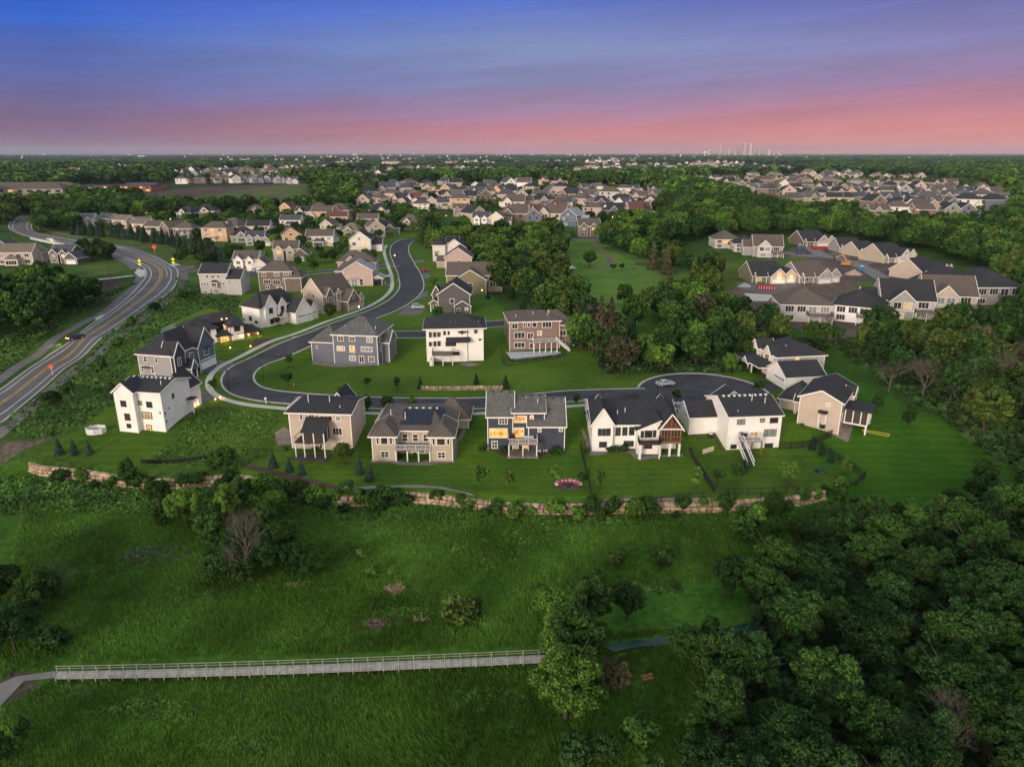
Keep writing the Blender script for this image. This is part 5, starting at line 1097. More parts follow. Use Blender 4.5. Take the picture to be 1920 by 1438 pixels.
SHR = [quads('shrub_foliage', crown(1.6, 2.2, .2, 12, 1500, .27, 500+i, .42), LEAF['mid']) for i in range(4)]; SHT = trunk_mesh(1.8, .06, 61, 5, .45)
SPR = [quads('spruce_needles', spruce_mesh(5, 1.35, 1800, .24, 600+i), LEAF['spruce']) for i in range(3)]; SPT = trunk_mesh(4, .09, 62, 0)
PIN = [quads('pine_needles', spruce_mesh(13, 3.2, 2600, .5, 700+i, .1, .45), LEAF['spruce']) for i in range(3)]
pm = MB(); pm.tube([(0, 0, -.5), (0, 0, 6), (.1, 0, 13)], [.24, .17, .04]); [pm.tube([(0, 0, z), (math.cos(z*2.4)*2.2*(1-z/15), math.sin(z*2.4)*2.2*(1-z/15), z+.5)], [.06, .03], 4) for z in [2+.7*i for i in range(14)]]; PINT = pm.mesh('trunk', BARK)
def branch(mb, p, d, ln, r, lev, rng):
    q = p+d*ln; mid = p+d*ln*.5+Vector((rng.uniform(-1, 1), rng.uniform(-1, 1), rng.uniform(-.4, .6)))*ln*.07
    mb.tube([p, mid, q], [r, r*.8, r*.55], 5 if lev > 3 else 3, cap=False)
    if lev == 0: return
    for _ in range(rng.choice((3, 3, 4))):
        nd = (d+Vector((rng.uniform(-1, 1), rng.uniform(-1, 1), rng.uniform(-.35, .7)))*.92).normalized(); s = p.lerp(q, rng.uniform(.45, 1)); branch(mb, s, nd, ln*rng.uniform(.55, .82), r*.53, lev-1, rng)
BAR = []
for i in range(3):
    rng = random.Random(900+i); mb = MB(); branch(mb, Vector((0, 0, -.4)), Vector((rng.uniform(-.1, .1), rng.uniform(-.1, .1), 1)).normalized(), 2.9, .13, 6, rng); BAR.append(mb.mesh('bare_branches', BARKP))
CNT = {}
def plant(name, label, cat_, group, p, parts, s=1., sz=None, rot=None, colr=None):
    r = tag(empty(name, p, random.uniform(0, 6.28) if rot is None else rot), label, cat_, group); r.scale = (s, s, sz or s)
    for nme, me_, lm in parts:
        o = link(nme, me_, r)
        if lm is not None: o.material_slots[0].link = 'OBJECT'; o.material_slots[0].material = lm
    return r
random.seed(21)
TONE = {'dark': 'dark green', 'mid': 'mid green', 'bright': 'bright green', 'olive': 'olive green', 'rust': 'rusty brown', 'blue': 'blue green', 'plum': 'dark purple', 'spruce': 'deep green'}
TREES = []   # (p, height, radius, tone, where)
def scatter(poly, step, h0, h1, tones, where, world=False, jit=.42, excl=()):
    P = np.array(poly, float) if world else pxpoly(poly); x0, y0 = P.min(0); x1, y1 = P.max(0)
    xs, ys = np.meshgrid(np.arange(x0, x1+step, step), np.arange(y0, y1+step, step)); xs = xs.ravel()+rs.uniform(-jit, jit, xs.size)*step; ys = ys.ravel()+rs.uniform(-jit, jit, ys.size)*step
    k = inpoly(P, xs, ys)
    for e_ in excl: k &= ~inpoly(e_, xs, ys)
    for x, y in zip(xs[k], ys[k]):
        h = random.uniform(h0, h1); TREES.append((Vector((x, y, float(ter(x, y)))), h, h*random.uniform(.40, .52), random.choice(tones), where))
DK = ['dark', 'dark', 'mid', 'mid', 'mid', 'bright']; MX = ['dark', 'mid', 'mid', 'olive', 'bright', 'mid']
scatter([(1425,1205),(1370,1235),(1335,1300),(1300,1400),(1260,1600),(2150,1650),(2080,955),(1910,985),(1790,1010),(1660,1000),(1530,1030),(1440,1090),(1400,1140)], 4.7, 4.4, 9.8, ['dark', 'dark', 'dark', 'mid', 'mid', 'mid', 'dark', 'mid'], 'lower right wood')
scatter([(1480,985),(1560,960),(1650,965),(1740,985),(1640,1010),(1500,1030),(1420,1060),(1400,1020)], 4.5, 2.6, 4.5, ['mid', 'dark', 'mid', 'bright'], 'thicket below right wall end')
scatter([(1740,935),(1800,925),(1920,905),(1990,905),(1990,985),(1800,985)], 5.5, 5, 8, ['dark', 'mid'], 'wood edge below right lawn')
scatter([(-60,1095),(60,1095),(105,1150),(95,1215),(30,1235),(-80,1240)], 5.2, 5, 8, ['dark', 'olive', 'mid'], 'thicket at boardwalk start')
scatter([(-60,1385),(60,1370),(110,1420),(90,1500),(-60,1500)], 4, 2.5, 4.5, ['dark', 'mid'], 'lower left corner')
scatter([(-80,640),(40,655),(120,605),(185,572),(150,556),(60,552),(-80,560)], 8, 9, 14, DK, 'wood left of highway')
scatter([(150,497),(205,490),(212,478),(150,475)], 8, 7, 10, ['dark', 'mid'], 'clump left of junction')
scatter([(965,575),(905,530),(890,480),(895,450),(1050,440),(1055,470),(1052,520),(1072,555),(1100,590),(1120,650),(1085,672),(1040,640),(1010,600)], 8.2, 8, 12, ['dark', 'mid', 'mid', 'olive', 'bright', 'mid', 'rust'], 'wood left of meadow')
scatter([(1095,640),(1200,668),(1245,640),(1225,598),(1330,580),(1400,615),(1470,645),(1560,655),(1440,678),(1400,694),(1250,700),(1130,700)], 7.0, 6.5, 10.5, ['dark', 'mid', 'mid', 'olive', 'mid', 'dark', 'rust', 'bright'], 'wood above cul-de-sac')
scatter([(1120,452),(1190,462),(1245,490),(1340,535),(1350,560),(1330,580),(1290,520),(1200,492),(1130,470)], 8.5, 9, 13, ['mid', 'olive', 'bright', 'dark', 'rust'], 'wood right of meadow')
scatter([(1200,575),(1330,560),(1300,600),(1210,610)], 8, 8, 11, ['mid', 'olive', 'bright'], 'clump below the meadow')
scatter([(1600,652),(1700,640),(1900,625),(2050,620),(2050,900),(1925,905),(1895,855),(1780,800),(1700,735),(1610,690)], 8.0, 8, 12, ['dark', 'dark', 'mid', 'mid', 'dark', 'rust', 'olive'], 'wood beyond right lawn')
scatter([(1890,600),(1960,520),(1960,640),(1900,640)], 9, 9, 13, ['dark', 'mid'], 'wood at right edge')
scatter([(1390,612),(1460,628),(1600,640),(1560,660),(1480,650),(1400,625)], 7.5, 5, 8, ['olive', 'rust', 'mid'], 'scrub below new houses')
scatter([(1560,640),(1640,628),(1760,618),(1880,600),(1900,630),(1700,645),(1600,655)], 7.5, 4, 6.5, ['olive', 'rust', 'mid'], 'scrub behind walkout houses')
scatter([(1125,440),(1250,424),(1300,402),(1400,418),(1500,425),(1640,434),(1840,444),(1960,440),(1980,540),(1905,560),(1850,515),(1760,480),(1640,458),(1560,444),(1480,440),(1330,452),(1250,465)], 10, 10, 15, ['dark', 'mid', 'mid', 'olive', 'bright'], 'wood behind new houses')
scatter([(1225,415),(1240,385),(1270,370),(1300,370),(1400,385),(1480,404),(1500,420),(1400,415),(1300,400)], 12, 10, 14, ['dark', 'mid', 'mid', 'olive'], 'wood left of far estate')
scatter([(80,432),(90,408),(150,402),(400,400),(640,396),(690,382),(690,372),(640,376),(590,392),(430,394),(260,392),(100,388),(70,400)], 13, 9, 13, ['dark', 'mid', 'mid', 'bright'], 'wood behind conifer row')
scatter([(780,455),(870,440),(895,470),(880,500),(905,505),(870,470),(820,470)], 9, 8, 12, ['mid', 'dark', 'bright'], 'clump at street top')
NP = np.array(NPOS)
def scatter_yards(poly, step, h0, h1, tones, where, dmin):
    k0 = len(TREES); scatter(poly, step, h0, h1, tones, where); new = TREES[k0:]; del TREES[k0:]
    TREES.extend([t for t in new if np.min(np.hypot(NP[:, 0]-t[0].x, NP[:, 1]-t[0].y)) > dmin])
scatter_yards([(440,470),(430,420),(640,400),(760,395),(800,430),(735,455),(700,470),(690,500),(640,495),(560,500),(440,500)], 14, 4, 7, ['dark', 'mid', 'mid', 'bright'], 'yards of the upper left', 10)
scatter_yards([(420,470),(445,478),(425,498),(340,498),(325,478),(390,462)], 8, 4, 6.5, ['dark', 'mid', 'mid'], 'clump by peach house', 9)
scatter_yards([(330,425),(460,415),(470,455),(380,455),(330,440)], 13, 5, 7.5, ['dark', 'mid', 'mid', 'bright'], 'yards above conifers', 9)
# single trees and shrubs read from the picture: px, py, kind, height, tone, words
ONE = [
 (1035,1172,'t',6.5,'bright','pale green tree standing in the marsh right of the brush heaps'),(1110,1185,'t',9.5,'mid','large tree in the marsh above the boardwalk end'),(1175,1160,'t',6,'dark','dark round tree right of the large marsh tree'),
 (850,1165,'s',3.6,'olive','yellowish twin bush in the middle of the marsh'),(885,1160,'s',3.2,'olive','smaller yellowish bush beside the twin bush'),
 (1085,1262,'t',10,'mid','tree overhanging the right end of the boardwalk'),(1045,1250,'t',7.5,'bright','yellow green tree touching the boardwalk rail'),(1060,1350,'t',10,'bright','big yellow green tree below the boardwalk end'),(1110,1330,'t',7,'mid','tree behind the big yellow green tree'),(1150,1300,'t',5,'rust','rusty brown tree in shade by the ditch'),
 (1190,1390,'s',3.6,'mid','leafy bush at the bottom left of the ditch'),(1130,1425,'s',4.2,'mid','leafy bush near the bottom edge'),(1080,1435,'s',3.8,'dark','dark bush on the bottom edge'),(1220,1470,'s',4.,'mid','leafy bush at the bottom beside the wood'),(1280,1240,'t',5.5,'mid','tree left of the creek at the wood tip'),(1330,1215,'t',5,'mid','small tree beside the creek'),(1370,1120,'t',7,'dark','dark tall tree at the left tip of the lower right wood'),
 (500,1080,'t',8,'dark','dark tree behind the dead tree'),(430,1085,'t',7.5,'dark','dark tree left of the dead tree'),(545,1070,'s',5.5,'dark','dark bush right of the dead tree'),(460,1100,'s',5.5,'mid','bush at the foot of the dead tree'),
 (350,985,'t',7.6,'bright','bright tree above the stony hollow'),(430,985,'t',8,'bright','bright tree below the middle of the rock wall'),(390,1000,'s',5.5,'mid','bush between the two bright trees'),(305,985,'s',5,'mid','bush left of the bright trees'),(500,990,'s',5.5,'mid','bush right of the bright trees'),
 (395,1030,'t',7,'mid','green tree between the stony hollow and the dead tree'),(470,1040,'t',7.5,'dark','tall dark tree right behind the dead tree'),(530,1040,'t',6.5,'mid','tree right of the dead tree crown'),(575,1085,'s',4.2,'dark','dark bush ending the thicket right of the dead tree'),(300,950,'t',5.5,'mid','small tree in front of the left rock wall'),(455,950,'t',6.5,'mid','tree just below the middle of the rock wall'),(520,960,'t',5,'bright','light green tree right of the wall middle'),(400,1095,'t',5.5,'mid','low tree at the left foot of the dead tree'),
 (60,1180,'t',6,'olive','olive tree above the path end'),(100,1220,'s',3.4,'dark','dark bush above the boardwalk start'),
 (243,908,'s',6,'mid','tall shrub in front of the left rock wall'),(425,890,'s',5.5,'mid','tall shrub on top of the rock wall'),(400,880,'s',4,'mid','shrub above the rock wall behind the lot'),
 (497,905,'s',3.6,'bright','bright shrub on the rock wall bend'),(345,912,'s',2.6,'mid','low shrub before the left rock wall'),(530,930,'s',3.8,'mid','shrub left of the gravel strip'),(560,935,'s',4.2,'mid','tall shrub below the beige house'),(590,935,'s',3.2,'bright','bright shrub below the beige house'),
 (625,930,'s',2.8,'bright','light shrub on the wall below the tan house left corner'),(650,940,'s',2.8,'mid','shrub second below the tan house'),(680,945,'s',3.2,'mid','shrub third below the tan house'),(710,945,'s',3.4,'mid','shrub fourth below the tan house'),
 (865,950,'s',2.2,'mid','small shrub where the gravel strip ends'),(930,962,'s',2.6,'mid','shrub on the rock wall below the navy house'),(965,962,'s',2.4,'bright','bright shrub below the fire pit yard'),(1110,965,'s',4,'mid','large shrub at the yard fence corner'),(1190,972,'s',3.6,'bright','bright shrub in front of the right rock wall'),(1212,965,'s',4.2,'mid','tall shrub in front of the right rock wall'),(1145,965,'s',2.6,'mid','small shrub right of the yard fence corner'),
 (1360,965,'t',4.8,'mid','young tree in front of the right end of the wall'),(1450,965,'t',4.6,'mid','young tree hiding the last boulders'),(1505,945,'s',4.2,'mid','shrub beyond the last boulders'),(1420,985,'s',3.4,'bright','bright bush below the right wall'),(1390,1010,'s',3.6,'mid','bush lower in the right thicket'),(1575,935,'s',2.4,'mid','low shrub right of the last fence corner'),
 (1155,1060,'s',3.,'olive','faint olive bush in the marsh right part'),(1240,1060,'s',3.2,'mid','bush in the marsh near the creek bend'),(700,1080,'s',1.8,'bright','small bright bush in the centre marsh'),(738,1078,'s',1.6,'bright','second small bright bush in the centre marsh'),(680,1045,'s',1.6,'bright','tiny bush in the upper centre marsh'),
 (903,915,'p',5,'bright','young tree left in the navy house yard'),(955,915,'p',3.6,'olive','thin young tree in the navy house yard'),(1038,912,'p',4.6,'bright','bright young tree beside the fire pit'),(1092,915,'p',4.2,'mid','dark young tree at the fence'),(1125,918,'p',4.4,'bright','bright young tree right of the fence'),(1305,915,'p',4.2,'bright','young tree at the fence of the farmhouse yard'),
 (1476,905,'t',4.6,'bright','bright round young tree in the right yard'),(1585,890,'t',4.4,'bright','bright young tree inside the far fence corner'),(1535,902,'p',3.4,'blue','dark thin young tree between two bright ones'),(1380,905,'p',4,'mid','young tree below the white stair'),(1345,910,'p',3.6,'mid','small young tree left of the white stair yard'),
 (645,870,'t',4.8,'olive','open young tree between the beige and tan houses'),
 (688,772,'t',4.2,'mid','street tree first from the left along the street'),(727,770,'t',3.8,'bright','street tree second from the left'),(773,772,'t',4.4,'bright','street tree before the solar roof'),(1268,755,'p',3.8,'mid','young tree beside the cul-de-sac'),(1420,740,'p',4,'mid','young tree at the drive of the last house'),(1080,760,'p',3,'mid','young tree by the kerb behind the farmhouse'),
 (540,728,'p',4.5,'dark','dark young tree inside the street bend'),(542,690,'p',4.2,'mid','green young tree above the street bend'),(690,728,'p',3.2,'dark','small dark tree in the slope left of centre'),(745,730,'p',3.2,'dark','small dark tree left of the stone terrace'),(640,745,'p',3.2,'bright','leafy small tree near the kerb'),
 (620,598,'t',5.2,'mid','round tree before the beige gable ended house'),(812,540,'t',5,'bright','street tree opposite the grey house'),(822,600,'t',4.6,'mid','tree beside the silver car drive'),(590,508,'t',5.5,'mid','tree on the corner of the side street'),(560,500,'t',5,'mid','tree before the brown twin gabled house'),(625,492,'t',6.5,'dark','dark garden tree behind the side street'),(600,480,'t',6,'dark','garden tree left of the white gabled house'),(700,490,'t',6,'mid','large garden tree at the upper street bend'),
 (1368,700,'t',6,'bright','separate upright tree at the lawn above the cul-de-sac'),(1220,690,'t',6,'bright','upright leafy tree at the wood front'),
 (1105,500,'t',8,'mid','spreading tree inside the mown meadow'),(1150,512,'p',5,'mid','young tree standing in the mown meadow'),(1165,508,'p',4,'dark','small dark tree in the mown meadow'),
 (400,725,'s',2.0,'mid','clipped bush by the dark blue house drive'),(365,700,'s',3,'mid','bush at the dark blue house porch'),(520,612,'p',3.4,'mid','young tree before the white black windowed house'),
 (100,758,'s',3.6,'dark','dark bush by the ditch water'),(250,610,'s',3,'mid','bush on the highway bank upper part'),(222,650,'s',2.8,'mid','bush on the highway bank'),(190,690,'s',3,'mid','bush on the bank above the ditch'),(292,582,'s',3.2,'dark','dark bush on the bank by the junction'),(345,560,'s',3.4,'dark','dark bush left of the pale house'),(130,735,'s',2.6,'dark','dark bush beside the ditch'),(215,745,'s',3,'mid','bush left of the tall white house'),
 (1645,770,'t',4.6,'mid','separate tree on the lawn at the right wood'),(1545,460,'t',7,'mid','tree left of the timber gabled house'),(1700,800,'t',5.5,'dark','dark tree at the right lawn edge'),
 (1190,618,'t',11,'mid','big round tree at the foot of the mown meadow, left'),(1245,606,'t',12,'dark','big round tree at the foot of the mown meadow, middle'),(1305,600,'t',11,'bright','big yellow green tree at the foot of the meadow, right'),(1150,640,'t',9,'olive','olive tree just behind the reddish pine'),(1105,605,'t',9,'mid','tree closing the lower left end of the mown meadow'),(1170,575,'t',8,'mid','tree at the lower tip of the mown meadow'),
 (870,425,'t',8,'mid','round tree left of the middle wood'),(845,470,'t',9,'mid','leafy tree right of the big spruces'),
]
OB = []
for px, py, k, h, tone, words in ONE:
    p = at(px, py); OB.append((p, k, h, tone, words))
random.seed(88)
for j in range(46):
    px = 100+1500*(j+random.uniform(.1, .9))/46; k_ = random.random(); py = float(np.interp(px, [q[0] for q in WALLPX], [q[1] for q in WALLPX]))+random.choice((12, 16, 22, 6))
    p = at(px, py); h = random.uniform(1.3, 3.1); tone = random.choice(('mid', 'bright', 'mid', 'dark'))
    plant('shrub', f"{'taller' if h > 2.2 else 'low'} {TONE[tone]} shrub, {ordn(j+1)} from left in the scrub along the rock wall", 'shrub', 'scrub along the rock wall', p, (('foliage', SHR[j % 4], LEAF[tone]), ('stem', SHT, None)), h/2.5)
BH = []   # hand placed broadleaf trees count towards the 300
i = 0
for p, k, h, tone, words in OB:
    i += 1
    if k == 't': plant('broadleaf_tree', words, 'tree', None, p, (('crown', BR[i % 7] if p.y < 190 else BRM[i % 5], LEAF[tone]), ('trunk', TR[i % 4], None)), h/9.6); BH.append(1)
    if k == 's' and h > 3.9: plant('shrub', words, 'shrub', None, p-Vector((0, 0, h*.12)), (('foliage', BR[i % 7], LEAF[tone]), ('stem', TR[i % 4], None)), h/8.8)
    elif k == 's': plant('shrub', words, 'shrub', None, p, (('foliage', SHR[i % 4], LEAF[tone]), ('stem', SHT, None)), h/2.5)
    if k == 'p': plant('young_tree', words, 'young tree', None, p, (('crown', SAP[i % 4], LEAF[tone]), ('trunk', SAPT, None)), h/4.3)
TREES.sort(key=lambda t: t[0].length); cut = 300-len(BH)
ind, rest = TREES[:cut], TREES[cut:]
byw = {}
for t in ind: byw.setdefault((t[4], TONE[t[3]]), []).append(t)
for (where, tn), L_ in byw.items():
    L_.sort(key=lambda t: t[0].x/max(10, t[0].y))
    for j, (p, h, r_, tone, _) in enumerate(L_):
        d = p.length; me_ = BR[(j*3+int(h*7)) % 7] if d < 165 else BRM[j % 5]
        plant('broadleaf_tree', f'{tn} tree, {ordn(j+1)} of its colour from left in {where}', 'tree', 'trees of the '+where, p, (('crown', me_, LEAF[tone]), ('trunk', TR[j % 4], None)), h/9.6*random.uniform(.95, 1.1), h/9.6)
# conifers
random.seed(31)
row = cat(w2([(145,440),(180,443),(230,448),(285,455),(335,464),(370,476),(400,488),(425,500)]), 44)
for j, q in enumerate(row):
    x, y = q[0]+random.uniform(-1.5, 1.5), q[1]+random.uniform(-1.5, 1.5)
    plant('spruce_tree', f'deep green spruce, {ordn(j+1)} from the left in the row above the highway', 'spruce', 'spruces in the row above the highway', Vector((x, y, float(ter(x, y)))), (('needles', SPR[j % 3], LEAF['blue' if j % 2 else 'spruce']), ('trunk', SPT, None)), random.uniform(1.3, 1.9))
for j, (px, py, h, w) in enumerate([(112,852,3.6,'blue spruce, left of the three near the garden enclosure'),(140,852,3.2,'blue spruce, middle of the three near the garden enclosure'),(168,852,3.,'blue spruce, right of the three near the garden enclosure'),(513,876,3.4,'blue spruce nearest the beige house patio'),(543,884,3.,'blue spruce, middle one below the beige house'),(566,890,3.,'blue spruce, right one below the beige house'),(674,888,3.6,'blue spruce between two houses, taller left one'),(694,901,3.4,'blue spruce between two houses, lower right one'),(1395,885,2.8,'blue spruce beside the white stair'),(1522,842,2.8,'spruce by the fence, upper one'),(1540,852,2.6,'spruce by the fence, middle one'),(1557,866,2.6,'spruce by the fence, lower one'),(948,728,3.6,'spruce at the right end of the stone terrace'),(788,728,3.,'spruce at the left end of the stone terrace'),(893,720,3,'spruce above the stone terrace'),(205,487,7,'spruce by the highway clump, left'),(185,480,8,'spruce by the highway clump, middle'),(1060,470,6,'spruce behind the meadow road'),(960,560,6,'spruce at the wood edge left of the pool house'),(915,560,3,'small spruce right of the olive house'),(980,590,6,'spruce behind the pool house')]):
    plant('spruce_tree', w, 'spruce', None, at(px, py), (('needles', SPR[j % 3], LEAF['blue' if 'blue' in w else 'spruce']), ('trunk', SPT, None)), h/5.2)
for j, (px, py, h, w) in enumerate([(1090,648,15,'tall pine left of the pair above the pool house'),(1125,655,15,'tall pine with bare reddish branches beside the pool house'),(1143,650,14,'tall pine right of the reddish one'),(1055,625,13,'pine behind the pool house left'),(1180,645,10,'pine beside the round trees'),(790,452,15,'big spruce at the top of the street, left of four'),(798,458,15,'big spruce at the top of the street, second of four'),(806,465,14,'big spruce at the top of the street, third of four'),(815,452,14,'big spruce at the top of the street, right of four'),(1225,505,13,'brownish pine in the wood by the meadow'),(1250,515,13,'second brownish pine in the wood by the meadow'),(1300,540,13,'pine nearest the new houses'),(1325,545,12,'pine at the corner of the new houses lot'),(1035,560,12,'pine on the left of the mown meadow'),(985,520,13,'pine in the wood right of the olive house')]):
    plant('pine_tree', w, 'pine', None, at(px, py), (('needles', PIN[j % 3], LEAF['rust' if 'brownish' in w or 'reddish' in w else ('olive' if j % 2 else 'spruce')]), ('trunk', PINT, None)), h/13)
for j, (px, py, h, w) in enumerate([(462,1092,11.5,'dead grey tree with spreading bare branches in the marsh'),(120,1120,6,'dark leafless tree at the left of the marsh'),(1700,1435,7,'bare tree in the lower right wood, left of three'),(1770,1425,8,'bare tree in the lower right wood, middle of three'),(1850,1430,6.5,'bare tree in the lower right wood, right of three'),(1665,735,10,'bare reddish tree at the right lawn edge'),(1730,750,11,'tall bare tree among the right wood'),(1800,770,12,'pale bare tree in the right wood'),(1760,690,11,'bare tree higher in the right wood'),(1860,740,12,'bare tree near the right edge'),(1520,560,0,''),(1180,690,9,'bare tree inside the wood above the cul-de-sac'),(1560,640,8,'bare tree below the new houses'),(1860,640,9,'bare tree right of the new houses')]):
    if h: plant('bare_tree', w, 'bare tree', None, at(px, py), (('branches', BAR[j % 3], None),), h/7.)
# bushes beside houses
random.seed(44)
BUSH = [(gB,5,-.9,1.0),(gB,-1,-1,.8),(gB,9.8,-.9,.7),(gD,-.8,-.6,1.5),(gD,3.2,-1.2,1.3),(gD,13.2,-1.6,1.5),(gD,14.6,-1.6,1.1),(gE,3.2,-.6,1.3),(gE,4.6,-.2,1.1),(gE,6,-.2,1.3),(gE,-1.4,-.8,1.2),(gG,-.8,4,.8),(gG,1.2,-.8,.6),(gH,-4.5,1.5,1.),(gH,-6,2.5,.9)]
for j, (hh, lx, ly, s) in enumerate(BUSH):
    x = hh.o.x+lx*hh.ca-ly*hh.sa; y = hh.o.y+lx*hh.sa+ly*hh.ca
    if s: plant('bush', f"{['small','rounded','low','leafy'][j % 4]} bush against the wall of the {hh.root['label'].split(' with ')[0].split(' at the ')[0]}, {ordn(sum(1 for b_ in BUSH[:j+1] if b_[0] is hh))} from the left", 'bush', None, Vector((x, y, float(ter(x, y)))), (('foliage', SHR[j % 4], LEAF['mid']),), s/2.2)
# distant woods: one object of instanced crowns
def instcloud(name, pts, rots, scl, idxs, protos, parent=None):
    me_ = bpy.data.meshes.new(name); me_.vertices.add(len(pts)); me_.vertices.foreach_set('co', np.array(pts, np.float32).ravel())
    for an, ty, dt in (('rot', 'FLOAT', rots), ('scl', 'FLOAT_VECTOR', scl), ('pick', 'INT', idxs)):
        a = me_.attributes.new(an, ty, 'POINT'); a.data.foreach_set('vector' if ty == 'FLOAT_VECTOR' else 'value', np.array(dt, np.int32 if ty == 'INT' else np.float32).ravel())
    o = link(name, me_, parent); g = bpy.data.node_groups.new(name, 'GeometryNodeTree'); g.interface.new_socket('Geometry', in_out='INPUT', socket_type='NodeSocketGeometry'); g.interface.new_socket('Geometry', in_out='OUTPUT', socket_type='NodeSocketGeometry')
    nn, ll = g.nodes, g.links; gi, go = nn.new('NodeGroupInput'), nn.new('NodeGroupOutput'); m2p = nn.new('GeometryNodeMeshToPoints'); iop = nn.new('GeometryNodeInstanceOnPoints'); ll.new(gi.outputs[0], m2p.inputs[0]); ll.new(m2p.outputs[0], iop.inputs['Points'])
    gti = nn.new('GeometryNodeGeometryToInstance')
    for pr in reversed(protos):
        oi = nn.new('GeometryNodeObjectInfo'); oi.inputs['Object'].default_value = pr; oi.transform_space = 'ORIGINAL'; ll.new(oi.outputs['Geometry'], gti.inputs[0])
    def attr(an, ty):
        a = nn.new('GeometryNodeInputNamedAttribute'); a.data_type = ty; a.inputs[0].default_value = an; return a.outputs[0]
    ll.new(gti.outputs[0], iop.inputs['Instance']); iop.inputs['Pick Instance'].default_value = True; ll.new(attr('pick', 'INT'), iop.inputs['Instance Index'])
    cx = nn.new('ShaderNodeCombineXYZ'); ll.new(attr('rot', 'FLOAT'), cx.inputs[2]); ll.new(cx.outputs[0], iop.inputs['Rotation']); ll.new(attr('scl', 'FLOAT_VECTOR'), iop.inputs['Scale']); ll.new(iop.outputs[0], go.inputs[0])
    md = o.modifiers.new('scatter', 'NODES'); md.node_group = g; return o
FP = np.array(FARPOS)
EST = [pxpoly(p_) for p_ in ([(820,392),(800,368),(650,356),(650,349),(1010,346),(1240,356),(1255,418),(1060,428),(960,425)], [(1290,352),(1290,338),(1400,330),(1740,330),(1850,347),(1905,392),(1895,417),(1640,420),(1480,395),(1400,378)], [(140,455),(150,415),(400,405),(460,395),(640,398),(700,364),(800,362),(850,470),(700,520),(440,510),(430,455),(330,450)])]
EST2 = [pxpoly(p_) for p_ in ([(310,352),(320,338),(570,337),(580,350)], [(370,332),(380,322),(640,322),(640,332)], [(640,336),(650,324),(700,315),(940,315),(940,332)], [(1020,327),(1030,317),(1210,317),(1220,327)], [(1080,313),(1080,307),(1510,307),(1510,319),(1280,316)])]
FIELD = [pxpoly(p_) for p_ in ([(260,397),(260,362),(330,344),(585,340),(600,392),(540,396),(440,394),(330,397)], [(1050,455),(1050,436),(1130,436),(1130,470),(1060,480)], [(130,376),(300,376),(300,345),(140,345)], [(-20,390),(140,388),(130,360),(-20,360)])]
pts, rots, scl, pk_ = [], [], [], []
for p, h, r_, tone, where in rest:
    pts.append(tuple(p)); rots.append(random.uniform(0, 6.28)); s = h/9.2; scl.append((s*1.12, s*1.12, s)); pk_.append(({'dark': 0, 'mid': 1, 'bright': 2, 'olive': 3, 'rust': 3}[tone])+4*(p.y < 700))
FARC = [(430,330,110,8,34),(560,318,70,5,18),(700,340,60,6,16),(820,322,80,6,24),(950,325,80,6,22),(1080,331,60,6,18),(1150,318,60,5,18),(1240,320,60,6,20),(1340,320,60,6,24),(1450,323,50,5,16),(1570,330,60,4,12),(150,331,60,5,12),(250,320,60,5,12),(620,306,60,3,12),(900,307,80,3,20),(1100,304,90,3,24),(1700,318,60,3,8),(1340,307,60,3,20),(60,320,50,4,8),(760,300,120,2,20),(1200,299,120,2,20),(480,301,90,2,14)]
hp, hr_, hs, hk = [], [], [], []; CLP = []
for cx_, cy_, rx_, ry_, n_ in FARC:
    CLP.append(pxpoly([(cx_+rx_*1.08*math.cos(t), cy_+ry_*1.1*math.sin(t)+.8) for t in np.linspace(0, 6.283, 17)[:-1]]))
    for _ in range(n_):
        a_ = random.uniform(0, 6.283); q_ = math.sqrt(random.random()); p_ = at(cx_+rx_*q_*math.cos(a_), cy_+ry_*q_*math.sin(a_))
        hp.append(tuple(p_)); hr_.append(random.choice((0, .3, -.4, 1.57, 3.1))); s_ = random.uniform(1.0, 1.35); hs.append((s_, s_, s_*1.05)); hk.append(random.randrange(6))
xs = rs.uniform(-620, 620, 9000); ys = rs.uniform(40, 560, 9000); kx = (np.abs(xs) > .76*ys+16) & (np.abs(xs) < .80*ys+190) & ((xs > 0) | (ys > 330)) & ((xs < 0) | (ys > 60)); xs, ys = xs[kx], ys[kx]; gone = []
for x_, y_ in zip(xs, ys):      # the same woods go on beyond both sides of the view
    if all((x_-a_)**2+(y_-b_)**2 > 55 for a_, b_ in gone[-400:]):
        gone.append((x_, y_)); q = random.uniform(.85, 1.4); pts.append((x_, y_, float(ter(x_, y_))-.3)); rots.append(random.uniform(0, 6.28)); scl.append((q*1.15, q*1.15, q)); pk_.append(random.choice((0, 0, 1, 1, 2, 3))+4)
y = 400.
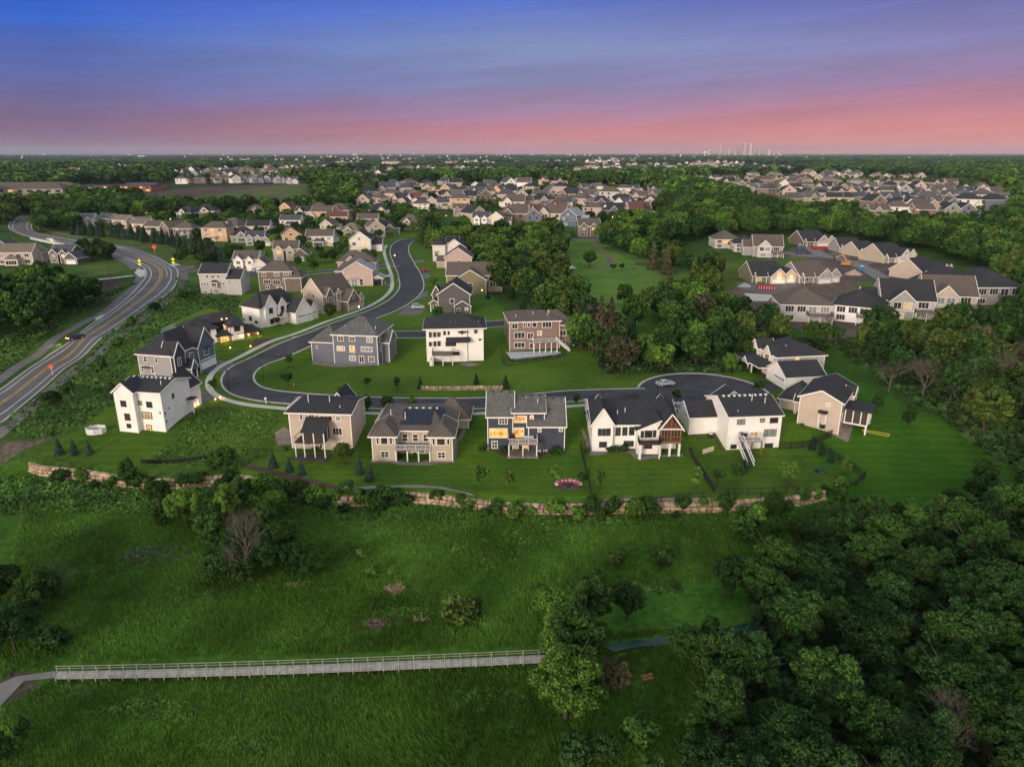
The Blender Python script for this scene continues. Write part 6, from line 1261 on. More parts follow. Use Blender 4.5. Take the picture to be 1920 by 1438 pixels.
while y < 9000:
    s = max(8.5, .0175*y) if y < 1500 else .020*y; xs = np.arange(-.80*y-30, .80*y+30, s); xs = xs+rs.uniform(-.45, .45, len(xs))*s; ys = y+rs.uniform(-.5, .5, len(xs))*s; keep = np.ones(len(xs), bool)
    for fpoly in FIELD: keep &= ~inpoly(fpoly, xs, ys)
    est = np.zeros(len(xs), bool)
    for ep in EST: est |= inpoly(ep, xs, ys)
    est2 = np.zeros(len(xs), bool)
    for ep in EST2+CLP: est2 |= inpoly(ep, xs, ys)
    hw = inpoly(pxpoly([(-200,560),(-200,400),(20,425),(30,404),(80,404),(60,432),(150,450),(330,500),(440,500),(440,700),(0,900)]), xs, ys)
    keep &= ~hw & (ys > 470)
    nearhood = inpoly(np.array([(-420, 100), (-420, 560), (-60, 540), (430, 480), (430, 100)], float), xs, ys) & False; keep &= ~nearhood
    for x, yy, k, e1, e2 in zip(xs, ys, keep, est, est2):
        if not k: continue
        px_ = 960+x/(yy*CP)*FPX
        if yy < 700 and 560 < px_ < 1900 and not e1: continue      # placed by hand above
        dm = np.min(np.hypot(FP[:, 0]-x, (FP[:, 1]-yy)*.7)) if len(FP) else 99
        sc_ = s/8.5
        if e1:
            if random.random() > .75*sc_ or dm < 10.5: continue
            h = random.uniform(4.5, 7.5); sc_ = 1
        elif e2:
            if random.random() > .42: continue
            h = random.uniform(4.5, 7.5); sc_ = min(sc_, 1.6)
        else: h = random.uniform(8, 12); sc_ = sc_**.85
        if (yy > 2500): h *= .75
        pts.append((x, yy, float(ter(x, yy))-.5)); rots.append(random.uniform(0, 6.28)); q = h/9.; scl.append((q*sc_*1.2, q*sc_*1.2, q*min(sc_, 1.8))); pk_.append(int(random.choice((0, 0, 1, 1, 2, 3)))+(4 if yy < 620 else 0))
    y += s*.9
protos = []
col2 = ['dark', 'mid', 'bright', 'olive']
for lod, ms in ((0, BRF), (1, BRM)):
    for i in range(4):
        p = at(1135+i*14+lod*60, 447-lod*6-(i % 2)*3); lb = f"{TONE[col2[i]]} {'slender' if lod else 'bushy'} tree just beyond the meadow road"
        r = plant('broadleaf_tree', lb, 'tree', 'trees beyond the meadow road', p, (('crown', ms[i].copy(), None), ('trunk', TR[i], None)), 1.1)
        c = [o for o in COL.objects if o.parent == r and o.name.startswith('crown')][0]; c.data.materials[0] = LEAF[col2[i]]; protos.append(c)
hprot = []
for k in range(6):
    m_ = MB(); t_ = MB(); kk_ = (0, 2, 1, 3, 4, 2)[k]
    def v_(x0, y0, x1, y1, z1, h, axis='x', i0=0., i1=0.):
        m_.box(x0, y0, -1.5, x1, y1, z1, 0); roof_on(m_, t_, m_, x0, y0, x1, y1, z1, h, axis, i0, i1, .5, 1, 0)
    if kk_ == 0: v_(-8, 0, 6, 10, 6, 3.6); v_(-5, -1.5, -.5, 4, 5.8, 2.6, 'y'); v_(3, -3, 10, 6, 3.4, 3.2, 'y')
    elif kk_ == 1: v_(-8, 0, 8, 11, 7, 3.6, 'x', 5, 5); v_(4, -2, 9, 7, 4, 2.4, 'y')
    elif kk_ == 2: v_(-6, 0, 6, 15, 6.4, 4.6, 'y'); v_(5, 4, 11, 12, 3.6, 2.6)
    elif kk_ == 3: v_(-9, 0, 9, 12, 5.6, 4.6, 'x', 5.5, 0); v_(-6, -2, 0, 5, 5.5, 3, 'y')
    else: v_(-7, 0, 7, 11, 6.2, 4.2, 'x', 4.5, 4.5); v_(-3.4, -1.6, 2, 5, 6, 2.7, 'y')
    wc_ = ('beige', 'offwhite', 'tan', 'pink', 'white', 'palegrey')[k]; rc_ = ('brown', 'char', 'brown', 'tan', 'char', 'slate')[k]; p_ = at(1262+k*14, 341+2*(k % 2))
    o_ = m_.build('house', [W_[wc_], R_[rc_]]); o_.location = p_; tag(o_, f"tiny {WN[wc_]} house with {RN[rc_]} roof, {ordn(k+1)} from left between the two estates", 'house', 'tiny houses between the two estates'); hprot.append(o_)
tag(instcloud('distant_houses', hp, hr_, hs, hk, hprot), kind='stuff', label='many tiny houses scattered among the far trees towards the horizon')
print('distant trees', len(pts), 'individual', len(ind))
tag(instcloud('distant_woods', pts, rots, scl, pk_, protos), kind='stuff', label='woods and garden trees of the far plain merging towards the horizon')
# marsh grass: blades leaning with the wind in drifts
def noise2(x, y, s, seed=0):
    return (np.sin(x*s+seed)*np.cos(y*s*1.3+seed*2)+.6*np.sin(x*s*2.3+y*s*1.7+seed*3)+.4*np.cos(x*s*4.1-y*s*3.3+seed))/2
n = 60000; yy = rs.uniform(48, 112, n); xx = rs.uniform(-82, 78, n)*(yy/112*.75+.3); k = (yy < ywall(xx)-.6)&(np.abs(xx) < yy*.80+6); xx, yy = xx[k], yy[k]
bwp = pxpoly([(95,1240),(1010,1210),(1010,1245),(95,1275)]); k = ~inpoly(bwp, xx, yy)
for q_ in ([(-60,1300),(30,1262),(105,1255),(105,1275),(0,1330)], [(1130,1205),(1290,1183),(1415,1168),(1418,1186),(1290,1205),(1150,1230)], [(722,1100),(745,1093),(758,1105),(738,1117)], [(675,1170),(700,1158),(728,1172),(700,1184)], [(1030,1105),(1380,1088),(1415,1130),(1395,1170),(1160,1188),(1060,1160)]): k &= ~inpoly(pxpoly(q_), xx, yy)
xx, yy = xx[k], yy[k]; n = len(xx); nb_ = 8
dens = noise2(xx, yy, .11, 2); hgt = (.55+.35*noise2(xx, yy, .07, 5)+.25*rs.rand(n))[:, None]; ang_ = 1.1*noise2(xx, yy, .06, 1)+2.6; lean = (.45+.5*noise2(xx, yy, .09, 3))[:, None]
bx = xx[:, None]+rs.uniform(-.4, .4, (n, nb_)); by = yy[:, None]+rs.uniform(-.4, .4, (n, nb_)); bz = ter(bx, by)-.1
H_ = np.clip(hgt*rs.uniform(.6, 1.1, (n, nb_)), .25, 1.5); A_ = ang_[:, None]+rs.normal(0, .45, (n, nb_)); T_ = np.clip(lean+rs.normal(0, .25, (n, nb_)), -.2, 1.3)*H_
wa = rs.uniform(0, 6.28, (n, nb_)); w_ = .06
tipx, tipy, tipz = bx+np.cos(A_)*T_, by+np.sin(A_)*T_, bz+H_
V = np.stack([np.stack([bx-np.cos(wa)*w_, by-np.sin(wa)*w_, bz], -1), np.stack([bx+np.cos(wa)*w_, by+np.sin(wa)*w_, bz], -1), np.stack([tipx, tipy, tipz], -1)], 2).reshape(-1, 3)
GRS = mat('marsh_blades', (.064, .142, .016), .8, noise=.42, scale=.085, island=.5, spec=.15)
tag(link('marsh_grass', quads('marsh_grass', V, GRS, 3)), kind='stuff', label='tall wind combed grass of the marsh')
# rough meadow weeds on the banks and the empty lot, and along the rock wall
def weeds(name, polys, n, h, mt, words):
    Vs = []
    for q_ in polys:
        P = pxpoly(q_); x0, y0 = P.min(0); x1, y1 = P.max(0); m = int(n/len(polys)); x = rs.uniform(x0, x1, m*3); y = rs.uniform(y0, y1, m*3); k = inpoly(P, x, y); x, y = x[k][:m], y[k][:m]
        z = ter(x, y); P3 = np.stack([x, y, z+h*.35*rs.rand(len(x))], -1); Nn = np.tile(np.array([[0, -.3, 1.]]), (len(x), 1)); s = h*rs.uniform(.5, 1.3, len(x)); Vs.append(leafquads(P3, Nn+rs.normal(size=(len(x), 3))*.3, s, rs))
    tag(link(name, quads(name, np.vstack(Vs), mt)), kind='stuff', label=words)
weeds('meadow_weeds', [[(0,800),(330,540),(330,520),(440,560),(330,600),(240,690),(215,760),(150,800),(60,830)], [(0,700),(200,560),(260,530),(200,545),(0,640)], [(330,560),(370,540),(450,560),(440,590)]], 16000, .7, mat('weed_leaves', (.042, .092, .014), .85, .5, .12, island=.4), 'rough weeds on the highway banks')
mk_ = []
for cx_, cy_, w_, h_ in ((480,1000,90,26),(620,1030,80,22),(760,990,120,20),(900,1040,90,26),(1000,1000,80,22),(1150,1010,110,28),(1300,1010,90,30),(1230,1100,60,18),(560,1190,70,14),(350,1110,60,20),(160,1010,70,24),(840,1250,0,0),(300,1330,90,20),(640,1330,80,24),(900,1310,80,20),(1060,1100,70,18),(760,1150,60,14),(960,1170,50,12),(130,1300,60,18),(450,1400,70,16)):
    if w_: mk_.append([(cx_+w_*math.cos(t)*(1+.25*math.sin(3*t+cx_)), cy_+h_*math.sin(t)*(1+.25*math.cos(2*t+cy_))) for t in np.linspace(0, 6.283, 13)[:-1]])
weeds('marsh_herbs', mk_, 22000, .32, mat('herb_leaves', (.062, .135, .018), .85, .6, .2, island=.45), 'patches of broad leaved herbs in the marsh')
weeds('lot_weeds', [[(350,775),(410,760),(520,782),(510,850),(440,880),(290,870),(290,850),(330,825)]], 3000, .4, mat('lot_leaves', (.052, .112, .015), .85, .5, .12, island=.4), 'low weeds on the empty lot')
weeds('wall_undergrowth', [[(-120,880),(60,895),(250,918),(450,914),(640,950),(750,944),(930,962),(1330,962),(1480,952),(1640,930),(1700,960),(1500,1000),(1330,985),(930,985),(640,975),(400,975),(60,960),(-140,980)]], 16000, .55, mat('undergrowth_leaves', (.044, .108, .014), .85, .5, .15, island=.45), 'leafy undergrowth below the rock wall')
weeds('forest_undergrowth', [[(1425,1205),(1335,1260),(1280,1420),(1400,1500),(1980,1500),(1980,960),(1530,1000),(1400,1100)], [(1100,630),(1250,640),(1400,620),(1560,650),(1400,698),(1130,700)], [(1560,640),(1900,600),(1950,900),(1780,800)]], 24000, 1.3, mat('forest_floor_leaves', (.024, .056, .011), .85, .5, .15, island=.45), 'brush under the trees of the woods')
# ------------------------------------------------------------------ rock wall, boardwalk, fences, street furniture, cars
random.seed(3)
def boulder(mb, c, sx, sy, sz, rz, rng):
    g = [-1, -.38, .38, 1]; k = len(mb.v); ids = {}
    ca, sa = math.cos(rz), math.sin(rz)
    def V(i, j, l):
        key = (i, j, l)
        if key in ids: return ids[key]
        x, y, z = g[i], g[j], g[l]; q = 1-.085*((abs(x) == 1)+(abs(y) == 1)+(abs(z) == 1)-1); j_ = .07
        x = (x*q+rng.uniform(-j_, j_))*sx/2; y = (y*q+rng.uniform(-j_, j_))*sy/2; z = (z*q+rng.uniform(-j_, j_))*sz/2
        ids[key] = len(mb.v); mb.v.append((c[0]+x*ca-y*sa, c[1]+x*sa+y*ca, c[2]+z)); return ids[key]
    for a in range(3):
        for b_ in range(3):
            for s, fl in ((0, 1), (3, 0)):
                for f in ([(s, a, b_), (s, a+1, b_), (s, a+1, b_+1), (s, a, b_+1)], [(a, s, b_), (a, s, b_+1), (a+1, s, b_+1), (a+1, s, b_)], [(a, b_, s), (a+1, b_, s), (a+1, b_+1, s), (a, b_+1, s)]):
                    f = [V(*q) for q in f]; mb.f.append(tuple(f if fl == 0 else f[::-1])); mb.m.append(0)
ROCK = mat('sandstone', (.34, .25, .165), .9, noise=.4, scale=1.3, island=.36, bump=.5)
def rockwall(C, courses, size, base, label, name='rock_wall'):
    mb = MB(); rng = random.Random(8); s = np.r_[0, np.cumsum(np.linalg.norm(np.diff(C, axis=0), axis=1))]
    for cidx in range(courses):
        d = rng.uniform(0, .6)
        while d < s[-1]:
            w = size*rng.uniform(.7, 1.45); x = np.interp(d+w/2, s, C[:, 0]); y = np.interp(d+w/2, s, C[:, 1]); x2 = np.interp(d+w/2+.5, s, C[:, 0]); y2 = np.interp(d+w/2+.5, s, C[:, 1]); a = math.atan2(y2-y, x2-x)
            hh = size*.58; z = base(x, y)+hh*(cidx+.45)
            if courses < 2 or z < base(x, y)+2.35: boulder(mb, (x-math.sin(a)*.28*cidx*-1, y+.24*cidx-(.75 if courses > 2 else 0), z), w*.95, size*1.0, hh*rng.uniform(.80, 1.12), a+rng.uniform(-.08, .08), rng)
            d += w
    return tag(mb.build(name, ROCK), label, 'rock wall')
WC = cat(WALLW[:-1], 300)
def wb(x, y): return float(ter(x, y-2.2))-.05
rockwall(WC, 3, 1.05, wb, 'long retaining wall of tan sandstone boulders between the yards and the marsh')
rockwall(cat(w2([(788,727),(800,731),(850,731),(900,730),(936,730),(945,726)]), 60), 2, .8, lambda x, y: float(ter(x, y))-.1, 'low tan boulder terrace on the lawn inside the street loop')
def zp_(T, pts): return [T(*q) for q in pts]
for T, m_, pts in ((Z6, GRAVEL, [(1085,700),(1100,640),(1075,560),(1050,480),(1065,470),(1110,560),(1150,650),(1330,640),(1500,665),(1560,705),(1920,690),(1925,715),(1840,715),(1700,725),(1560,745),(1500,725),(1480,690),(1330,672),(1180,705)]),
  (Z6, MULCH, [(235,655),(240,640),(420,640),(425,715),(370,705),(330,680)]), (Z6, MULCH, [(680,715),(680,655),(905,640),(925,690),(900,700),(760,688),(735,705)]),
  (Z5, GRAVEL, [(980,745),(1000,735),(1190,735),(1300,765),(1400,765),(1500,735),(1690,735),(1710,765),(1570,772),(1490,790),(1310,785),(1220,785),(1150,765),(990,768)]),
  (Z5, GRAVEL, [(1690,740),(1705,600),(1760,500),(1790,420),(1815,425),(1790,520),(1730,610),(1712,750)]), (Z7, MULCH, [(180,680),(260,770),(385,750),(445,860),(430,870),(375,770),(250,790),(170,700)]),
  (Z8, CONCD, [(655,935),(670,915),(1095,915),(1190,830),(1215,830),(1130,940),(960,950),(820,955)])): patch(zp_(T, pts), 'planting_bed', m_, .03)
# stones lying in the hollow and brush heaps
def heap(px, py, w, d, m, n, label, cat_, name, s=.5):
    mb = MB(); rng = random.Random(int(px)); c = at(px, py)
    for _ in range(n):
        a, r_ = rng.uniform(0, 6.28), math.sqrt(rng.random()); x, y = c.x+math.cos(a)*r_*w, c.y+math.sin(a)*r_*d
        if name == 'brush_heap': z = float(ter(x, y)); mb.bar((x, y, z), (x+rng.uniform(-.7, .7), y+rng.uniform(-.5, .5), z+rng.uniform(.1, .6)), .06, .06)
        else: boulder(mb, (x, y, float(ter(x, y))+.05), s*rng.uniform(.5, 1.2), s*rng.uniform(.5, 1.1), s*.6, rng.uniform(0, 3), rng)
    return tag(mb.build(name, m), label, cat_, kind='stuff' if name == 'stones' else None)
heap(300, 1040, 6.0, 2.6, mat('grey_stones', (.075, .072, .07), .9, .3, 1, island=.5), 170, 'grey stones lying in the hollow of the marsh', 'stones', 'stones', .45)
STRAW = mat('dry_straw', (.26, .19, .12), .95, .3, 1, island=.4)
heap(741, 1106, 1.3, .9, STRAW, 120, 'straw coloured brush heap in the centre of the marsh', 'brush heap', 'brush_heap'); heap(702, 1172, 1.9, 1.0, mat('dry_brush', (.15, .11, .085), .95, .3, 1, island=.4), 150, 'larger brown brush heap nearer the boardwalk', 'brush heap', 'brush_heap'); heap(786, 1163, .9, .5, STRAW, 50, 'small brush heap right of the brown one', 'brush heap', 'brush_heap'); heap(548, 1100, .8, .5, STRAW, 40, 'small pale brush heap near the dead tree', 'brush heap', 'brush_heap')
# boardwalk
def boardwalk():
    zb = -2.35; A0, A1 = at(104, 1272, zb), at(1040, 1240, zb); B0, B1 = at(107, 1258, zb), at(1040, 1226, zb)
    M0, M1 = at(550, 1262, zb), at(550, 1246.5, zb)
    r = tag(empty('boardwalk', A0), 'long weathered grey timber boardwalk with double rails crossing the marsh', 'boardwalk')
    WOODG = mat('weathered_planks', (.33, .315, .30), .9, .22, 1.5, island=.22); RAIL = mat('rail_timber', (.30, .275, .24), .85, .2, 1.5)
    n = 260; mb = MB(); ln = lambda p, m_, q, t: Vector(((1-t)**2*p.x+2*t*(1-t)*(2*m_.x-.5*p.x-.5*q.x)+t*t*q.x, (1-t)**2*p.y+2*t*(1-t)*(2*m_.y-.5*p.y-.5*q.y)+t*t*q.y, zb))
    for i in range(n):
        t0, t1 = i/n, (i+.88)/n; P = [ln(A0, M0, A1, t0), ln(A0, M0, A1, t1), ln(B0, M1, B1, t1), ln(B0, M1, B1, t0)]; P = [p-A0 for p in P]
        mb.face([tuple(p) for p in P]); mb.face([(p.x, p.y, p.z-.06) for p in reversed(P)]); mb.face([tuple(P[0]), (P[0].x, P[0].y, P[0].z-.06), (P[1].x, P[1].y, P[1].z-.06), tuple(P[1])])
    mb.build('plank_deck', WOODG, r); k = 34
    for nme, a, m_, b_ in (('railing', A0, M0, A1), ('railing', B0, M1, B1)):
        mb = MB(); P = [ln(a, m_, b_, i/k)-A0 for i in range(k+1)]
        for i in range(k):
            for z in (.74, .38): mb.bar(P[i]+Vector((0, 0, z)), P[i+1]+Vector((0, 0, z)), .08 if z > .7 else .04, .035 if z > .7 else .05)
        o = mb.build(nme, RAIL, r)
        for i in range(k+1):
            q = MB(); q.box(P[i].x-.04, P[i].y-.04, -.45, P[i].x+.04, P[i].y+.04, .72); q.build('post', RAIL, o)
boardwalk()
# fences
def fence(pts, h, m, label, step=2.4, pick=.18, name='fence', solid=False):
    P = cat(w2(pts), max(4, int(len(pts)*6))) if len(pts) > 2 else w2(pts); o0 = Vector((P[0][0], P[0][1], 0)); r = tag(empty(name, o0), label, 'fence'); mb, pb = MB(), MB()
    s = np.r_[0, np.cumsum(np.linalg.norm(np.diff(P, axis=0), axis=1))]
    def pt(d): x = np.interp(d, s, P[:, 0]); y = np.interp(d, s, P[:, 1]); return Vector((x-o0.x, y-o0.y, float(ter(x, y))))
    d = 0
    while d < s[-1]:
        a = pt(d); pb.box(a.x-.06, a.y-.06, a.z-.3, a.x+.06, a.y+.06, a.z+h+.08); e_ = min(d+step, s[-1]); b_ = pt(e_)
        if solid: mb.bar(a+Vector((0, 0, h/2)), b_+Vector((0, 0, h/2)), .05, h)
        else:
            for z in (h, h*.8, .15): mb.bar(a+Vector((0, 0, z)), b_+Vector((0, 0, z)), .05, .06)
            q = d
            while q < e_: c = pt(q); mb.bar(c, c+Vector((0, 0, h)), .03, .03); q += pick
        d += step
    mb.build('panel', m, r); pb.build('post', m, r)
fence([(1088,838),(1098,880),(1110,938)], 1.4, METD, 'black metal yard fence between the navy house and the farmhouse', pick=.12); fence([(1292,845),(1310,880),(1340,925)], 1.4, METD, 'black metal fence right of the farmhouse lawn', pick=.12)
fence([(1460,842),(1512,838),(1560,818)], 1.4, METD, 'black metal fence between the last two yards', pick=.12); fence([(1522,830),(1570,862),(1610,890),(1622,895)], 1.4, METD, 'black metal fence along the right yard', pick=.12); fence([(1622,895),(1560,915),(1480,925),(1345,930)], 1.3, METD, 'thin black fence at the foot of the right yard', pick=.3)
fence([(880,938),(990,946),(1110,944),(1220,942),(1340,932)], 1.2, METD, 'thin black fence along the foot of the navy and farmhouse yards', pick=.4)
fence([(940,655),(944,682),(955,686),(1010,678),(1062,668)], 1.3, METD, 'black fence around the pool', pick=.2); fence([(265,868),(320,868),(388,860)], .7, mat('silt_cloth', (.015, .015, .017), .9), 'black silt fence across the foot of the empty lot', solid=True); fence([(222,745),(216,752),(222,765)], 1.1, METD, 'curved black fence behind the tall white house', pick=.2)
fence([(1560,750),(1590,760),(1610,765)], 1.2, METD, 'short dark fence at the right of the porch', pick=.2)
# pool
def pool():
    P = [(948,661),(1050,657),(1052,668),(958,679)]; c = at(948, 661); r = tag(empty('swimming_pool', c), 'rectangular swimming pool under a grey blue cover behind the taupe house', 'pool')
    Q = [at(x, y)-c for x, y in P]; mb = MB(); mb.face([(q.x, q.y, .14) for q in Q]); mb.build('coping', mat('pool_coping', (.42, .42, .43), .8, .1, 1), r)
    m_ = sum(Q, Vector())/4; mb = MB(); mb.face([tuple(m_+(q-m_)*.86+Vector((0, 0, .15+.03-m_.z*0))) for q in Q]); mb.build('pool_cover', mat('pool_cover', (.33, .46, .55), .4, .2, .8), r)
pool()
# octagonal white enclosure
c = at(181, 811); r = tag(empty('garden_enclosure', c, .2), 'white octagonal garden enclosure with open top on the lawn', 'enclosure'); mb = MB(); PT = [(1.9*math.cos(a), 1.5*math.sin(a)) for a in np.linspace(0, 2*math.pi, 9)[:-1]]
for i in range(8):
    a, b_ = PT[i], PT[(i+1) % 8]
    for z in (.12, .42, .72, 1.02): mb.bar((*a, z), (*b_, z), .05, .27)
mb.build('panel', METW, r); mb = MB(); [mb.bar((*a, 0), (*a, 1.3), .12, .12) for a in PT]; mb.build('post', METW, r); mb = MB(); mb.box(-1.2, -.5, .1, 1.2, .5, .5); mb.build('planter', METD, r)
# fire pit with pink chairs
c = at(1066, 912); r = tag(empty('fire_pit', c), 'round dark fire pit patio edged with pale stones', 'fire pit'); mb = MB(); an = np.linspace(0, 6.283, 25)[:-1]; mb.face([(2.1*math.cos(a), 1.6*math.sin(a), .06) for a in an]); mb.build('patio', mat('pit_gravel', (.07, .07, .08), .95, .3, 2), r)
mb = MB(); rng = random.Random(2); [boulder(mb, (2.2*math.cos(a), 1.75*math.sin(a), .3), .8, .6, .5, a, rng) for a in np.linspace(.3, 2.85, 8)]; mb.build('edge_stone', mat('pale_stone', (.48, .42, .36), .9, .2, 2), r); mb = MB(); mb.tube([(0, 0, .05), (0, 0, .4)], .4, 12); mb.build('fire_ring', METD, r)
PINK = mat('chair_pink', (.34, .04, .09), .6)
def chair(p, rz, m, label, group=None, sc_=1.):
    r = tag(empty('garden_chair', p, rz), label, 'chair', group); r.scale = (sc_,)*3; mb = MB(); mb.box(-.35, -.35, .32, .35, .35, .40); mb.build('seat', m, r); mb = MB(); mb.face([(-.35, .33, .35), (.35, .33, .35), (.3, .62, 1.05), (-.3, .62, 1.05)]); mb.face([(-.3, .68, 1.05), (.3, .68, 1.05), (.35, .40, .35), (-.35, .40, .35)]); mb.face([(-.3, .62, 1.05), (.3, .62, 1.05), (.3, .68, 1.05), (-.3, .68, 1.05)]); mb.build('backrest', m, r)
    for sx in (-1, 1):
        mb = MB(); mb.box(sx*.38-.06, -.38, .52, sx*.38+.06, .42, .57); mb.build('armrest', m, r)
        for sy in (-.32, .32): mb = MB(); mb.bar((sx*.36, sy, 0), (sx*.36, sy, .53), .07, .07); mb.build('leg', m, r)
for i, a in enumerate((.15, .7, 1.3, 1.85, 2.45, 3.0)): chair(c+Vector((1.5*math.cos(a), 1.15*math.sin(a), .06)), a-math.pi/2, PINK, f'pink garden chair, {ordn(6-i)} from the left around the fire pit', 'pink chairs at the fire pit', .8)
for i, (px, py) in enumerate(((1010, 848), (1022, 847))): chair(at(px, py), 0., METW, ('white garden chair, left of two beside the lit deck', 'white garden chair, right of two beside the lit deck')[i], 'white chairs beside the lit deck')
# deck furniture: grill and tables
def item_box(name, label, cat_, p, rz, parts):
    r = tag(empty(name, p, rz), label, cat_)
    for nme, b_, m_ in parts:
        for q in b_: mb = MB(); mb.box(*q); mb.build(nme, m_, r)
def on(hh, x, y, z): return Vector((hh.o.x+x*hh.ca-y*hh.sa, hh.o.y+x*hh.sa+y*hh.ca, hh.o.z+z))
zD = gD.loc(*Z6(550, 605), 'f', -3.4)[1]; xD0 = gD.loc(*Z6(425, 600), 'f', -3.4)[0]; xD1 = gD.loc(*Z6(675, 600), 'f', -3.4)[0]
LEGS4 = lambda w, d, h: [(sx*w-.04, sy*d-.04, 0, sx*w+.04, sy*d+.04, h) for sx in (-1, 1) for sy in (-1, 1)]
item_box('patio_table', 'pale dining table on the deck of the navy house', 'table', on(gD, xD1-1.7, -1.6, zD), 0, (('table_top', [(-1.0, -.5, .7, 1.0, .5, .77)], METW), ('leg', LEGS4(.85, .4, .7), METD)))
item_box('grill', 'dark grill at the left of the navy house deck', 'grill', on(gD, xD0+.7, -1.2, zD), .2, (('body', [(-.6, -.3, .5, .6, .3, .95)], METD), ('lid', [(-.55, -.27, .95, .55, .27, 1.2)], CURT), ('leg', LEGS4(.5, .25, .5), METD)))
item_box('patio_table', 'glass topped table on the solar roof house deck', 'table', on(H_C if 'H_C' in globals() else gD, 0, 0, -50), 0, (('table_top', [(-1, -.5, .7, 1, .5, .75)], METW),)) if False else None
zF = gF.loc(*Z7(710, 800), 'f', -2.6)[1]; xF0 = gF.loc(*Z7(655, 800), 'f', -2.6)[0]
item_box('grill', 'black covered grill at the head of the white stair', 'grill', on(gF, xF0-.5, -1.4, zF), 0, (('body', [(-.6, -.3, .1, .6, .3, .95)], METD), ('lid', [(-.5, -.25, .95, .5, .25, 1.25)], METD)))
# signs
def sign(px, py, h, col, label, w=.9, rz=0., shape=4, name='road_sign'):
    p = at(px, py); r = tag(empty(name, p, rz), label, 'sign'); mb = MB(); mb.tube([(0, .06, 0), (0, .06, h+w*.7)], .05); mb.build('post', METW, r); mb = MB(); a0 = math.pi/4*0
    pts = [(w*.72*math.cos(a0+2*math.pi*i/shape), w*.72*math.sin(a0+2*math.pi*i/shape)) for i in range(shape)]
    mb.face([(x, -.02, h+w+z) for x, z in pts]); mb.face([(x, .02, h+w+z) for x, z in reversed(pts)])
    for i in range(shape): (a, c_), (b_, d_) = pts[i], pts[(i+1) % shape]; mb.face([(a, -.02, h+w+c_), (a, .02, h+w+c_), (b_, .02, h+w+d_), (b_, -.02, h+w+d_)])
    mb.build('sign_panel', col, r); return r
ORG = mat('sign_orange', (.9, .07, .03), .6); YEL = mat('sign_yellow', (.75, .72, .02), .5)
sign(98.5, 703, 1.2, ORG, 'orange diamond work sign standing at the near highway edge', 1.0); r = sign(291, 478, 2.2, ORG, 'large square orange work sign on the highway bank', 1.8, shape=4)
r = sign(73, 433, 1.2, ORG, 'small distant orange work sign at the highway bend', 1.2)
for px, py, w_ in ((263, 503, 'yellow crossing sign left of the junction'), (326, 500, 'yellow crossing sign right of the junction')):
    r = sign(px, py, 2.2, YEL, w_, 1.2); mb = MB(); mb.box(-.7, -.05, 1.4, .7, .05, 2.2); mb.build('arrow_plate', YEL, r)
# street lamps
def lamp(px, py, h, label, lit=True, m=None):
    p = at(px, py); r = tag(empty('street_lamp', p), label, 'street lamp'); mb = MB(); mb.tube([(0, 0, -.2), (0, 0, h)], [.09, .05]); mb.build('pole', METD, r); mb = MB(); mb.tube([(0, 0, h), (0, 0, h+.22), (0, 0, h+.5)], [.12, .24, .1], 8); b_ = mb.build('lantern', (m or LAMPY) if lit else METD, r)
    if lit:
        l = bpy.data.lights.new('lamp_light', 'POINT'); l.energy = 250; l.color = (1, .6, .25); l.shadow_soft_size = .3; lo = bpy.data.objects.new('lamp_light', l); COL.objects.link(lo); lo.parent = r; lo.location = (0, 0, h+.9)
lamp(675, 606, 5, 'lit street lamp beside the pavement above the slate blue house'); lamp(741, 500, 5, 'lit street lamp at the corner of the upper side street'); lamp(430, 735, 5, 'unlit dark street lamp inside the street bend', False); lamp(494, 715, 4, 'unlit lamp on the inner kerb of the bend', False); lamp(489, 503, 4, 'lit lamp on the drive of the white twin gabled house'); lamp(1232, 745, 4.5, 'unlit street lamp near the cul-de-sac car', False); lamp(208, 525, 8, 'tall dark pole beside the highway path', False)
for px, py, h, w_ in ((74, 492, 7, 'lit lamp among the houses left of the highway'), (837, 425, 7, 'orange lit lamp behind the big spruces'), (1148, 425, 6, 'yellow lit lamp right of the dark brown house'), (322, 432, 7, 'orange lit lamp behind the conifer row'), (1903, 372, 9, 'orange lamp at the right edge before the far wood'), (1718, 412, 7, 'orange lamp below the right estate'), (1657, 372, 6, 'lamp in the middle of the right estate'), (990, 366, 8, 'lamp in the far middle estate'), (736, 378, 7, 'lamp in front of the fourth row')):
    lamp(px, py, h, w_, True, LAMPD)
for j, (px, py, w_) in enumerate(((404, 752, 'low garden lamp at the left on the slope by the drive'), (413, 748, 'low garden lamp at the right on the slope by the drive'), (371, 731, 'small warm lamp under a young tree'), (366, 765, 'warm lamp on the porch planting'), (372, 762, 'second warm lamp on the porch planting'), (432, 655, 'warm lamp in the modern house front bed'), (470, 652, 'warm lamp right in the modern house bed'))):
    p = at(px, py); r = tag(empty('garden_lamp', p), w_, 'garden lamp'); mb = MB(); mb.tube([(0, 0, 0), (0, 0, .35)], .06); mb.build('stake', METD, r); mb = MB(); mb.tube([(0, 0, .35), (0, 0, .5), (0, 0, .6)], [.1, .18, .05], 8); mb.build('lamp_head', LAMPW, r)
    l = bpy.data.lights.new('garden_light', 'POINT'); l.energy = 45; l.color = (1, .5, .18); l.shadow_soft_size = .2; lo = bpy.data.objects.new('garden_light', l); COL.objects.link(lo); lo.parent = r; lo.location = (0, -.1, .9)
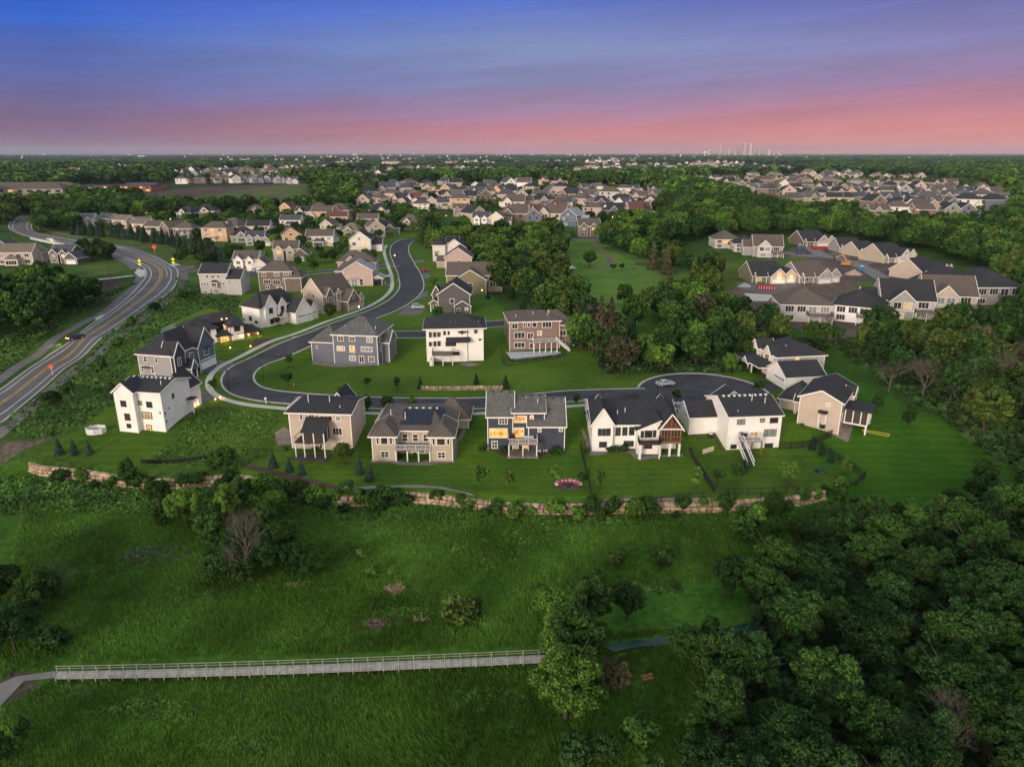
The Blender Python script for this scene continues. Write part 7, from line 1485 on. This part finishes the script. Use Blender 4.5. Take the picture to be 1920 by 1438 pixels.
# cars
CARM = {}
def carmat(n, c):
    if n not in CARM: CARM[n] = mat('paint_'+n, c, .3, spec=.6, metal=.2)
    return CARM[n]
def car(px, py, rz, colr, label, suv=False, lights=None, world=None):
    p = at(px, py) if world is None else world; p.z += .1; r = tag(empty('parked_car' if lights is None else 'car', p, R(rz)), label, 'car'); hgt = 1.7 if suv else 1.42; mb = MB()
    prof = [(-2.25, .35), (-2.3, .75), (-2.1, 1.0), (-1.7 if suv else -1.45, 1.05), (-1.6 if suv else -1.0, hgt-.05), (-.3, hgt), (.45, hgt-.05), (1.05, 1.02), (2.05, .86), (2.28, .6), (2.25, .32)]
    W3 = [(-.88, 1.), (-.80, 1.), (.80, 1.), (.88, 1.)]
    L_ = [[(x, s*(.9-.22*max(0, (z-1.0)/.5) if z > 1.0 else .9), z) for x, z in prof] for s in (-1, 1)]
    n = len(prof)
    for s in (0, 1): f = L_[s] if s == 0 else L_[s][::-1]; mb.face(f)
    for i in range(n): j = (i+1) % n; mb.face([L_[0][j], L_[0][i], L_[1][i], L_[1][j]])
    mb.build('body', carmat(*colr), r); g = MB()
    a, b_ = prof[6], prof[7]; g.face([(b_[0]-.06, -.74, b_[1]+.05), (b_[0]-.06, .74, b_[1]+.05), (a[0]+.05, .62, a[1]-.03), (a[0]+.05, -.62, a[1]-.03)]); g.v = [(x+.03, y, z+.02) for x, y, z in g.v]
    a, b_ = prof[3], prof[4]; k = len(g.v); g.face([(a[0]-.03, .74, a[1]+.06), (a[0]-.03, -.74, a[1]+.06), (b_[0]-.05, -.62, b_[1]-.05), (b_[0]-.05, .62, b_[1]-.05)])
    for s in (-1, 1): g.face([(prof[3][0]+.25, s*.895, 1.06), (prof[7][0]-.15, s*.895, 1.06), (prof[6][0]-.02, s*.745, hgt-.12), (prof[4][0]+.15, s*.745, hgt-.12)])
    g.build('window', GLASS, r)
    for x in (-1.4, 1.4):
        for s in (-1, 1): w = MB(); w.tube([(x, s*.70, .32), (x, s*.93, .32)], .33, 12); wo_ = w.build('wheel', METD, r); q = MB(); q.tube([(x, s*.92, .32), (x, s*.945, .32)], .18, 8); q.build('rim', METW, wo_)
    for s in (-1, 1):
        q = MB(); q.box(2.2, s*.62-.18, .55, 2.31, s*.62+.18, .72); q.build('headlight', LAMPW if lights == 'head' else METW, r); q = MB(); q.box(-2.33, s*.62-.16, .72, -2.24, s*.62+.16, .9); q.build('tail_light', mat('tail_lit', (.8, .02, .02), emit=(1, .05, .03, 4)) if lights == 'tail' else CURT, r)
    if lights == 'head':
        l = bpy.data.lights.new('beam', 'SPOT'); l.energy = 2500; l.spot_size = R(60); l.color = (1, .75, .5); lo = bpy.data.objects.new('beam', l); COL.objects.link(lo); lo.parent = r; lo.location = (2.4, 0, .7); lo.rotation_euler = (R(80), 0, R(-90))
SIL = ('silver', (.42, .46, .50)); BLK = ('black', (.03, .03, .035)); RED = ('red', (.35, .03, .03)); WHT = ('white', (.7, .7, .7)); BLU = ('blue', (.03, .07, .14))
car(1247, 723, 18, SIL, 'silver blue sedan parked at the kerb of the cul-de-sac'); car(716, 532, 8, BLK, 'black sedan on the drive beside the grey gabled house'); car(783, 579, 10, SIL, 'silver van on the drive right of the street', True); car(797, 510, 30, RED, 'red car on the drive opposite the upper lamp')
car(456, 509, 80, WHT, 'white car on the white twin gabled house drive, left one', True); car(479, 509, 80, SIL, 'silver car on the white twin gabled house drive, right one', True)
car(142, 636, -122, BLK, 'dark car with headlights on driving down the highway', lights='head'); car(93, 451, -35, WHT, 'white car with headlights on the far highway curve', lights='head'); car(153, 461, -30, SIL, 'pale car with headlights nearer the junction', lights='head'); car(59, 411, 60, RED, 'red car with tail lights at the highway bend', lights='tail')
car(1657, 485, 10, SIL, 'silver car parked before the white garage row'); car(1501, 477, 10, BLU, 'blue car parked at the head of the new street')
# building site things: red dumpsters, blue portable toilets, excavator
def dumpster(px, py, rz, label, L0=6.5):
    p = at(px, py); r = tag(empty('dumpster', p, R(rz)), label, 'dumpster'); mb = MB(); m_ = mat('dumpster_red', (.28, .025, .025), .7, .2, 1); w = 1.15
    mb.box(-L0/2, -w, .15, L0/2, w, .3)
    for q in ((-L0/2, -w, .3, L0/2, -w+.08, 1.6), (-L0/2, w-.08, .3, L0/2, w, 1.6), (-L0/2, -w+.08, .3, -L0/2+.08, w-.08, 1.6), (L0/2-.08, -w+.08, .3, L0/2, w-.08, 1.6)): mb.box(*q)
    mb.build('bin', m_, r); mb = MB(); [mb.box(x-.06, s*w-.06, .2, x+.06, s*w+.06, 1.55) for x in np.linspace(-L0/2+.3, L0/2-.3, 7) for s in (-1, 1)]; mb.build('rib', METW if 'ribbed' in label else m_, r)
    for x in (-L0/2+.6, L0/2-.6): mb = MB(); mb.tube([(x, -w-.1, .2), (x, w+.1, .2)], .2, 8); mb.build('roller', METD, r)
dumpster(1436, 543, -8, 'white ribbed red open dumpster on the building site'); dumpster(1536, 468, 2, 'red dumpster before the timber gabled house', 8)
def toilet(px, py, label):
    p = at(px, py); r = tag(empty('portable_toilet', p, .3), label, 'portable toilet'); m_ = bpy.data.materials.get('toilet_blue') or mat('toilet_blue', (.03, .17, .38), .6); mb = MB(); mb.box(-.6, -.6, .1, .6, .6, 2.1); mb.build('cabin', m_, r); mb = MB(); roof_on(mb, MB(), MB(), -.6, -.6, .6, .6, 2.1, .25, 'x', .5, .5, .08); mb.build('roof', METW, r); mb = MB(); mb.box(-.35, -.64, .2, .35, -.6, 1.95); mb.build('door', m_, r); mb = MB(); mb.box(-.65, -.65, 0, .65, .65, .1); mb.build('base', METD, r)
toilet(1499, 466, 'blue portable toilet by the timber gabled house'); toilet(1615, 508, 'blue portable toilet beside the soil heap')
p = at(1585, 500); r = tag(empty('excavator', p, R(-20)), 'orange yellow excavator with folded arm beside the new street', 'excavator'); YO = mat('machine_yellow', (.42, .19, .02), .6, .2, 2)
for nme, bs, m_ in (('track', [(-1.8, -1.4, 0, 1.8, -.9, .8), (-1.8, .9, 0, 1.8, 1.4, .8)], METD), ('body', [(-2, -1.2, .9, .6, 1.2, 2.1)], YO), ('cab', [(.6, -1.2, .9, 1.7, -.2, 2.7)], YO)):
    for q in bs: mb = MB(); mb.box(*q); mb.build(nme, m_, r)
mb = MB(); mb.bar((1, .3, 1.6), (-1.5, .3, 5.2), .4, .6); mb.build('boom', YO, r); mb = MB(); mb.bar((-1.5, .3, 5.2), (-5, .3, 4.2), .35, .45); mb.build('arm', YO, r); mb = MB(); mb.box(-5.6, -.3, 3.0, -4.6, .9, 4.2); mb.build('bucket', METD, r)
def soil(px, py, w, d, h, m_, label, name='soil_heap'):
    p = at(px, py); mb = MB(); rng = random.Random(int(px)); n = 14; R_r = [1, .72, .4, 0]; rows = []
    for j, k in enumerate(R_r): rows.append([(w*k*math.cos(6.283*i/n)*rng.uniform(.85, 1.15), d*k*math.sin(6.283*i/n)*rng.uniform(.85, 1.15), h*(1-k)**.8*rng.uniform(.85, 1.1)-.2*(j == 0)) for i in range(n)])
    for j in range(3):
        for i in range(n): mb.face([rows[j][i], rows[j][(i+1) % n], rows[j+1][(i+1) % n], rows[j+1][i]])
    o = mb.build(name, m_, smooth=True); o.location = p; tag(o, label, 'heap')
soil(1600, 515, 4, 3, 2.2, mat('sand', (.33, .25, .18), .95, .2, 1), 'pale sand heap beside the excavator'); soil(1580, 540, 7, 5, 1.4, mat('soil', (.09, .065, .05), .95, .3, .6), 'brown soil heap between new houses'); soil(1396, 538, 3, 2, 1.8, mat('grey_gravel', (.28, .29, .30), .95, .2, 1), 'pale gravel heap left on the building site')
# meadow things
item_box('farm_truck', 'old truck with dark box parked at the left of the mown meadow', 'truck', at(1062, 507), .1, (('cab', [(1.2, -.9, .7, 2.8, .9, 2.1)], METW), ('bonnet', [(2.8, -.8, .7, 3.9, .8, 1.4)], METW), ('bed', [(-2.6, -1.1, .9, 1.1, 1.1, 2.2)], WOODB), ('wheel', [(x, s*.9-.15, 0, x+.8, s*.9+.15, .8) for x in (-1.9, 2.6) for s in (-1, 1)], METD)))
item_box('hay_wagon', 'flat dark wagon at the right edge of the mown meadow', 'wagon', at(1204, 497), -.15, (('bed', [(-3.5, -1.2, .9, 3.5, 1.2, 1.15)], WOODD), ('headboard', [(-3.5, -1.2, 1.15, -3.4, 1.2, 2.3)], WOODD), ('wheel', [(x, s*1.0-.12, 0, x+.8, s*1.0+.12, .8) for x in (-2.9, 2.1) for s in (-1, 1)], METD)))
item_box('garden_bench', 'small dark bench in the mown meadow', 'bench', at(1188, 507), .2, (('seat', [(-.9, -.25, .45, .9, .25, .52)], WOODD), ('backrest', [(-.9, .22, .55, .9, .3, 1.0)], WOODD), ('leg', LEGS4(.8, .2, .45), METD)))
# soccer goal frame lying on the right lawn, banner, mail boxes, hydrants, bench, deck box
mb = MB(); A = [at(1618, 809), at(1665, 819), at(1668, 815), at(1617, 806)]; [mb.bar(A[i]+Vector((0, 0, .1)), A[(i+1) % 4]+Vector((0, 0, .1)), .09, .09) for i in range(4)]; tag(mb.build('goal_frame', mat('frame_yellow', (.55, .50, .08), .6)), 'thin yellow goal frame lying on the right lawn', 'goal frame')
mb = MB(); a, b_ = at(1317, 852), at(1338, 847); mb.bar(a+Vector((0, 0, .55)), b_+Vector((0, 0, .75)), .04, 1.0); o = mb.build('banner', mat('banner_cloth', (.55, .42, .36), .8)); tag(o, 'pale cloth banner hanging on the fence by the farmhouse', 'banner')
def box_post(name, px, py, label, cat_, m_, h=1.1):
    item_box(name, label, cat_, at(px, py), 0, (('post', [(-.06, -.06, 0, .06, .06, h)], METW), ('box', [(-.22, -.3, h, .22, .3, h+.35)], m_)))
box_post('mailbox', 499, 757, 'white mailbox on the pavement left of the beige house', 'mailbox', METW); box_post('mailbox', 636, 629, 'white mailbox beside the concrete drive', 'mailbox', METW); box_post('mailbox', 746, 527, 'dark mailbox pair by the upper pavement', 'mailbox', METD)
def hyd(px, py, m_, label):
    p = at(px, py); r = tag(empty('fire_hydrant', p), label, 'hydrant'); mb = MB(); mb.tube([(0, 0, 0), (0, 0, .55), (0, 0, .7), (0, 0, .8)], [.12, .12, .14, .05], 8); mb.build('barrel', m_, r); mb = MB(); mb.tube([(-.2, 0, .45), (.2, 0, .45)], .06, 6); mb.build('nozzle', m_, r)
hyd(551, 724, mat('hydrant_red', (.5, .12, .05), .6), 'red hydrant on the inner lawn of the loop')
item_box('bench', 'small dark bench in the clearing right of the ditch', 'bench', at(1215, 1277), .3, (('seat', [(-.7, -.25, .4, .7, .25, .48)], WOODB), ('backrest', [(-.7, .2, .5, .7, .27, .9)], WOODB), ('leg', LEGS4(.6, .2, .4), METD)))
item_box('ac_unit', 'grey air conditioner beside the side garage', 'air conditioner', at(1332, 820), 0, (('casing', [(-.4, -.4, 0, .4, .4, .8)], METD), ('grille', [(-.36, -.36, .8, .36, .36, .84)], METW)))
item_box('ac_unit', 'air conditioner before the beige gable wall', 'air conditioner', on(gG, 5.2, -1.0, .6), 0, (('casing', [(-.4, -.4, -.3, .4, .4, .6)], METD), ('grille', [(-.36, -.36, .6, .36, .36, .64)], METW)))
# bridge parapet by the highway
mb = MB(); P = cat(w2([(57,449),(80,454),(110,460),(140,466)]), 30)
for i in range(29): a, b_ = P[i], P[i+1]; mb.bar((a[0], a[1], float(ter(*a))+.7), (b_[0], b_[1], float(ter(*b_))+.7), .25, 1.3)
tag(mb.build('road_barrier', mat('barrier', (.55, .56, .55), .8, .15, 1)), 'white barrier along the inside of the highway curve', 'barrier')
# ------------------------------------------------------------------ far buildings and the city on the horizon
def building(px, py, w, d, h, m_, label, lit=0, roof=None, cat_='building', name='building', group=None):
    p = at(px, py); r = tag(empty(name, p), label, cat_, group); mb = MB(); mb.box(-w/2, 0, -3, w/2, d, h); mb.build('wall', m_, r); mb = MB()
    if roof: roof_on(mb, MB(), MB(), -w/2, 0, w/2, d, h, roof[1], 'x', d/2, d/2, .8)
    else: mb.box(-w/2-.6, -.6, h, w/2+.6, d+.6, h+.8)
    mb.build('roof', R_[roof[0]] if roof else METD, r); n = max(3, min(9, int(w/8))); fl = max(1, min(3, int(h/3.4)))
    for j in range(fl):
        for i in range(n):
            x = -w/2+w*(i+.25)/n; z = 1+h/fl*j; q = MB(); q.box(x, -.12, z, x+w/n*.5, .02, z+h/fl*.5); q.build('window', LIT if random.random() < lit else GLASS, r)
random.seed(77); BW = mat('building_wall', (.34, .29, .25), .9, .1, .2); BP = mat('building_pale', (.62, .56, .50), .9); BRD = mat('building_red', (.30, .12, .09), .9)
building(40, 371, 95, 25, 10, BW, 'long three storey apartment block at the far left', .15, ('brown', 6), 'apartment block'); building(88, 368, 70, 25, 9, BW, 'second apartment block right of the long one', .15, ('brown', 6), 'apartment block'); building(125, 360, 60, 30, 6, BP, 'low grey building right of the apartment blocks', .1)
building(178, 359, 85, 30, 6, BP, 'lit shop building, left of the shop row', .9); building(232, 360, 70, 30, 7, BRD, 'brightly lit shop building, middle of the shop row', .9); building(266, 357, 40, 30, 8, BRD, 'red lit shop building, right of the shop row', .9)
building(733, 312, 75, 30, 18, BP, 'long pale apartment building on the middle plain', .1, ('brown', 6)); building(775, 310, 24, 20, 15, BRD, 'smaller reddish block beside the long pale one', .1); building(1765, 311, 110, 40, 8, BP, 'long pale school building on the right plain', .15); building(1720, 309, 40, 30, 10, BRD, 'reddish block left of the long school', .1); building(1440, 316, 50, 30, 8, BP, 'white building before the far right houses', .1); building(40, 306, 120, 60, 9, BP, 'white warehouse at the far upper left', .5); building(265, 297, 60, 40, 22, BP, 'pale block near the horizon at the left', .3); building(375, 302, 50, 30, 9, BP, 'lit block near the horizon, left of centre', .8); building(665, 294, 60, 40, 35, BP, 'pale tower block near the horizon', .1)
# city skyline
CITYM = [mat('tower_pale', (.56, .42, .40), .5), mat('tower_sunset_rose', (.48, .31, .31), .5), mat('tower_grey', (.32, .26, .30), .6)]  # white towers; the pink of the sunset is put into their colours
DZ = 15500.
for i, (px, top, w) in enumerate([(1327,280,3),(1352,273,5),(1358,277,4),(1368,279,2.5),(1376,281,4),(1384,272,4.5),(1389,277,3),(1393,267,5.5),(1399,276,3),(1404,269,4.5),(1409,275,3),(1414,273,4),(1419,277,3.5),(1424,280,3),(1433,274,3),(1440,280,4),(1448,282,3),(1335,282,3),(1460,282,3)]):
    x = (px-960)/FPX*DZ*CP; d = ray(px, top); h = CH+d[2]/d[1]*DZ; wm_ = w/FPX*DZ; r = tag(empty('tower', (x, DZ+random.uniform(-200, 200), 0)), f"{['pale','rosy','greyish'][i % 3]} {'tall' if top < 274 else 'low'} tower, {ordn(sorted([1327,1352,1358,1368,1376,1384,1389,1393,1399,1404,1409,1414,1419,1424,1433,1440,1448,1335,1460]).index(px)+1)} from the left in the city skyline", 'tower', 'towers of the distant city'); mb = MB()
    mb.box(-wm_/2, 0, -5, wm_/2, wm_, h*.86); mb.box(-wm_*.36, wm_*.15, h*.86, wm_*.36, wm_*.85, h*.97); mb.box(-wm_*.15, wm_*.3, h*.97, wm_*.15, wm_*.7, h); mb.build('shaft', CITYM[i % 3], r)
# water tower
d_ = 9000.; x = (1322-960)/FPX*d_*CP; r = tag(empty('water_tower', (x, d_, 0)), 'white bulb topped water tower left of the city skyline', 'water tower'); mb = MB(); mb.tube([(0, 0, 0), (0, 0, 45)], 6, 8); mb.build('column', METW, r); mb = MB(); mb.tube([(0, 0, 42), (0, 0, 50), (0, 0, 62), (0, 0, 72), (0, 0, 76)], [6, 20, 26, 18, 2], 12); mb.build('tank', METW, r)
# lights of far buildings along the horizon
random.seed(99); LAMPF = mat('lamp_faint', (1, .9, .8), emit=(1, .80, .66, 1.5))
for i in range(70):
    px = random.choice((random.uniform(560, 1300), random.uniform(20, 1900))); py = random.uniform(290, 301); p = at(px, py); s = p.y/FPX*.55; r = tag(empty('distant_building', p), f"tiny lit building near the horizon, {ordn(i+1)} of the scattered lights", 'building', 'lit buildings scattered near the horizon'); zt = 14+p.y*.0006
    mb = MB(); mb.box(-s*2.2, 1, 0, s*2.2, 1+s, zt-.5); mb.build('wall', BP, r); mb = MB(); mb.box(-s*.6, 0, zt-s*.9, s*.6, .9, zt); mb.build('lit_facade', random.choice((LAMPF, LAMPF, LAMPD)), r)
# ------------------------------------------------------------------ air
HZ = 28000.
mb = MB(); mb.box(-HZ, -700, -30, HZ, 29000, 250); hz = mb.build('haze', bpy.data.materials.new('haze')); hm_ = hz.data.materials[0]; hm_.use_nodes = True; t = hm_.node_tree; t.nodes.clear()
o = t.nodes.new('ShaderNodeOutputMaterial'); v = t.nodes.new('ShaderNodeVolumePrincipled'); v.inputs['Density'].default_value = 3.2e-5; v.inputs['Color'].default_value = (.58, .66, .80, 1); v.inputs['Anisotropy'].default_value = .0
t.links.new(v.outputs[0], o.inputs['Volume']); tag(hz, kind='stuff', label='thin blue evening haze over the plain')
